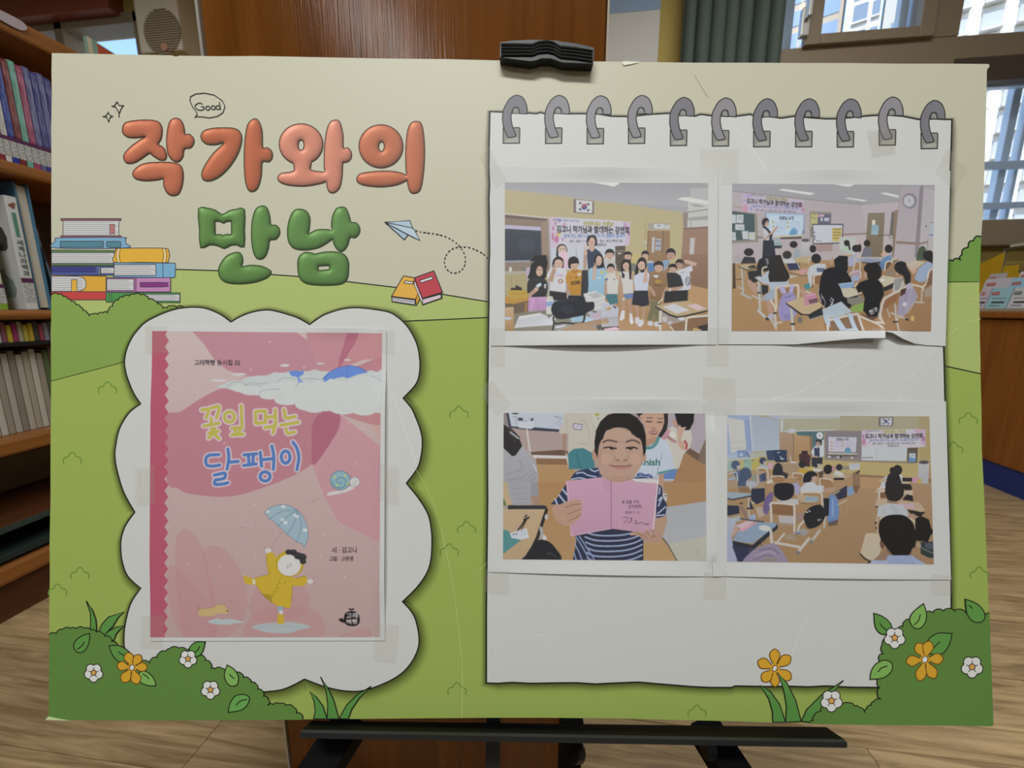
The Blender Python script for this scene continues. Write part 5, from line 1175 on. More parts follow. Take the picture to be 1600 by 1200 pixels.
c.p('#c8c8ce', '698,285 740,200 812,172 940,180 992,232 985,400 972,545 860,558 740,512 748,400 702,330'); c.p(SKD, '715,365 790,180 835,215 782,395'); c.l(SK, '815,200 800,140', 18); c.l(SK, '830,200 845,155', 18); c.p('#c59cc2', '832,262 942,268 942,312 832,306', al=.8); c.p('#b9c0dc', '828,235 890,238 888,278 828,275'); c.l('#a5503c', ell(900, 376, 28, 26), 14, closed=True); c.l('#b07a4a', '915,390 940,375', 14); c.p('#2d2b2f', '740,515 985,545 992,650 740,660')
c.p('#2b272a', '1010,100 1030,40 1092,12 1152,40 1170,110 1150,150 1030,190', 1); face(c, 1106, 152, 58, 62, '#cfa58e'); c.p('#2b272a', '1012,110 1030,35 1092,14 1155,40 1168,112 1092,118 1040,125')
c.p('#c88b2b', '972,315 1000,240 1080,202 1180,207 1228,232 1215,400 1197,582 1050,582 1010,480 978,405', c2='#bd7f26'); c.l('#a8542c', '1075,210 1110,245 1155,215', 14, 1); c.tf('#33291f', 'SCORE', 1058, 430, 1190, 412, 66, .04); c.e('#7f5a1e', 1130, 320, 15, 17); c.e('#c9c4c6', 1175, 275, 30, 18, -25); c.l('#a35a34', '1030,300 1065,330', 10); c.p(SKD, '978,400 1010,405 1022,610 990,608'); c.p('#2b2a2e', '1012,582 1200,588 1200,660 1010,650')
c.p('#32333d', '1215,215 1302,208 1312,565 1198,605 1205,400')
c.p('#2a2628', '1395,90 1415,0 1490,-30 1530,60 1530,185 1490,185 1420,140', 1); face(c, 1462, 75, 44, 72, '#cda693'); c.p('#8cbad5', '1303,262 1340,178 1450,192 1530,178 1585,262 1545,400 1542,585 1298,562 1312,400', c2='#82b0cd'); c.p(SK, '1365,365 1378,150 1432,170 1402,365'); c.l(SK, '1400,160 1405,110', 16); c.l(SK, '1420,160 1435,115', 16); c.e('#c9b56a', 1505, 245, 26, 26); c.l('#c6d6e4', '1430,340 1490,320', 12)
# teacher's desk with things
c.p('#7f7969', '210,1110 215,850 700,800 1600,760 1600,940 1100,1000 800,1110'); c.p('#c6a27a', '88,760 215,752 215,1110 88,1110', c2='#a97c4a'); c.e('#b5bccc', 130, 920, 55, 24)
c.p('#c3c4cb', '218,1064 292,888 600,843 700,880 790,1020 430,1045'); c.p('#d0d0d6', '300,890 605,838 610,868 300,925'); 
for i in range(7): c.l('#9ea0aa', [(270-i*4, 950+i*14), (600+i*10, 905+i*15)], 4, al=.6)
c.p('#c5c6d0', '680,960 790,870 830,930 770,1030'); c.p('#c8c8c0', '690,862 692,640 720,598 780,598 797,640 792,855'); c.p('#7f9bd2', '688,680 794,672 790,742 690,745'); c.l('#9c9c96', '750,625 780,630', 12)
c.p('#c9c7c9', '1232,562 1410,515 1565,600 1545,645 1592,722 1560,795 1395,805 1390,690 1280,672'); c.p('#adacb1', '1300,572 1430,540 1522,596 1400,632'); c.l('#9b9a9e', '1390,690 1545,645', 6); c.l('#a7a6aa', '1390,740 1585,690', 5)
c.p('#b0a8ba', '1290,832 1600,760 1600,915 1370,955'); c.e('#c9a04e', 1590, 775, 34, 18); c.e('#3d3c44', 1400, 825, 34, 8); c.p('#c3a3b5', '1390,870 1470,850 1480,920 1400,930')
c.p('#8fb2ce', '1045,905 1232,880 1222,965 1060,978'); c.p('#a5c0d7', '1255,872 1362,920 1362,955 1250,978'); c.p('#a98c7c', '1070,885 1190,865 1180,890 1080,905')
c.p('#272a31', '762,790 800,690 900,650 1050,620 1200,592 1250,610 1275,682 1382,680 1388,772 1290,832 1240,872 1100,902 900,935 800,885', 1); c.l('#3d424c', '860,690 1000,650 1150,640', 10, 1); c.p('#3a4454', '900,760 1060,740 1100,830 960,850', 1, al=.35)
c.l('#22242a', '795,900 800,970 840,1000 950,985 1180,1005 1250,930 1245,830', 24, 1); c.l('#23242a', '800,1000 780,1100', 24); c.p('#b9bdd0', '815,1040 1000,1010 960,1040 830,1075')
c.p('#9f7c5b', '850,1110 1100,1005 1600,925 1600,1110'); c.p('#47403f', '1410,1030 1600,990 1600,1075 1440,1095'); c.e('#8a8488', 1395, 1040, 26, 26)
# front row, right half
c.T = D
c.p('#b8b9cb', '-10,690 140,680 248,772 236,895 -10,905'); c.p('#c99a4e', '55,775 130,748 132,792 60,802'); c.p('#b5654e', '90,775 120,770 115,790'); c.l('#3c3a48', '170,740 200,765', 22); c.p('#a3a4ae', '-10,905 240,892 236,1040 -10,1052'); c.p('#ab8662', '-10,935 100,920 100,995 -10,1005'); c.p('#433a3d', '-10,1052 230,1036 240,1062 -10,1100'); c.p('#d2a8bd', '20,1078 212,1046 250,1095 40,1110')
face(c, 130, 195, 48, 60, '#cba692', '#29262a'); c.p('#c8c4c0', '38,305 82,258 190,252 242,305 236,562 80,562 50,430'); c.p(SKD, '40,370 72,370 76,590 50,590'); c.e('#5a6f8a', 65, 350, 22, 20); c.e('#5a7a78', 183, 350, 11, 12); c.p('#3d7280', '68,565 225,565 238,695 120,722 48,605'); c.l(SK, '225,340 200,230', 26); c.l(SK, '200,240 190,190', 12); c.l(SK, '215,235 225,190', 12)
c.p('#272428', '285,335 280,150 300,82 360,52 418,90 432,205 424,355 388,340 400,200 320,200 335,300', 1); face(c, 352, 152, 46, 62, '#caa491'); c.p('#272428', '298,150 310,90 360,62 410,95 420,160 395,110 350,95 318,120')
c.p('#c9c4c1', '250,265 300,232 420,242 452,345 462,545 310,562 302,410'); c.l(SKD, '270,300 285,600', 28); c.l(SKD, '440,350 450,260', 26); c.p('#272428', '288,230 335,280 325,335 295,320'); c.p('#272428', '398,200 432,200 428,350 405,345'); c.p('#5a7cb3', '318,568 462,552 458,628 345,634'); c.p('#b68d75', '283,640 342,640 332,805 290,805'); c.p('#b08770', '375,640 432,640 442,845 400,845'); c.p('#cfced4', '288,805 336,805 332,920 270,962 258,932'); c.p('#cfced4', '403,848 442,848 464,990 425,1012 405,972'); c.e('#c4c4cc', 320, 635, 22, 18)
c.p('#2a2628', '478,285 512,110 555,35 610,28 652,80 655,175 625,295 600,290 540,200 530,285', 1); face(c, 580, 142, 54, 68, '#cea793'); c.p('#2a2628', '515,140 535,60 600,38 650,90 648,150 610,85 560,85')
c.p('#bfc2d8', '472,295 540,258 662,232 698,275 672,512 480,514'); c.p(SK, '600,400 625,210 660,215 672,380 640,400'); c.l(SK, '635,225 622,175', 14); c.l(SK, '650,225 655,178', 14); c.p('#2a2b37', '468,516 676,512 694,722 600,748 438,716'); c.p('#b58c74', '478,728 540,732 540,905 508,905'); c.p('#b28a72', '600,748 648,742 622,935 580,935'); c.p('#c6c4cb', '488,905 547,905 552,962 512,1008 488,990'); c.p('#c3c1c9', '560,940 613,938 612,1002 562,1048 512,1032')
face(c, 832, 172, 62, 70, '#c99f89', '#2b2728'); c.p('#93704e', '678,405 710,262 790,236 900,246 962,302 982,452 930,470 902,560 862,665 700,645 702,475', c2='#86623f'); c.p('#cfcfd3', '752,285 832,290 812,328 760,312'); c.p('#bd8b36', '775,370 810,350 840,365 880,355 880,395 800,415', al=.8); c.l('#5d4632', '760,430 880,440', 12); c.p(SKD, '682,440 720,450 785,545 790,600 745,590'); c.p(SKD, '930,465 965,455 915,600 880,640 870,600'); c.p('#736e4d', '700,660 872,668 832,965 762,965 772,800 740,962 655,945 712,770'); c.e('#bdbac2', 708, 995, 42, 38); c.e('#bdbac2', 800, 1008, 40, 40); c.l('#d8d3c6', '828,700 890,630', 16)
face(c, 1140, 132, 52, 62, '#b88d7a', '#2a2629'); c.l('#3b3436', ell(1160, 95, 22, 18), 7, closed=True); c.p(SK, '1195,85 1235,58 1395,110 1372,155 1230,115', 0); c.p('#c2c2d0', '1085,235 1190,190 1322,140 1332,222 1290,242 1302,482 1240,514 1105,514 1195,440 1150,300'); c.l('#7d8298', '1155,250 1220,240', 10); c.l('#5a5c68', ell(1258, 375, 30, 62), 12, closed=True); c.l('#3c3c46', '1250,340 1270,420', 10)
c.p('#2a292c', '925,522 1262,505 1258,665 905,695'); face(c, 1038, 202, 54, 64, '#c69d88', '#262326'); c.p('#2d2d30', '948,255 1000,250 1080,252 1152,292 1198,435 1130,462 972,472 958,345'); c.p(SKD, '1000,470 1130,455 1195,440 1180,480 1060,512 985,525'); c.p('#c4c0bc', '975,490 1010,478 1020,510 985,530'); c.l(SK, '920,190 970,175', 16)
# pupil desk and chair
c.p('#9b8b84', '880,830 1100,905 1205,900 1205,965 980,1015 880,965'); c.e('#b8b4b8', 920, 930, 38, 46); c.e('#b0acb2', 995, 985, 40, 30); c.p('#8a6444', '1000,1010 1220,960 1230,1110 1010,1110'); c.l('#2c2a2c', '795,752 1000,872 1100,902 1190,890 1550,808', 26); c.p('#ba9e73', '788,738 1050,680 1260,660 1550,780 1545,800 1185,882 1100,890 1000,855'); c.p('#c5c5d0', '888,752 1060,705 1290,800 1100,852'); c.p('#d1b1bd', '1250,730 1380,705 1532,776 1400,802'); c.l('#cdbf8a', '800,740 1010,850 1100,880', 9)
c.p('#c7c3bb', '838,812 882,802 862,1110 832,1110'); c.l('#33302f', '835,1000 865,1000', 20); c.p('#876041', '1240,940 1270,892 1560,872 1560,1110 1222,1110'); c.l('#cfcbc2', '1225,1110 1240,965 1275,908 1560,880', 28, 1); c.p('#37302e', '1400,1040 1560,1000 1560,1110 1450,1110'); c.p('#c9a46a', '1340,1060 1460,1085 1450,1110 1330,1110'); c.l('#c3beb6', '1000,1040 1050,1110', 22); c.p('#c9cad2', '1110,910 1220,900 1210,950 1140,950')
lay(c, 'printed_photo', ph1, [(788.7, 286), (1105.6, 287), (1105, 517), (788.7, 517)], z1, noise=3, wash=.07, gain=1.03, sat=.82)
# ------------------------------------------------------------------ photo 2: lesson seen from the back of the class
def z2(x, y):
    b = ss(490, 535, y)
    return .0002 + b*(.0075*ss(1200, 1366, x)*(1-ss(1368, 1378, x)) + .0060*ss(1366, 1376, x)*(1-ss(1376, 1440, x))) + .0014*(1-ss(264, 288, y))*np.exp(-((x-1300)/60.0)**2)
yb2 = lambda x: np.interp(x, [1121, 1240, 1310, 1340, 1366, 1369.5, 1371, 1385, 1402, 1425, 1446, 1476], [538, 538.5, 532, 530, 530, 529.5, 519, 521, 530, 537, 539.5, 541])
ph2 = sheet('photo_print', 'taped classroom lesson photo print with a curled torn lower edge', [(1121.5, 265), (1483, 268), (1475.5, 541), (1121.5, 538)], z2, yb2, n=(180, 90))
c = Canvas(1140, 285, 1461, 521, '#aa9fa6')
A, Bq, Cq, D = (1135, 280, GQ), (1295, 280, GQ), (1135, 400, GQ), (1295, 400, GQ)
c.T = A; c.p('#a99ea6', '40,40 3200,40 3200,1400 40,1400', c2='#b3a4aa'); c.p('#9a989f', '40,40 3080,40 3080,150 2860,95 2530,150 2520,330 1990,382 1506,340 40,180'); c.l('#77737a', '40,180 1506,340 1990,380', 8); c.l('#8a868d', '1990,382 2515,333', 6)
c.p('#d2d2d3', '755,170 810,150 1290,215 1215,242'); c.p('#d2d2d2', '1506,72 1770,72 1872,95 1770,124'); c.p('#d0d0d0', '1716,290 1786,280 2066,320 1996,336'); c.p('#d0d0cf', '2241,218 2326,205 2518,250 2518,286')
c.T = Bq; c.p('#b2a6ae', '455,388 1005,338 990,820 535,810'); c.p('#b9a8ac', '200,830 530,825 515,1150 200,1150'); c.p('#b8a9ae', '770,840 870,840 900,1150 760,1150'); c.l('#8a7570', '195,822 530,808', 24); c.l('#8a7570', '770,832 870,832', 20)
c.p('#837565', '558,515 806,510 770,1150 512,1150', c2='#78684f'); c.l('#6a5d50', '558,515 806,510', 10); c.p('#d5d2c0', '620,610 668,610 665,685 618,685'); c.p('#7b9fb8', '613,680 716,680 708,826 603,820', c2='#8fb3c4'); c.l('#5b4a3c', '720,835 760,838', 14)
c.p('#6a6461', '905,490 992,490 960,875 868,875'); c.p('#b3b0b4', '880,840 915,830 910,870 880,870'); c.p('#8b7360', '945,470 1000,460 955,1150 912,1150'); c.p('#a39aa5', '1022,150 1362,95 1292,1150 938,1150 1000,480', c2='#b0a4aa'); c.p('#867b83', '1320,112 1376,98 1302,1150 1240,1150'); c.l('#938990', '1020,150 1005,480', 9)
c.p('#a9a3ac', '1376,105 1560,170 1560,1150 1300,1150', c2='#b4abaf'); c.l('#8d8790', '1370,120 1560,170', 8); c.p('#8b7368', '975,915 1272,935 1265,972 962,955'); c.p('#8b7368', '1302,945 1442,915 1440,942 1300,977'); c.e('#7b757f', 1168, 328, 105, 112); c.e('#b7b6bc', 1160, 330, 80, 86)
for k in range(12): c.e('#8b8a92', 1160 + 62*math.cos(k*math.pi/6), 330 + 67*math.sin(k*math.pi/6), 5)
c.l('#4a4850', '1160,300 1164,330 1178,345', 9); c.p('#a7aec0', '1472,650 1560,650 1560,860 1450,850'); c.l('#5a6aa0', '1452,828 1560,835', 14); c.p('#8a7a70', '1475,640 1560,640 1560,655 1475,655'); c.e('#3c3a48', 1410, 700, 10, 14); c.p('#46563f', '1272,1200 1300,1040 1355,990 1405,1030 1425,1200', 1); c.l('#7b6a62', '1440,880 1430,1050', 8)
c.T = A
c.p('#b5a9bd', '222,222 1130,322 1132,518 560,490 235,518'); c.p('#b3a0c0', '222,222 340,235 300,330 230,360', al=.6)
for x, y, rx, ry, cc in ((265, 440, 38, 62, '#c687a5'), (320, 250, 50, 30, '#a795c8'), (1080, 390, 50, 42, '#bd8fae'), (1110, 460, 24, 40, '#b585a8'), (350, 445, 14, 30, '#8f8ac0'), (250, 320, 12, 24, '#a58ac0')): c.e(cc, x, y, rx, ry)
c.tf('#6a6788', '그림책 작가와의 만남', 350, 250, 520, 268, 30); c.tf('#85884e', '안녕하세요 선생님!', 565, 303, 882, 330, 54, .03); c.tf('#3a3841', '김고니 작가님과 함께하는 강연회', 282, 356, 1092, 420, 80, .035); c.tf('#6a74b4', '함께 하는 힘이 나는 글쓰기-"다 괜찮아 질거야"', 370, 420, 1055, 460, 46, .02); c.tf('#4c4a58', '일시 : 2025. 7. 11(금) 3교시  장소 : 본교 2학년 교실', 420, 472, 1005, 502, 32, .015)
c.p('#6b7a8f', '560,495 1138,520 1132,850 565,872'); c.p('#a7bddb', '572,503 1128,528 1124,842 660,862 580,860'); c.p('#b6c9e2', '612,540 1098,560 1092,808 640,822'); c.tf('#39414f', '선생님 소개', 760, 602, 972, 604, 60, .03)
for x, y in ((672, 640), (676, 705), (680, 765), (885, 645), (888, 708)): c.p('#bdbb98', [(x-20, y-22), (x+18, y-22), (x+18, y+22), (x-20, y+22)]); c.e('#5a5a58', x, y, 6)
for x0, x1, ys in ((705, 860, (635, 665, 690, 720, 745, 775)), (915, 1075, (635, 665, 700, 725))):
    for y in ys: c.l('#8aa0c0', [(x0, y), (x1, y+2)], 6)
c.p('#5694c4', '915,795 945,745 985,728 1012,745 1032,795 1000,830 1000,858 930,852', 1); c.l('#8a7fae', '1030,745 1050,770', 9); c.p('#c5c1a4', '668,838 1126,822 1126,845 668,866'); c.p('#7b7b98', '1100,780 1126,740 1124,822 1100,815')
c.p('#8d8577', '60,465 438,515 456,932 60,952'); c.p('#3f5458', '60,478 400,525 406,902 60,912')
for q in ('60,525 130,530 130,656 60,656', '140,530 242,530 236,656 134,650', '117,670 250,672 256,760 120,755', '60,785 124,785 132,906 60,906', '214,770 310,770 317,892 230,892', '318,785 412,785 406,902 320,896'): c.p('#b9bcc1', q)
for q in ('160,560 220,560', '160,590 220,592', '150,720 230,725', '75,830 110,832', '75,860 110,862'): c.l('#7f8a94', q, 9)
c.l('#c9a04a', '335,840 385,835', 12); c.p('#9a8c86', '60,395 215,420 215,435 60,410')
c.p('#8a8176', '1208,483 1532,495 1526,670 1330,690 1215,905'); c.p('#b6af76', '1225,505 1330,510 1326,662 1225,725'); c.p('#5b5b79', '1335,515 1516,525 1510,662 1330,662'); c.p('#c496b6', '1340,525 1430,525 1420,562 1340,562')
for x in (1385, 1440, 1475): c.p('#b9b6c4', [(x-16, 575), (x+16, 575), (x+16, 625), (x-16, 625)])
c.l('#5e5a3a', '1240,520 1310,522', 9); c.l('#6e6a4a', '1240,560 1310,600', 30, al=.3)
c.p('#45444f', '1246,664 1704,664 1694,950 1260,965'); c.p('#bdc1cd', '1260,680 1690,680 1680,935 1272,950'); c.p('#c8af5e', '1538,728 1678,724 1676,926 1538,918')
for y in (745, 790, 830, 875): c.l('#6a5a30', [(1550, y), (1668, y-3)], 12, al=.8)
for x, y in ((1280, 790), (1282, 840), (1285, 865), (1288, 892), (1322, 915), (1366, 915)): c.e('#4a4c5a', x, y, 10, 9)
c.p('#a48783', '1300,965 1545,955 1545,1070 1320,1070'); c.T = Bq; c.p('#b4b9b6', '133,860 378,850 376,1150 140,1030'); c.l('#8a8f8c', '190,910 300,920', 9)
c.T = A
c.l('#85716c', '440,860 520,865', 26); c.p('#5d4b46', '780,862 1092,850 1092,885 780,890'); c.p('#b0a4a8', '830,895 1092,885 1090,1150 830,1150', al=.4); c.p('#b7b6bb', '1088,908 1212,908 1202,1160 1082,1160', c2='#a5a3aa'); c.e('#5a5560', 1150, 906, 62, 25); c.p('#8ea1ad', '668,885 762,880 805,970 792,1000 690,1000'); c.p('#2f3036', '690,985 806,982 792,1022 690,1024'); c.l('#b9c2ca', '680,920 775,915', 9); c.l('#b5a9a8', '730,1024 740,1129', 14)
# teacher
c.p('#b9b9c3', '528,725 600,710 652,790 662,905 540,915 545,830 520,760'); c.l('#2b3040', '535,705 590,745 655,835', 30); c.p('#2b3040', '615,800 655,820 660,930 620,930'); c.p('#2c2f3c', '528,905 682,905 715,1160 515,1160'); c.p(SKD, '535,895 635,790 662,802 560,905'); c.l(SKD, '665,805 728,712', 26); c.e('#b99a92', 578, 655, 36, 48); c.p('#332d34', '508,650 520,600 560,578 602,590 612,640 585,620 560,650 545,695 518,680', 1); c.l('#4a3834', '575,645 600,645', 7)
# floor and pupils
c.T = Cq; c.p('#ab8457', '40,120 1620,60 1620,1130 40,1130', c2='#a87d50'); c.T = D; c.p('#a17852', '-40,120 1560,60 1560,1130 -40,1130', c2='#9c6f47'); c.p('#b1a3a9', '940,-20 1240,-20 1240,80 960,130')
c.T = Cq; c.p('#45342d', '85,110 115,110 125,480 85,490'); c.p('#a79da4', '85,-10 215,-10 200,90 85,100')
def pupil(x, y, rx, ry, hair='#2a2729', ear=None):
    c.e(hair, x, y, rx, ry)
    if ear: c.e(SKD, x+ear*rx*.85, y+ry*.25, rx*.22, ry*.35)
c.T = A
for x, y, rx, ry in ((975, 967, 58, 50), (1258, 1030, 48, 56)): pupil(x, y, rx, ry)
c.p('#8fa0aa', '965,1180 1000,1020 1060,1065 1080,1180')
c.T = Bq; pupil(248, 945, 42, 45); c.l('#2a2729', '275,950 290,1040', 26); c.p('#a7bfa8', '165,1070 215,995 270,1000 290,1070'); c.p('#6b6d79', '455,1150 500,1010 600,1020 625,1150'); pupil(545, 950, 48, 50); c.e('#4a3630', 560, 985, 22, 14)
c.T = D; c.p('#9aa1c6', '265,150 290,10 390,-20 410,60 345,160'); c.T = Bq; pupil(385, 1025, 60, 54); c.e('#2a2729', 435, 1020, 28, 60)
c.T = D; c.p('#5c83b2', '765,50 820,10 900,-10 905,60 850,110 800,200 715,190 725,130'); c.p('#4f74a4', '720,120 800,110 800,210 715,195'); c.T = Bq; c.p(SK, '740,1129 770,1080 830,1020 860,1080 830,1129'); pupil(862, 1030, 58, 62)
# far desks
c.T = D
for q, cc in (('405,70 540,38 732,58 742,86 600,104', '#8190ac'), ('1105,112 1240,70 1402,90 1282,185 1195,235', '#bfae9c'), ('200,-10 330,-20 330,20 200,10', '#b79a74')): c.p(cc, q)
c.p('#33323a', '430,85 600,106 745,88 740,115 600,128 450,100')
for q in ('360,160 370,40 390,20 450,10', '345,180 345,250', '450,90 440,240', '260,370 290,270 330,250 440,230 450,330'): c.l('#c4b69f', q, 20, 1)
c.p('#7a5638', '890,90 1010,30 1000,70 900,130'); c.l('#c6b59a', '890,90 1000,40', 16); c.p('#6b4a36', '815,120 890,80 900,120 820,230'); c.l('#c9bda9', '805,220 820,110 880,80 915,110', 20, 1); c.p('#8a7a6a', '820,250 930,200 960,290 840,300')
c.p('#1f1f24', '60,60 140,0 265,10 262,230 85,250'); c.l(SKD, '20,130 40,30', 26); c.p('#2b2422', '85,260 270,235 270,370 120,380'); c.l('#b9b7ba', '90,250 260,240', 16)
c.T = Cq
c.p('#b7bac0', '795,60 950,35 1015,105 880,125 815,95'); c.p('#2f3758', '870,115 1065,112 1065,205 910,215'); c.l('#c4b69f', '1035,110 1060,180', 16); pupil(880, -10, 66, 60, '#342f30'); c.p('#b79f78', '990,30 1200,10 1200,110 1010,90'); c.l('#c6b08c', '1195,120 1190,60 1230,25', 18)
c.p('#31303a', '195,120 250,15 400,25 425,110'); pupil(318, -50, 72, 58)
c.p('#aea07d', '160,155 280,128 432,150 410,182 290,208'); c.p('#2b2a2d', '300,165 380,140 420,150 410,178 320,182'); c.l('#33322f', '165,160 290,212 420,185', 12); c.l('#a7a7a4', '212,200 235,540', 26); c.l('#a7a7a4', '205,555 345,625', 30); c.l('#a7a7a4', '165,465 240,500', 22); c.l('#8f8f8c', '260,250 250,330', 14); c.l('#3a3838', '125,350 215,348', 8); c.l('#b0aca6', '375,590 520,660', 26)
c.p('#27262a', '425,200 465,60 560,12 640,20 660,220 500,240'); c.p('#6d6a74', '560,40 600,40 612,120 580,140'); c.p('#2a2a2f', '300,230 500,210 510,360 330,420'); c.p(SKD, '295,360 330,350 470,470 480,560 400,560 310,430'); c.p('#2b2b30', '430,420 600,440 600,540 500,590')
c.p('#b58e6c', '912,238 1170,192 1305,262 1100,292'); c.l('#4b4348', '915,245 1095,300 1300,270', 10); c.p('#c98d98', '1040,240 1120,190 1180,230 1100,265'); c.p('#b5b5b2', '900,290 1045,300 920,335')
c.p('#b9bcc5', '1175,250 1210,160 1300,118 1440,120 1450,190 1380,265 1245,295 1238,470 1205,450'); c.p('#3c4a74', '1310,180 1440,185 1430,240 1320,240', al=.8); pupil(1305, 45, 72, 72, '#282528'); c.l(SKD, '1100,200 1180,180', 24); c.p('#2f8a96', '1120,440 1210,400 1215,490 1150,495'); c.p('#8f5f40', '1270,300 1385,280 1380,420 1270,420'); c.l('#c9bca8', '1270,430 1275,310 1310,285 1390,275', 22, 1); c.l('#2c2b2f', '1240,470 1260,430', 14); c.p('#c4c0b8', '1150,510 1280,560 1270,580 1140,530')
c.p('#b6b8b6', '400,320 480,300 620,388 500,395'); c.l('#3a3a3c', '402,328 500,402', 10); c.l('#b3b3b0', '460,390 482,800', 32); c.l('#b3b3b0', '455,805 590,935', 36); c.l('#9a9a98', '490,430 510,650', 20); c.l('#2f2e33', '450,545 490,545', 22); c.l('#2f2e33', '575,920 600,940', 34)
c.l('#c4b69f', '520,280 520,190 580,165', 24, 1)
c.p('#a7b2c3', '475,340 545,270 610,215 625,385 900,372 908,440 700,475 640,525 612,430 515,405'); c.p('#95a2b6', '525,612 620,520 720,470 718,622 660,655 540,652'); c.p('#292526', '615,0 785,-10 835,130 905,262 918,325 862,382 620,388 602,300 640,150', 0); c.p(SKD, '560,655 640,650 690,880 630,890'); c.e('#a9a7b8', 640, 895, 42, 44); c.p(SKD, '1050,500 1110,470 1160,570 1120,600')
c.l('#cabda8', '722,770 716,505 760,465 1000,432 1045,462 1040,610', 30, 1); c.p('#7c5a40', '740,500 1000,460 1020,600 750,640', al=.5); c.p('#9086bf', '758,745 800,602 860,560 960,540 1012,622 1035,800 960,922 800,955 755,830', 1); c.p('#a79dd1', '760,462 832,450 872,552 800,562'); c.p('#a79dd1', '925,432 992,430 962,542 908,546'); c.l('#6b62a0', '830,620 970,580', 14); c.l('#7a70b0', '800,640 810,900', 10); c.p('#786fb0', '830,860 960,840 950,925 830,950', al=.6)
c.l('#cabda8', '640,660 700,760 712,850', 30, 1); c.l('#b9b4ae', '700,860 715,1070', 34); c.l('#2f2e33', '685,845 720,845', 24); c.l('#b4aea8', '650,940 720,1080', 28); c.l('#c0b7aa', '720,990 800,975', 22)
c.l('#b8b4ac', '942,780 962,1110', 38); c.l('#2e2d31', '940,1005 985,1005', 30); c.p('#262a33', '1185,880 1390,780 1410,870 1210,930'); c.l('#8a8a8a', '1190,945 1420,870', 14); c.l('#2b2727', '868,700 1080,860 1210,868 1390,770', 24); c.p('#bfa47c', '862,690 1120,600 1395,700 1375,762 1205,858 1110,856'); c.p('#bf7d96', '1130,620 1150,560 1290,545 1345,680 1200,725 1135,740', 0); c.p('#6d4a58', '1188,650 1322,622 1335,682 1212,708'); c.l('#d0a0b0', '1160,590 1290,570', 12); c.e('#6d6460', 1065, 945, 40, 50)
c.p('#93613d', '1405,930 1525,890 1620,990 1620,1130 1415,1130'); c.l('#cdc2b4', '1440,1120 1462,985 1530,942 1620,960', 30, 1)
# girl with long hair in front
c.p('#1e1d22', '1375,310 1415,215 1500,178 1700,150 1810,330 1890,520 1930,670 1780,780 1450,770 1380,700 1335,560 1355,430', 0)
for q in ('1350,480 1340,560 1385,680', '1400,600 1440,700 1400,760', '1500,640 1530,700 1480,760', '1380,560 1400,640', '1560,640 1540,740'): c.l('#a9abb8', q, 9, 1)
c.T = D; c.l('#b9bac6', '15,620 50,660 20,730', 12, 1); c.p('#a7b7c7', '-110,790 0,745 165,672 325,822 200,872 0,915 -20,1060 -80,1000'); c.p('#7d5a43', '-10,965 330,885 405,905 405,1130 -10,1130'); c.l('#bfb6ad', '-10,942 350,862 418,882 425,1120', 34, 1); c.p('#a3b6cd', '38,925 122,890 205,1110 105,1110'); c.p('#a3b6cd', '265,842 332,850 352,1085 288,1095'); c.p('#b3c2d4', '200,1080 350,1070 360,1110 200,1110')
c.p('#c1b69e', '128,422 360,480 472,560 262,622 200,602 160,480'); c.l('#33322f', '200,605 262,630 475,565', 12); c.p('#789ac9', '128,415 350,388 362,465 172,482'); c.l('#9fb6d9', '130,418 350,392', 14); c.p('#7d7a70', '250,630 480,600 500,680 330,730 260,690'); c.p('#7fa546', '305,742 500,690 485,825 325,825'); c.p('#5b3f2e', '440,850 560,890 700,900 600,960'); c.p('#c7a37a', '350,430 400,380 420,470 380,540'); c.p('#b79cc0', '300,240 340,210 450,205 440,350 330,390', al=.6); c.p('#88a5cf', '310,300 430,290 430,370 320,385', al=.8)
c.p('#1c1d20', '378,465 440,390 545,352 700,352 772,420 795,565 732,705 735,895 560,895 488,805 510,625 470,520 418,552'); c.p('#201d1e', '498,210 520,140 600,108 700,118 755,200 752,290 705,365 600,368 555,335 540,250', 1); c.e(SKD, 520, 285, 26, 45); c.tf('#c9c8cc', '친구', 592, 868, 715, 808, 78, .03)
c.p('#c1b49a', '708,350 780,290 962,322 940,392 800,462'); c.p('#2b2a2c', '780,470 940,400 930,470 800,530'); c.p('#d0cfd0', '730,345 790,340 810,370 760,380')
c.p('#b4b1af', '950,335 1062,308 1095,430 1010,505 918,545 930,430')
for i in range(9): c.l('#4c4848', [(940 + i*2, 360 + i*20), (1080 - i*8, 330 + i*20)], 7)
c.p(SKD, '960,200 1010,250 1000,310 965,290'); c.p('#252325', '945,160 980,98 1050,83 1112,110 1132,180 1185,280 1172,425 1108,420 1082,310 1010,262 962,225', 1)
c.p('#968ea9', '1105,485 1222,460 1292,592 1252,685 1085,895 985,855 1020,605', 0); c.l('#7f7796', '1130,520 1060,840', 10); c.l('#aaa3bb', '1200,480 1120,840', 12); c.p('#a89fb8', '1100,440 1180,390 1230,470 1120,500'); c.e('#c9c0c8', 1098, 715, 30, 34); c.p('#c2b09c', '1215,690 1250,690 1150,850 1120,860', al=.5)
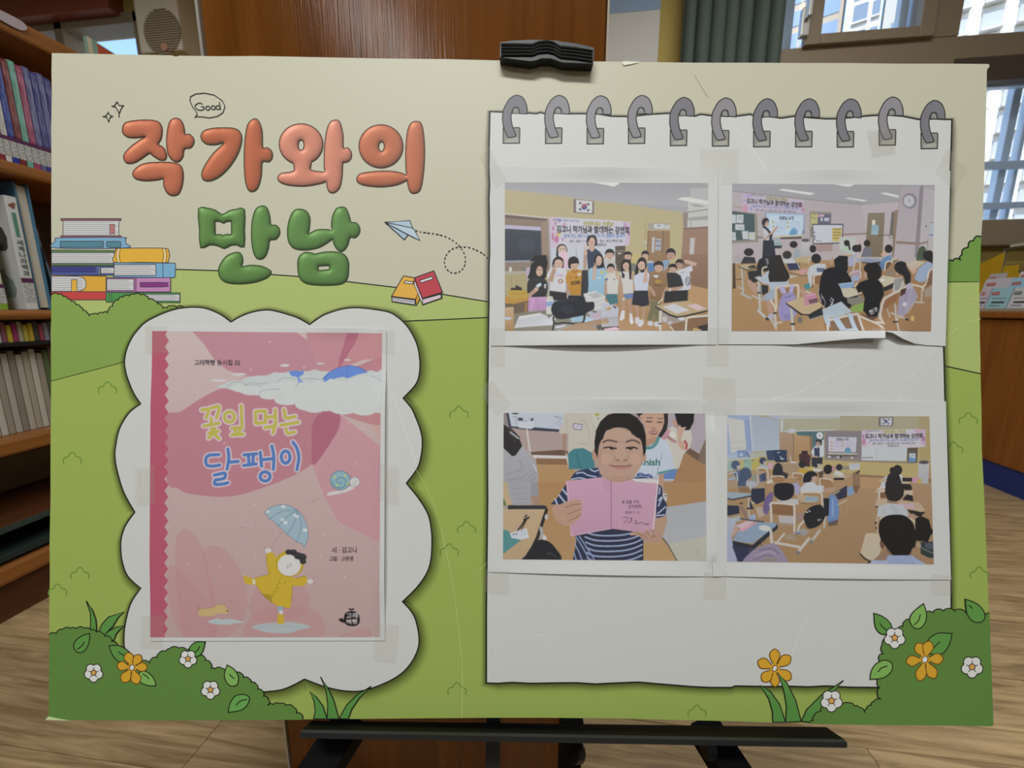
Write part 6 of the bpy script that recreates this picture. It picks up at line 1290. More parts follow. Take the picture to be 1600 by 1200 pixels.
c.p('#8ea2c2', '1238,335 1300,190 1420,88 1505,110 1508,195 1440,285 1390,390 1300,385'); c.l(SK, '1190,190 1280,150', 30); c.p(SK, '1180,150 1240,200 1280,210 1230,280 1190,220'); c.p('#272426', '1362,0 1390,-60 1500,-60 1525,130 1482,100 1400,62', 1); c.l('#c9bda9', '1365,455 1420,400 1450,240 1500,195', 24, 1); c.l('#c9bda9', '1205,425 1350,462 1362,510', 26, 1); c.l('#b3a697', '1350,510 1340,680', 24); c.l('#b3a697', '1260,680 1375,690', 26); c.p('#9b8b7c', '1380,520 1500,420 1510,600 1400,610'); c.p('#7a5740', '1480,220 1510,210 1505,420 1400,470')
c.p('#935f3c', '735,690 800,588 1012,505 992,645 800,785'); c.l('#c4b9ae', '760,1005 735,870 785,660 850,600 1040,500 1105,462', 38, 1); c.l('#c4b9ae', '760,1005 700,985 640,985', 30, 1); c.p('#4a2f28', '1040,500 1125,470 1100,560 1030,600'); c.l('#bfb5ab', '440,892 650,1000 720,1080', 30, 1); c.l('#b5aba2', '960,720 970,1110', 30); c.l('#2f2d30', '910,975 970,975', 24); c.l('#b3a89e', '900,840 1120,930', 26); c.l('#b3a89e', '960,950 1050,880', 22); c.l('#33302f', '1110,930 1140,945', 30); c.e('#c9a65a', 1210, 920, 26, 44); c.l('#b1a79e', '840,790 880,900', 20)
c.p('#a08b7a', '560,1060 700,1090 720,1130 560,1130', al=.6)
lay(c, 'printed_photo', ph2, [(1143, 288), (1458.5, 290), (1452.5, 518), (1142, 517.5)], z2, noise=3, wash=.07, gain=1.03, sat=.82, seed=4)
# ------------------------------------------------------------------ photo 3: boy holding an open pink book
z3 = lambda x, y: .0002 + .0020*(1-ss(622, 650, y))*np.exp(-((x-1000)/80.0)**2) + .0016*ss(870, 900, y)*np.sin(np.pi*np.clip((x-764)/354, 0, 1)) + .0026*ss(1095, 1117, x)*ss(640, 680, y)*(1-ss(860, 890, y))
ph3 = sheet('photo_print', 'taped photo print of a smiling boy holding an open pink book', [(764, 623), (1114, 624), (1117, 900), (763, 893)], z3)
c = Canvas(785, 643, 1105, 878, '#a8908c'); A, Bq, Cq, D, F = (780, 640, GQ), (940, 640, GQ), (780, 755, GQ), (940, 755, GQ), (760, 620, 4.2865)
c.T = Bq; c.p('#a89ca8', '900,30 1540,30 1530,640 960,640'); c.p('#a6784f', '1150,740 1220,630 1410,750 1540,840 1540,1140 980,1140 1050,1030 1110,860'); c.p('#7b6856', '1428,645 1520,420 1540,420 1540,830 1408,752'); c.p('#6d5140', '1218,622 1282,558 1432,652 1410,752')
c.T = A; c.p('#b58a59', '540,780 1100,780 1140,1140 540,1140'); c.p('#8a7f82', '40,30 140,30 170,255 40,255'); c.p('#ab938f', '150,262 1010,305 1010,600 460,612 400,650 300,420'); c.p('#b7bfce', '128,30 970,30 905,295 290,262 162,242'); c.l('#37384a', '118,30 160,250', 32); c.p('#36384f', '162,242 290,252 512,258 885,290 872,325 455,302 165,265'); c.p('#c3c8d3', '278,190 500,168 512,262 470,285 288,268')
c.p('#3e4252', '268,120 345,120 345,162 285,160'); c.p('#3b3c48', '455,168 482,118 502,125 496,160'); c.e('#33343f', 235, 50, 48, 18); c.l('#a9606c', '440,120 470,165', 7)
for q in ('200,100 260,110', '240,140 262,170', '245,190 250,215', '360,160 400,162', '800,100 920,110', '850,100 850,130', '870,140 920,130', '855,170 900,190', '810,200 850,210', '880,210 905,215', '880,230 900,240'): c.l('#6d7488', q, 7)
c.l('#c9c0be', '405,295 458,645', 27); c.p('#694e3f', '450,622 900,588 1012,612 985,672 478,662'); c.p('#d0cbca', '485,662 985,680 985,716 545,706 520,722'); c.p('#8b6346', '540,716 992,720 1016,812 548,800'); c.p('#b58a59', '548,800 1018,808 1040,880 1060,1140 560,1140', c2='#b48656')
c.p('#bfb8aa', '955,45 1405,45 1425,330 1395,645 1232,560 1090,572 1010,645 1012,350 888,352 878,305 930,200'); c.l('#a59d90', '1220,140 1300,260 1320,400', 9, 1); c.l('#a59d90', '1180,500 1320,495', 9); c.l('#a59d90', '990,100 985,340', 8); c.p('#c6c2ce', '1088,200 1217,215 1206,300 1088,280'); c.l('#5a4a7a', '1090,202 1215,217 1205,298 1090,278', 9, closed=True); c.l('#7d7aa0', '1120,240 1185,250', 8)
c.p('#3a7d8a', '1010,640 1090,578 1230,562 1392,650 1398,875 1200,872 1020,872'); c.l('#2c616d', '1130,640 1190,860', 12); c.p('#a57f6c', '932,352 985,360 968,600 930,592'); c.p('#c9c5be', '965,610 1010,700 1020,860 990,740'); c.p('#b79684', '1100,872 1200,872 1160,910 1100,900')
c.p('#c1beb2', '1360,40 1620,40 1520,130 1425,330 1362,120'); c.p('#b5a23e', '1398,48 1462,48 1462,92 1410,92'); c.e('#4a4440', 1450, 130, 9, 12); c.l('#a9a69a', '1380,200 1400,330', 10)
# grey shirted girl
c.p('#a5a5ae', '40,555 200,665 330,520 440,640 540,762 572,950 580,1140 115,1140 40,1000', c2='#9a9aa4')
for q in ('100,960 260,900 330,880', '120,1030 300,1010 420,930', '300,740 350,880', '440,1000 530,920', '400,1080 540,1000', '160,700 150,760'): c.l('#8a8a95', q, 12, 1)
c.l('#cfcfd4', '500,800 545,900', 12); c.p('#2b2829', '40,200 150,270 285,400 338,530 240,672 190,682 40,540', 0); c.l('#4a4648', '120,300 250,480', 9); c.l('#a5a5ae', '165,330 280,420', 26); c.l('#2b2829', '150,250 300,410', 14)
c.T = Cq; c.p('#b08050', '560,-20 1110,-20 1110,1130 600,1130 620,560 700,350 600,320', c2='#b4895a'); c.p('#c0a27a', '40,-20 150,-20 200,320 40,330'); c.p('#9d9da7', '118,-20 560,-20 572,190 455,192 450,305 200,315 140,150'); c.p('#8f8e98', '470,-20 560,-20 575,190 460,190'); c.p('#a5816a', '455,190 562,190 630,325 520,325'); c.p('#5b7a3e', '40,180 90,260 110,325 40,320')
for q in ('180,80 420,60', '200,150 430,140', '210,220 420,230', '230,280 400,285'): c.l('#8a8a95', q, 9)
c.p('#c0a27b', '40,370 695,382 680,480 560,770 440,1030 340,1130 40,1130', c2='#b89a72'); c.p('#2f3036', '128,318 680,322 712,375 128,378'); c.l('#2e292a', '695,385 562,790 440,1040 345,1125', 46); c.l('#a3a3a6', '610,650 645,830', 44); c.p('#c9c8cc', '650,740 700,790 690,830 640,830'); c.e('#b8b6ba', 692, 490, 26, 40)
c.p('#4a8a8e', '40,670 105,680 162,722 182,792 322,832 40,1045'); c.p('#c4cad5', '158,730 400,652 442,792 330,822 180,800'); c.l('#7f8aa0', '200,750 270,735', 18); c.l('#9aa6bc', '300,710 390,690', 10); c.l('#9aa6bc', '300,760 400,730', 8); c.l('#26221f', '275,685 385,530', 20); c.l('#26221f', '325,670 395,540', 16); c.l('#26221f', '370,530 400,470', 30); c.l('#26221f', '400,520 445,490', 24); c.l('#b59a86', ell(385, 470, 28, 38, 25), 12, closed=True); c.l('#b59a86', ell(485, 468, 45, 28, -35), 12, closed=True); c.l('#b58f9a', '230,690 290,590', 14)
c.p('#24262a', '390,1130 545,850 700,840 820,940 895,1130', 1); c.l('#454850', '700,1040 740,1015 830,1080', 12, 1)
# the girl behind and the one turning away
c.T = Bq
c.p('#c5bfb4', '955,300 1030,235 1105,300 1200,310 1300,300 1325,420 1285,565 1200,645 1130,860 1060,870 1015,620 900,440'); c.l('#c9849c', '885,445 985,312', 46); c.l('#a3667c', '900,450 975,345', 9); c.p('#d3cfc8', '980,370 1030,310 1090,370 1040,430'); c.tf('#a64a58', 'BERRY', 945, 412, 1085, 508, 62, .03); c.p('#b98d7c', '1020,130 1090,150 1115,270 1050,235'); c.p('#211e20', '1062,40 1355,40 1345,180 1285,295 1200,302 1120,240 1095,170', 0); c.p('#c59d8a', '1095,300 1140,215 1165,260 1240,250 1190,330 1155,450 1250,480 1260,560 1185,602 1120,525'); c.l('#b5404a', '1215,460 1248,510 1238,575', 28)
c.p('#2b2729', '495,40 970,40 968,190 950,300 845,440 820,400 890,240 890,120 640,160 560,130', 0); c.p('#c4967e', '548,95 620,45 905,45 915,180 885,285 830,372 760,425 640,450 640,250', 0); c.p('#b58670', '640,432 805,400 795,475 645,535'); c.l('#3c2e2a', '650,172 725,178', 17); c.l('#3c2e2a', '815,182 880,182', 17); c.l('#6a4d42', '660,120 740,118', 13); c.l('#6a4d42', '820,128 890,132', 13); c.l('#9a6a5a', '725,272 790,278', 15); c.p('#8d4a48', '690,330 755,305 820,335 755,360', 1); c.l('#d6d0cc', '715,330 790,332', 13); c.l('#b07068', '700,348 755,372 815,345', 11, 1)
c.p('#b9c4d8', '630,565 790,482 842,398 962,482 1020,620 1066,875 850,925 832,1010 470,1010 560,800'); c.l('#4b8d92', '640,562 730,552 800,485 828,412', 46, 1); c.l('#98a3ba', '880,640 860,740 790,1000', 14); c.tf('#2d6a60', 'nish', 615, 815, 852, 815, 140, .02); c.e('#2d6a60', 596, 795, 12, 14); c.l('#39509a', '520,950 570,935 630,960 690,955 740,990', 22, 1); c.l('#4c8d96', '832,932 1060,882', 32); c.p('#577bc0', '905,945 1112,860 1055,1035 912,1025'); c.l('#c9ccd8', '915,1025 1050,1028', 14); c.p('#b58d76', '828,952 912,945 900,1180 845,1180')
# floor right
c.T = D; c.p('#ab7f53', '900,-20 1540,-20 1540,262 945,345'); c.p('#c0bcb8', '890,140 960,150 950,260 890,250'); c.e('#33343c', 935, 180, 16, 9); c.p('#a4a7b0', '948,345 1540,258 1540,775 980,885 890,770', c2='#a9acb2'); c.p('#b5b4a5', '975,885 1540,768 1540,1140 1095,1140'); c.l('#8b8a84', '1410,930 1395,1060', 9, al=.5); c.p('#b9915f', '600,870 885,800 1105,1140 590,1140'); c.l('#4f4538', '885,800 970,900 1105,1140', 14)
# the boy
c.T = F; c.p('#2a2e46', '592,925 833,872 1048,905 1048,1100 575,1100 602,965')
for i, y in enumerate((905, 940, 975, 1010, 1045, 1080)): c.l('#8f9fc4', [(655 + i*4, y-5), (720, y+16), (800, y+22), (900, y+18), (980, y+2), (1040, y-24)], 11, 1)
for q in ('600,935 640,1000 690,1090', '590,980 620,1040 640,1095', '585,1040 600,1090', '620,930 660,990 720,1085'): c.l('#7f94c0', q, 9, 1)
c.T = A; c.p('#27335a', '1040,1015 1110,920 1200,880 1465,848 1475,1000 1060,1032')
for q in ('1130,935 1220,920 1300,960 1420,985', '1060,1020 1180,1000 1260,1015', '1330,870 1400,905 1460,880'): c.l('#a9b6d6', q, 20, 1)
c.T = Bq; c.p('#33405f', '-60,940 30,930 30,1000 -60,1010'); c.p('#2d3c6a', '470,1010 520,955 640,960 760,1000'); c.l('#8fa3d0', '500,985 600,975 700,995', 14, 1)
c.T = Cq; c.p('#283050', '752,305 860,200 972,15 1008,90 1005,250 900,305')
for q in ('820,225 850,300', '880,170 960,270', '930,85 1000,170'): c.l('#b3bedb', q, 24)
c.T = D; c.p('#2b3352', '795,505 795,200 828,10 882,55 892,200 955,310 925,495')
for q in ('850,60 840,150', '880,210 830,330', '935,340 820,440', '830,250 870,200', '800,470 920,460'): c.l('#aab8d8', q, 20)
c.p('#b68e75', '780,515 945,470 955,565 905,725 885,770 780,665')
c.T = F
c.p('#c795b1', '531,562 790,534 835,560 835,882 566,932 545,720', c2='#c08ba8'); c.p('#c694b0', '833,560 1000,548 1153,548 1137,700 1120,888 1050,908 833,880', c2='#c28eaa'); c.p('#cfcac8', '960,546 1150,550 1145,580 1000,566'); c.p('#cd9cb6', '1130,585 1000,568 1130,575'); c.l('#9a6a86', '834,560 834,880', 6); c.l('#d8c9ce', '1148,560 1132,700 1114,885', 7); c.p('#b582a0', '770,545 832,560 832,640 800,640', al=.35); c.l('#d6a9c0', '540,565 566,928', 5); c.l('#d8b4c6', '566,930 832,880', 4)
c.T = D
c.tf('#5d4258', '늘 꿈을 꾸는', 290, 292, 552, 290, 58); c.tf('#5d4258', '친구에게!', 385, 365, 580, 358, 60); c.tf('#5d4258', '2025. 7. 11.', 340, 440, 560, 440, 46)
for q in ('300,500 360,490 375,505 350,550 315,575', '405,510 425,500 420,560', '435,500 438,555', '380,570 395,560 410,575 425,565', '480,540 510,545 500,580 470,575 520,590 580,570 620,590 690,590 650,610'): c.l('#5d4258', q, 8, 1)
# face
c.T = Bq
c.e('#b98a74', -105, 665, 40, 90); c.e('#bb8c76', 615, 690, 35, 80)
c.p('#221e1f', '-105,620 -108,470 -85,300 -20,170 80,82 180,50 400,50 520,118 605,230 645,380 645,615 600,700 -60,720 -80,660', 0)
c.p('#ba937f', '-62,690 -45,540 -5,440 60,315 120,290 200,262 350,275 470,340 520,395 580,470 605,640 592,770 530,905 430,1002 290,1055 150,1050 20,995 -35,905 -62,790', 1)
c.p('#bf9984', '60,330 350,300 480,380 520,440 20,440', 1, al=.6); c.p('#c29c87', '220,520 320,520 340,700 200,700', 1, al=.5); c.e('#cf9d88', 60, 720, 95, 80, al=.45); c.e('#cf9d88', 480, 720, 90, 80, al=.45); c.e('#b5806a', 290, 1010, 170, 42, al=.45); c.p('#ad7c68', '-60,700 -40,560 0,600 -20,860', 1, al=.4)
c.p('#221e1f', '-30,430 10,300 60,300 40,350 10,440'); c.p('#221e1f', '340,262 420,280 520,340 560,430 500,400 440,350 430,345 420,320'); c.l('#221e1f', '480,340 500,395', 12); c.l('#221e1f', '440,320 450,360', 12); c.l('#8a4a3c', '350,290 380,320', 9, al=.7)
c.l('#5b443a', '18,478 60,455 120,450 215,472', 24, 1); c.l('#5b443a', '358,472 430,448 490,455 552,492', 24, 1)
for xs in ((30, 75, 130, 212), (356, 425, 470, 520)):
    c.l('#c09079', [(xs[0]+10, 530), (xs[1]+20, 512), (xs[3]-30, 525)], 9, 1); c.l('#2a2020', [(xs[0], 562), (xs[1], 552), (xs[2], 552), (xs[3], 570)], 20, 1)
c.e('#1d1616', 150, 565, 36, 20); c.e('#1d1616', 420, 566, 36, 20); c.e('#d9cfca', 162, 560, 6, 5); c.e('#d9cfca', 430, 560, 6, 5); c.l('#b58370', '70,600 140,612 200,600', 8, 1, al=.7); c.l('#b58370', '370,600 430,612 500,600', 8, 1, al=.7)
c.l('#a9745f', '190,680 185,720 215,745', 12, 1, al=.8); c.l('#a9745f', '385,680 390,720 360,745', 12, 1, al=.8); c.l('#6d443a', '215,738 250,744', 15); c.l('#6d443a', '330,744 362,738', 15); c.l('#b07f6a', '250,750 290,762 330,750', 10, 1)
c.l('#7b4843', '125,818 200,828 280,826 350,828 432,815', 15, 1); c.p('#b9796f', '150,832 280,838 415,830 350,868 280,874 200,865', 1); c.l('#a5705f', '115,800 130,830', 12); c.l('#a5705f', '438,800 425,840 410,890', 11, 1, al=.6); c.l('#a9755f', '130,770 90,830', 10, al=.5)
c.l('#a9745f', '40,985 150,1045 290,1052 420,1005', 10, 1, al=.6)
# hands
c.T = Cq; c.p('#bb8f78', '780,410 790,325 900,302 1100,238 1200,252 1245,285 1190,315 1228,352 1172,385 1215,430 1150,540 1010,622 900,592 830,525', 1)
for q in ('960,355 1080,312 1200,300', '990,455 1120,405 1200,375', '1020,545 1110,510 1190,450'): c.l('#8f6550', q, 11, 1)
c.e('#cfa49a', 1215, 278, 22, 14, 20); c.T = D; c.p('#b78a76', '402,742 420,722 500,692 560,712 640,735 628,672 660,660 715,735 740,740 735,672 775,668 835,705 888,785 850,855 740,875 640,842 540,772', 0)
for q in ('500,720 620,770 660,800', '640,680 690,760', '740,690 760,790', '700,790 800,770'): c.l('#8f6452', q, 9, 1)
c.e('#d0a396', 440, 745, 26, 16); c.e('#cda092', 650, 672, 18, 14); c.e('#cfa497', 725, 728, 14, 16)
lay(c, 'printed_photo', ph3, [(787, 645), (1101, 646), (1102.5, 875.5), (786, 873)], z3, noise=3, wash=.07, gain=1.02, sat=.84, seed=5)
# ------------------------------------------------------------------ photo 4: class seen along the aisle
z4 = lambda x, y: .0002 + .0016*(1-ss(626, 650, y))*np.exp(-((x-1290)/90.0)**2) + .0014*ss(875, 902, y)*np.sin(np.pi*np.clip((x-1112)/372, 0, 1)) + .001*(1-ss(1112, 1135, x))*ss(660, 700, y)
ph4 = sheet('photo_print', 'taped photo print looking down a classroom aisle behind a dark haired boy', [(1113, 625), (1476, 627), (1484, 905), (1112, 899)], z4)
c = Canvas(1133, 646, 1459, 883, '#ad9c6c'); A, Bq, Cq, D = (1130, 640, GQ), (1290, 640, GQ), (1130, 760, GQ), (1290, 760, GQ)
c.T = Bq; c.p('#a59c80', '-100,60 1540,60 1540,320 -100,320'); c.p('#b09e69', '-100,300 1600,300 1600,1000 -100,1000', c2='#b7a266'); c.p('#a6915c', '1340,100 1540,100 1600,1000 1380,1000', al=.6)
c.T = D; c.p('#ac8661', '-60,-250 1600,-250 1600,1150 -60,1150', c2='#9e7853'); c.T = Cq; c.p('#a8835c', '20,-250 1620,-250 1620,1150 20,1150', c2='#a17a50'); c.T = Bq; c.p('#b7a266', '-100,740 1345,740 1345,985 1200,990 480,952 -100,900')
c.T = A
c.p('#b2b2b7', '780,50 1700,50 1700,128 900,148 805,135'); c.p('#a7a48a', '830,138 1700,126 1700,305 840,322'); c.p('#8da1c8', '20,50 400,50 430,610 360,720 20,720'); c.p('#a1aec8', '20,50 830,50 815,138 560,75'); c.p('#c5c1b5', '52,118 292,155 332,592 102,632'); c.l('#a9aaa8', '90,470 320,470', 8); c.l('#a9aaa8', '100,565 325,565', 8); c.p('#8194c0', '295,150 372,150 412,600 335,592'); c.p('#99a6bb', '388,78 812,136 814,602 420,612', c2='#a5b2c2'); c.p('#bbbec8', '374,78 396,80 432,600 414,612')
for x in (480, 560, 640, 720): c.l('#93a0b5', [(x, 130), (x+10, 600)], 5, al=.6)
c.p('#a9aa9a', '20,735 505,690 620,690 620,608 400,640 20,712'); c.p('#b5b8b8', '20,735 500,690 500,705 20,755'); 
for q, cc in (('20,765 140,752 130,900 20,905', '#8fae98'), ('225,748 282,740 286,885 240,890', '#bda94c'), ('285,732 402,720 406,885 290,890', '#83a890'), ('404,716 512,700 512,885 408,890', '#bca640')): c.p(cc, q)
for x, y in ((315, 755), (425, 748)): c.e('#5a6470', x, y, 11, 14)
c.p('#6c86b4', '188,595 332,590 372,692 210,702'); c.e('#a9b6cc', 255, 660, 26, 24); c.l('#4a5a80', '330,620 375,690', 18); c.p('#9fb0cc', '55,660 190,650 200,700 55,715'); c.p('#babcc6', '828,155 872,155 862,325 830,325')
c.p('#ac8a70', '815,338 1022,345 1022,765 818,765', c2='#a07c60'); c.p('#b58e64', '1020,382 1252,382 1266,770 1028,770', c2='#a8804f'); c.p('#8b6a4d', '1254,382 1302,402 1302,640 1264,770'); c.l('#7d5f46', '1022,345 1022,765', 9); c.p('#b5bac8', '952,280 1038,278 1034,342 950,344'); c.p('#8a8f9c', '860,325 950,315 950,335 860,340'); c.p('#496a74', '1068,322 1462,318 1468,565 1300,565 1300,392 1068,372'); c.l('#b9bcc1', '870,316 1610,298', 16); c.e('#c9ccd2', 1405, 380, 49, 53); c.e('#3a3c44', 1403, 380, 10); c.p('#bfc2c6', '1440,440 1468,440 1470,690 1430,560')
c.T = Bq; c.p('#82777a', '-30,308 512,310 512,722 -30,712'); c.p('#78767f', '8,372 458,378 442,642 12,632'); c.p('#bdb9cd', '22,398 442,404 428,622 30,616'); c.tf('#4f4c60', '선생님 소개', 138, 452, 318, 450, 46, .03)
for x, y in ((75, 480), (75, 530), (75, 575), (240, 485), (240, 530)): c.e('#b9a06a', x, y, 15, 14)
for x0, y in ((110, 470), (110, 490), (110, 520), (110, 540), (280, 480), (280, 505), (280, 530)): c.l('#a299b8', [(x0, y), (x0 + 110, y+1)], 6)
c.e('#5990b2', 310, 602, 46, 50); c.p('#bab5a2', '18,630 445,640 442,662 18,656'); c.p('#5d5450', '8,655 445,662 445,682 8,680'); c.p('#8d7d77', '-30,702 512,722 512,765 -30,738'); 
for x, y, cc in ((40, 690, '#c4c4cc'), (90, 690, '#5b5a78'), (175, 695, '#c2c4cc'), (205, 692, '#3c3e58'), (370, 705, '#c0b6ae')): c.e(cc, x, y, 22, 16)
c.p('#bbc1c8', '512,540 1185,552 1162,752 512,742'); c.l('#a3a9b0', '728,560 728,740', 8); c.p('#8d7b70', '512,740 1292,765 1292,792 512,762'); c.p('#c2c4c8', '512,690 725,690 725,742 512,742')
for x in range(530, 670, 26): c.l('#5b5f6c', [(x, 700), (x+14, 706)], 12)
c.p('#5c524c', '1182,560 1338,555 1328,782 1182,766'); c.p('#5a86bc', '1200,700 1312,700 1306,768 1210,768'); c.p('#b9c2ca', '1212,640 1302,640 1302,712 1208,702'); c.l('#3f6aa8', '1225,690 1280,660', 8)
c.p('#c1bbc8', '512,303 1260,284 1452,290 1452,540 1335,556 512,548'); c.p('#bd9ab8', '1265,288 1452,290 1452,540 1395,520 1345,390', al=.75); c.p('#c3a4be', '512,303 620,300 560,420 600,540 512,548', al=.6)
for x, y, rx, ry, cc in ((545, 470, 28, 50, '#b9779a'), (535, 390, 14, 26, '#a46a98'), (600, 320, 50, 14, '#a99ac0'), (1420, 430, 24, 40, '#a4709e'), (1330, 320, 40, 26, '#c69ab8'), (1390, 380, 26, 26, '#b582aa'), (620, 480, 12, 18, '#b98ab0')): c.e(cc, x, y, rx, ry)
c.tf('#6a6488', '2025학년도 작가와의 만남', 625, 325, 785, 322, 26); c.tf('#a09438', '안녕하세요 선생님!', 815, 347, 1158, 338, 54, .03); c.tf('#3a3840', '김고니 작가님과 함께하는 강연회', 562, 416, 1405, 410, 74, .035); c.tf('#6572b4', '함께 하는 힘이 나는 글쓰기-"다 괜찮아 질거야"', 630, 468, 1345, 460, 44, .02); c.tf('#4c4a55', '일시 : 2025. 7. 11(금) 3교시  장소 : 본교 2학년 교실', 675, 508, 1292, 502, 32, .015); c.tf('#4c4a55', '초등학교', 892, 545, 1062, 543, 32, .015)
c.p('#68596a', '765,113 977,108 972,241 765,241'); c.p('#c1c4ce', '793,125 957,120 952,228 793,228'); c.e('#7d5a78', 868, 165, 28, 22); c.e('#4f5f95', 870, 182, 28, 18)
for x, y, r in ((832, 145, -40), (915, 143, 40), (828, 203, 40), (908, 203, -40)): c.p('#565a68', ell(x, y, 18, 10, r, 8))
c.p('#8b684b', '480,950 865,975 865,1002 480,986'); c.p('#b58a60', '480,984 870,1000 870,1150 480,1150'); c.l('#a5895a', '1195,830 1215,860', 26, al=.5); c.p('#8d6d4e', '1490,1020 1580,1015 1580,1060 1490,1060'); c.p('#b6b4ba', '1346,775 1502,770 1490,1088 1338,1082', c2='#a9a7ae'); c.e('#57525c', 1425, 771, 76, 26); c.e('#45424a', 1425, 771, 46, 14)
# teacher and desk
c.T = A
c.p('#bdc5d3', '1272,625 1320,545 1360,518 1440,530 1468,605 1450,700 1400,700 1320,690'); c.p('#313b58', '1322,560 1402,552 1402,692 1328,690'); c.p('#c9b8b0', '1350,545 1375,545 1362,580'); c.p('#30333d', '1283,702 1448,696 1442,840 1288,860'); c.e('#b9958a', 1382, 497, 34, 44); c.p('#2d282e', '1340,490 1358,445 1402,432 1434,462 1428,515 1402,470 1360,470', 1); c.l('#3f3a40', '1358,490 1412,490', 7); c.e('#b9958a', 1355, 690, 26, 14); c.l('#b9958a', '1290,680 1345,690', 20)
c.p('#4a2d34', '1095,662 1140,640 1140,605 1225,603 1228,645 1268,680 1262,840 1115,812'); c.p('#33262b', '1140,605 1225,603 1225,642 1140,645'); c.p('#35446a', '618,600 725,592 735,740 640,742'); c.p('#2d3a58', '722,592 922,590 922,752 740,752'); c.l('#a5b6d4', '785,628 815,626', 14); c.l('#a9b9d6', '828,690 836,712', 16); c.l('#b3bfd0', '840,722 872,722', 20); c.p('#2b2f40', '750,740 900,740 960,770 760,770')
c.p('#a6866a', '650,785 1125,765 1105,950 985,960 865,905 700,860'); c.p('#b79878', '650,778 1125,758 1125,780 650,800'); c.p('#c993ac', '648,785 718,785 708,872 648,862'); c.l('#c4c6d0', '970,680 990,760', 10); c.p('#c8c8cc', '980,760 1060,765 1050,785 980,782')
c.T = Bq; c.p('#8f6c52', '380,925 482,890 492,1150 390,1150'); c.p('#b1997c', '80,958 385,945 275,1012 90,1012'); c.p('#b6bac5', '325,790 482,782 482,872 345,885'); c.l('#8f95a4', '360,800 470,800', 6); c.l('#8f95a4', '360,830 470,825', 6); c.p('#6d6470', '120,830 330,825 330,880 120,880', al=.5); c.l('#33302f', '440,930 480,900', 22)
c.T = A; c.p('#c4ac46', '1240,840 1330,832 1330,890 1240,890'); c.p('#b5a58a', '1370,790 1450,800 1450,860 1370,850'); c.p('#c2bdb5', '1310,850 1470,880 1470,915 1300,905'); c.p('#5a4638', '1380,920 1460,890 1460,1010 1400,1000')
# pupils at the back
def pup(x, y, rx, ry, h='#2b2a31'): c.e(h, x, y, rx, ry)
c.p('#44567e', '130,910 250,880 310,960 225,1080'); pup(172, 812, 66, 66, '#37466a'); c.p('#b5a3a2', '180,830 235,810 238,850 200,872'); c.p('#9fa9b2', '505,845 560,790 645,835 645,890'); pup(572, 750, 52, 50, '#37405a'); c.e('#b3a09c', 600, 775, 24, 26)
c.p('#8f94aa', '320,1040 450,1035 500,1100 420,1150 320,1150'); c.p('#30405f', '205,1140 235,920 275,860 340,850 392,900 400,990 330,1040 310,1140', 1); c.p('#b79e98', '470,950 500,930 520,1060 490,1100'); c.p('#b3aeb0', '330,1050 460,1050 500,1120 330,1120', al=.7); c.p('#c6c2b2', '620,1050 700,1030 725,1060 640,1090')
c.p('#3b3038', '850,900 945,942 925,1010 865,1010'); c.p('#2a2b35', '720,960 735,840 790,778 850,820 862,920 830,980', 1); c.p('#c19a33', '1080,895 1130,855 1222,880 1230,945 1110,925'); pup(1148, 800, 52, 54); c.p('#b69a7a', '1445,955 1600,928 1600,1020 1460,1010'); pup(1528, 868, 66, 64, '#282427')
c.T = Bq; c.p('#c3c3c6', '90,945 150,888 255,945 232,972'); pup(185, 845, 46, 48); pup(15, 880, 62, 66, '#262427'); c.e('#b8798f', 95, 870, 20, 40); c.l('#c6bca8', '90,965 270,985', 14); c.p('#272529', '100,1000 260,1000 250,1030 110,1030')
c.p('#b9bdc8', '780,1150 830,1000 900,960 900,1150'); pup(1040, 885, 68, 74, '#29262a'); pup(965, 892, 42, 50, '#29262a'); c.p('#c2c2c6', '1060,950 1110,960 1120,1050 1080,1040'); c.p('#262529', '872,1150 888,990 940,928 1030,920 1078,1000 1095,1150', 1); c.p('#2c292d', '1108,998 1262,1000 1252,1052 1112,1052'); c.p('#c386a8', '1250,1000 1350,985 1372,1055 1260,1085'); c.p('#c2a642', '1338,1018 1392,1008 1382,1075 1320,1080'); c.p('#bba183', '760,1030 880,1010 880,1050 790,1070'); c.p('#c0aa8a', '1090,1050 1240,1060 1200,1090 1100,1080'); c.p('#2b2826', '1100,1085 1230,1090 1220,1150 1110,1150')
# chairs
c.T = A
for q, t in (('500,868 605,872 622,915 500,905', '490,900 500,858 590,858 640,900 650,990'), ('700,990 872,988 872,1068 722,1068', '720,1080 690,1000 710,975 850,975 885,1000'), ('1018,940 1160,955 1150,1050 1022,1005', '1005,980 1015,930 1110,935 1160,950 1150,1050'), ('1418,1015 1580,1032 1592,1150 1432,1150', '1410,1110 1405,1020 1440,1005 1560,1025 1595,1050')): c.p('#a0724a', q); c.l('#c6bfb2', t, 16, 1)
c.p('#37466a', '515,960 610,920 620,1040 530,1060'); c.l('#bfc0c4', '640,990 660,1040', 14); c.l('#b5b8c4', '85,940 180,920 200,1040', 16, 1); c.p('#8fa0b4', '55,1010 170,980 170,1020 60,1040'); c.p('#b39a7a', '940,985 1110,985 1060,1010 950,1010'); c.p('#7d8a6e', '420,960 480,950 480,1040 410,1050'); c.p('#b0a68e', '505,905 640,905 600,920 500,920')
c.p('#24232a', '1160,1060 1170,970 1230,910 1320,905 1370,970 1300,1010 1250,1060', 1); c.e('#b79585', 1325, 1015, 40, 56); c.p('#252329', '1220,930 1320,905 1365,960 1300,985'); c.p('#bcc2cc', '1105,1160 1200,1070 1310,1058 1430,1160'); c.p('#9d94bd', '1000,1080 1080,1065 1120,1150 1000,1150')
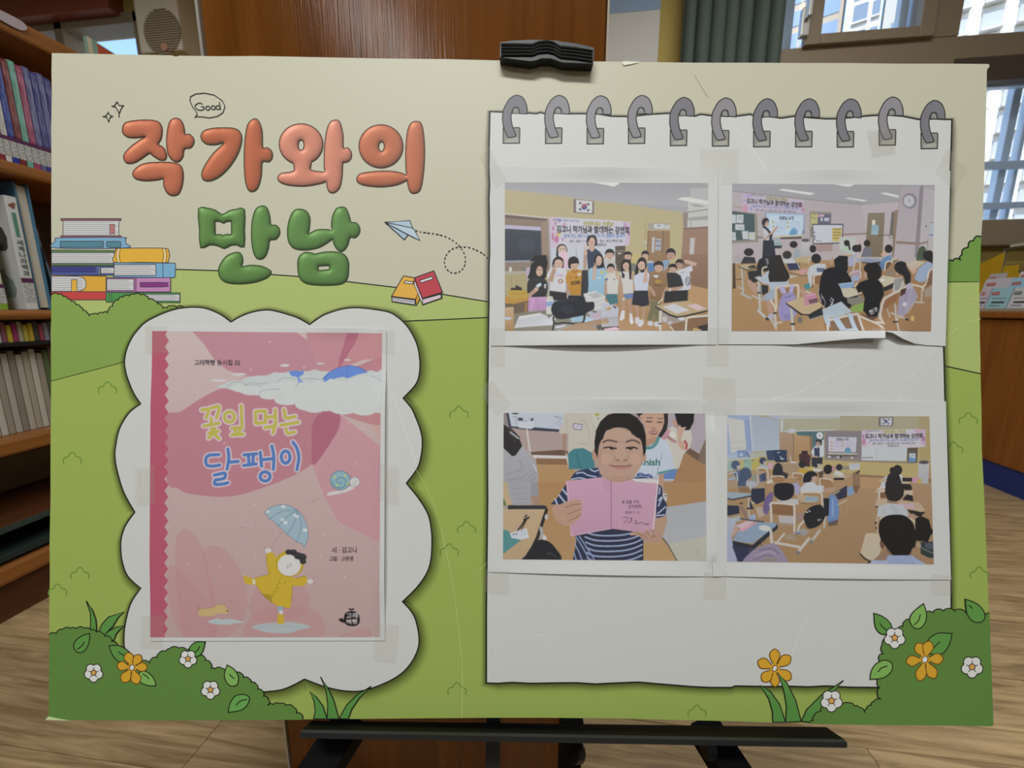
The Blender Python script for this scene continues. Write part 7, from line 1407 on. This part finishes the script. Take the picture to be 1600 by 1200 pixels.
# lower left quarter
c.T = Cq
c.p('#8fa1b2', '40,75 400,100 432,122 120,182 40,168'); c.l('#2b2e3c', '60,175 125,190 435,128', 18); c.p('#8a674a', '205,-10 370,-10 400,90 230,80'); c.l('#c0bab0', '375,-10 420,100 410,200 440,240', 24, 1); c.p('#2b3045', '400,30 600,20 600,200 480,260 400,200'); c.p('#232a40', '380,200 440,330 400,330 360,240'); c.l('#b0a8a2', '360,170 370,480', 28); c.l('#2e2d33', '345,320 385,318', 24); c.l('#2e2d33', '235,245 270,245', 20); c.p('#2a3046', '40,270 220,280 230,390 40,430'); c.p('#8f6f64', '215,290 280,280 370,470 320,470'); c.p('#8ba2c6', '380,420 460,400 470,490 380,490'); c.p('#b9a9a2', '460,300 600,300 600,420 510,460', al=.7)
c.p('#6b588e', '572,350 600,180 690,75 725,125 665,340 620,410', 1); c.l('#57456f', '620,200 610,370', 10); c.l('#8b8b88', '640,420 700,400', 18); c.p('#b89c78', '1040,110 1405,150 1305,245 1140,235'); c.l('#4b413a', '1140,240 1305,250', 10); c.p('#8aa6b8', '1198,140 1392,155 1372,218 1180,208'); c.l('#6f8a9f', '1200,170 1380,185', 8); c.p('#bcc0c9', '1105,65 1170,-20 1460,-20 1475,72 1200,85'); c.p('#b5917c', '1445,25 1620,8 1620,65 1480,85'); c.p('#9e96c0', '1030,-20 1110,-20 1110,110 1040,115')
c.l('#c5beb4', '1140,110 1160,80 1400,85 1435,130 1445,320', 26, 1); c.p('#26262f', '1455,170 1565,168 1525,425 1480,432'); c.p('#6583bb', '1535,155 1620,110 1620,490 1530,455'); c.p('#5a3a2a', '1580,490 1620,480 1620,540'); c.p('#8a5f3c', '685,255 1015,268 1052,425 700,402'); c.p('#b3aaaf', '800,420 1035,430 1035,545 810,525'); c.p('#9a7a70', '1050,400 1160,370 1180,450 1060,530'); c.p('#b9b4b6', '735,182 850,205 960,180 1092,175 1095,265 1040,258 800,215'); c.p('#222228', '735,100 760,-40 1000,-40 1025,100 960,182 850,202 762,152', 1)
c.l('#c5bcb2', '700,700 690,310 680,258 740,236 1000,262 1032,305 1032,650', 32, 1); c.l('#9b8d84', '790,545 1020,560', 20); c.l('#beb6ae', '755,820 1100,882', 40); c.l('#beb6ae', '780,812 885,690', 30); c.l('#beb6ae', '1085,960 1245,760', 44); c.l('#c3bbb2', '1090,690 1100,585 1185,492', 28, 1); c.l('#2c2c30', '1065,685 1110,685', 34); c.e('#77736f', 1085, 970, 32, 32); c.l('#b3aaa0', '1285,800 1405,640', 42); c.e('#77736f', 1285, 810, 26, 26); c.l('#b9b1a8', '1480,430 1470,600', 26); c.p('#8fa0c0', '990,690 1150,610 1260,655 1180,720', al=.6); c.p('#9a948a', '890,700 1000,690 1080,790 900,780', al=.5)
c.p('#232328', '1172,430 1260,305 1425,268 1485,425 1400,565 1250,615 1195,545', 1); c.l('#c9c9cc', '1375,480 1390,500', 12); c.l('#c9c9cc', '1395,470 1410,490 1425,475', 9); c.l('#c9c9cc', '1205,370 1230,375', 16); c.l('#c9c9cc', '1245,350 1262,365', 14)
c.p('#2a2c38', '120,790 420,855 785,540 790,610 430,930 130,870'); c.p('#8198b5', '128,782 210,650 480,518 780,530 762,580 420,832 200,802'); c.e('#c6c6c1', 600, 608, 90, 44, 8); c.p('#c9a8b8', '180,570 330,500 450,512 262,640'); c.p('#d28fa4', '205,645 468,518 482,530 272,658'); c.p('#a3a8be', '40,440 150,470 190,560 205,655 120,695 112,810 40,720'); c.p('#b9958a', '170,540 205,640 130,740 110,690'); c.p('#9ba3c0', '40,700 115,700 130,850 180,1000 190,1110 40,1110'); c.p('#2d3150', '120,865 420,905 445,960 340,1110 210,1110'); c.l('#c0b9b0', '690,650 700,820', 44); c.l('#3a3b44', '545,860 555,780 600,800', 12, 1); c.p('#3e3f5a', '330,1100 380,890 440,910 420,1100'); c.p('#8d7f9c', '300,1130 400,955 560,870 700,828 800,870 885,1000 905,1130', 1); c.l('#6f6280', '520,930 700,905 800,980', 16, 1); c.l('#a497b0', '470,1010 650,950 760,990', 16, 1); c.l('#6d6078', '430,1080 600,1010 720,1010', 12, 1); c.p('#8a7d72', '520,1090 640,1030 760,1050 790,1110 520,1110', al=.7); c.p('#9fb4c8', '120,450 240,420 250,500 150,520', al=.8); c.p('#3a4258', '240,460 600,510 580,525 230,475')
# right column
c.T = D
c.p('#5f82bd', '10,420 45,130 130,145 175,260 165,465 40,545', 1); c.l('#8aa8d4', '90,170 90,430', 30, al=.6); c.p('#22232b', '-40,180 40,170 30,420 -40,440'); c.p('#2f3246', '110,90 300,-20 295,150 170,195'); c.p('#7093c3', '295,20 380,-10 405,95 320,145'); c.l('#b9aea0', '170,260 290,200', 18); c.l('#b9aea0', '120,100 190,65', 14); c.p('#b08b74', '-40,25 120,15 130,40 60,90 -40,95'); c.p('#7a5a40', '380,-20 490,-20 440,95 410,80'); c.p('#46342f', '20,520 170,480 160,560 30,580', al=.6)
c.p('#c9c9cf', '740,30 860,-20 860,60 760,60'); c.p('#bda388', '700,65 800,20 860,20 860,70 740,85'); c.p('#7d5538', '785,90 860,85 870,165 790,165'); c.l('#c9c0b2', '770,165 775,75 850,62', 24, 1); c.p('#272224', '1120,-20 1245,-20 1250,50 1150,50'); c.p('#c2ad93', '1140,60 1260,50 1265,130 1130,110'); c.p('#26242a', '1110,190 1180,110 1260,130 1270,215'); c.l('#c3bab0', '1090,190 1100,60', 18)
c.p('#bda286', '708,282 740,168 885,180 885,245 760,275'); c.l('#332d2a', '712,290 760,298', 14); c.p('#272223', '1175,335 1445,375 1370,440 1240,400'); c.p('#bb9f80', '1008,198 1360,228 1448,352 1385,372 1175,322'); c.p('#c59db3', '1068,245 1272,255 1292,328 1110,292'); c.p('#9f7763', '898,185 1010,195 1025,255 888,245'); c.p('#282324', '855,65 895,-30 1115,-30 1128,100 1085,182 1010,215 905,195 868,120', 1)
c.p('#b4b7bf', '735,440 760,280 900,240 1100,258 1185,342 1205,445 1000,420 850,440')
for q in ('930,260 1000,400', '960,270 1040,390', '850,290 830,400', '1010,300 1080,380'): c.l('#96989f', q, 9)
c.e('#b08770', 1250, 440, 62, 46); c.l('#c5b89f', '1295,655 1305,540 1200,468 850,448 785,475', 28, 1); c.l('#b9a68c', '740,450 745,690', 22); c.e('#3f3532', 722, 530, 20, 16); c.e('#3f3532', 725, 605, 16, 14)
c.p('#1d1b1b', '1300,790 1300,470 1380,425 1500,482 1530,600 1572,660 1520,720 1485,810', 0); c.p('#c0af95', '492,975 570,690 642,678 785,690 805,905 770,1000 690,1070 620,1085', 0); c.l('#2c2523', '492,985 560,1055 640,1095 600,1130', 22)
c.p('#8a6550', '860,900 1240,880 1250,1010 880,1010'); c.p('#96715d', '680,1075 870,925 915,985 870,1070'); c.p('#96715d', '1240,1000 1290,1010 1400,1080 1300,1070'); c.e('#6b493b', 815, 830, 34, 78); c.e('#5b3f34', 1280, 830, 30, 74)
c.p('#1d1817', '762,610 790,490 880,428 1020,408 1150,428 1255,520 1305,680 1300,840 1258,900 1205,1000 1100,1030 1000,1020 915,940 850,850 785,750', 1)
c.p('#8a9bc6', '895,1005 1255,1005 1330,1060 1480,1150 600,1150 680,1075 860,1085')
for i in range(22): x = 900 + i*17; c.l('#c0c9de' if i % 2 else '#6479ae', [(x, 1008), (x + (i-10)*2, 1085)], 7)
for i in range(14): x = 640 + i*18; c.l('#b6c1da', [(x+30, 1078), (x, 1140)], 6, al=.7)
for i in range(10): x = 1290 + i*18; c.l('#b6c1da', [(x, 1060 + i*8), (x+20, 1140)], 6, al=.7)
c.p('#2b3735', '1368,812 1590,800 1590,1045 1500,1042 1380,985'); c.l('#7f9390', '1378,830 1400,900 1590,985', 11, 1); c.p('#4a4e60', '1430,830 1590,820 1590,930 1450,900'); c.p('#bfb09a', '1310,830 1370,820 1380,900 1320,880', al=.4)
c.T = A; c.p('#9fb2d8', '20,50 300,50 600,1150 20,1150', al=.14)
lay(c, 'printed_photo', ph4, [(1135.6, 648.5), (1450, 650.4), (1457, 881), (1135, 876.5)], z4, noise=3, wash=.07, gain=1.03, sat=.82, seed=6)
# ------------------------------------------------------------------ clear tape
def tape_mat(name, bump, gl):
    m = bpy.data.materials.new(name); m.use_nodes = True; n = m.node_tree.nodes; l = m.node_tree.links; n.clear()
    o = n.new('ShaderNodeOutputMaterial'); t = n.new('ShaderNodeBsdfTransparent'); d = n.new('ShaderNodeBsdfDiffuse'); g = n.new('ShaderNodeBsdfGlossy'); a = n.new('ShaderNodeMixShader'); b = n.new('ShaderNodeMixShader')
    t.inputs[0].default_value = (.99, .987, .975, 1); d.inputs[0].default_value = (*ink('#c6c4bb'), 1); g.inputs['Roughness'].default_value = .12
    tc = n.new('ShaderNodeTexCoord'); nz = n.new('ShaderNodeTexNoise'); nz.inputs['Scale'].default_value = 70; nz.inputs['Detail'].default_value = 3; bp = n.new('ShaderNodeBump'); bp.inputs['Strength'].default_value = bump; bp.inputs['Distance'].default_value = .002
    l.new(tc.outputs['Object'], nz.inputs[0]); l.new(nz.outputs[0], bp.inputs['Height']); l.new(bp.outputs[0], g.inputs['Normal'])
    a.inputs[0].default_value = .10; b.inputs[0].default_value = gl
    l.new(t.outputs[0], a.inputs[1]); l.new(d.outputs[0], a.inputs[2]); l.new(a.outputs[0], b.inputs[1]); l.new(g.outputs[0], b.inputs[2]); l.new(b.outputs[0], o.inputs[0]); return m
M_tape = tape_mat('clear_tape', .12, .008); M_crinkle = tape_mat('crinkled_tape', 1.0, .05)
def tape(pts, label, zf=None, dz=3.2e-4):
    q = P(pts); cx, cy = B(sum(p[0] for p in q)/len(q), sum(p[1] for p in q)/len(q))
    n = 8; V = []; F = []
    for j in range(n+1):
        for i in range(n+1):
            u, v = i/n, j/n; x = (1-v)*((1-u)*q[0][0] + u*q[1][0]) + v*((1-u)*q[3][0] + u*q[2][0]); y = (1-v)*((1-u)*q[0][1] + u*q[1][1]) + v*((1-u)*q[3][1] + u*q[2][1])
            b = B(x, y); z = S0 + dz + (float(zf(np.float64(x), np.float64(y))) if zf else .0002)
            V.append((b[0]-cx, b[1]-cy, z))
    for j in range(n):
        for i in range(n): a = j*(n+1)+i; F.append((a, a+n+1, a+n+2, a+1))
    me = bpy.data.meshes.new('tape_strip'); me.from_pydata(V, [], F)
    for p in me.polygons: p.use_smooth = True
    o = link('tape_strip', me, None, M_crinkle if 'crinkled' in label else M_tape); o.matrix_world = BOARD_M @ Matrix.Translation((cx, cy, 0)); return tag(o, label, 'tape', 'clear tape strips on the board')
tape('228,508 263,508 263,552 228,552', 'clear tape strip on the upper left corner of the pink cover', zc)
tape('592,515 618,515 617,553 591,552', 'clear tape strip on the upper right corner of the pink cover', zc)
tape('213,727 245,727 245,787 213,786', 'clear tape strip on the left edge of the pink cover, halfway down', zc)
tape('592,722 623,723 622,781 591,780', 'clear tape strip on the right edge of the pink cover, halfway down', zc)
tape('222,960 258,960 256,1012 220,1012', 'clear tape strip on the lower left corner of the pink cover', zc)
tape('588,972 624,975 619,1035 584,1031', 'clear tape strip on the lower right corner of the pink cover', zc)
tape('765,230 792,284 775,296 748,243', 'slanted clear tape strip on the upper left corner of the class group photo', z1)
tape('1093,232 1153,232 1153,290 1093,290', 'clear tape strip joining the upper corners of the two upper photos')
tape('1478,232 1512,262 1490,302 1458,270', 'slanted clear tape strip on the upper right corner of the photo with the curled edge', z2)
tape('1352,205 1392,202 1398,240 1362,246', 'crinkled clear tape scrap below the second ring from the right')
tape('767,512 790,512 789,572 766,572', 'clear tape strip below the lower left corner of the class group photo', z1)
tape('1104,512 1138,512 1137,572 1103,571', 'clear tape strip joining the lower corners of the two upper photos')
tape('768,592 800,632 776,650 746,612', 'slanted clear tape strip on the upper left corner of the photo of the boy', z3)
tape('1097,588 1148,590 1148,650 1097,648', 'clear tape strip joining the upper corners of the two lower photos')
tape('759,888 795,890 795,928 758,924', 'clear tape strip on the lower left corner of the photo of the boy', z3)
tape('1099,893 1134,895 1133,936 1098,934', 'clear tape strip joining the lower corners of the two lower photos')
tape('1453,896 1485,898 1484,929 1453,927', 'clear tape strip on the lower right corner of the photo of the aisle', z4)
# ------------------------------------------------------------------ every Empty sits at the base of its thing
bpy.context.view_layer.update()
for o in [o for o in scene.objects if o.type == 'EMPTY' and o.parent is None and o.location.length < 1e-6]:
    pts = []
    for c in o.children:
        if c.type == 'MESH' and len(c.data.vertices):
            a = np.empty(len(c.data.vertices)*3, np.float32); c.data.vertices.foreach_get('co', a); pts.append(a.reshape(-1, 3))
    if not pts: continue
    a = np.concatenate(pts); lo, hi = a.min(0), a.max(0)
    base = Vector(((lo[0]+hi[0])/2, (lo[1]+hi[1])/2, lo[2])); base = Vector([float(v) for v in base])
    o.location = base
    for c in o.children: c.location = c.location - base
bpy.context.view_layer.update()
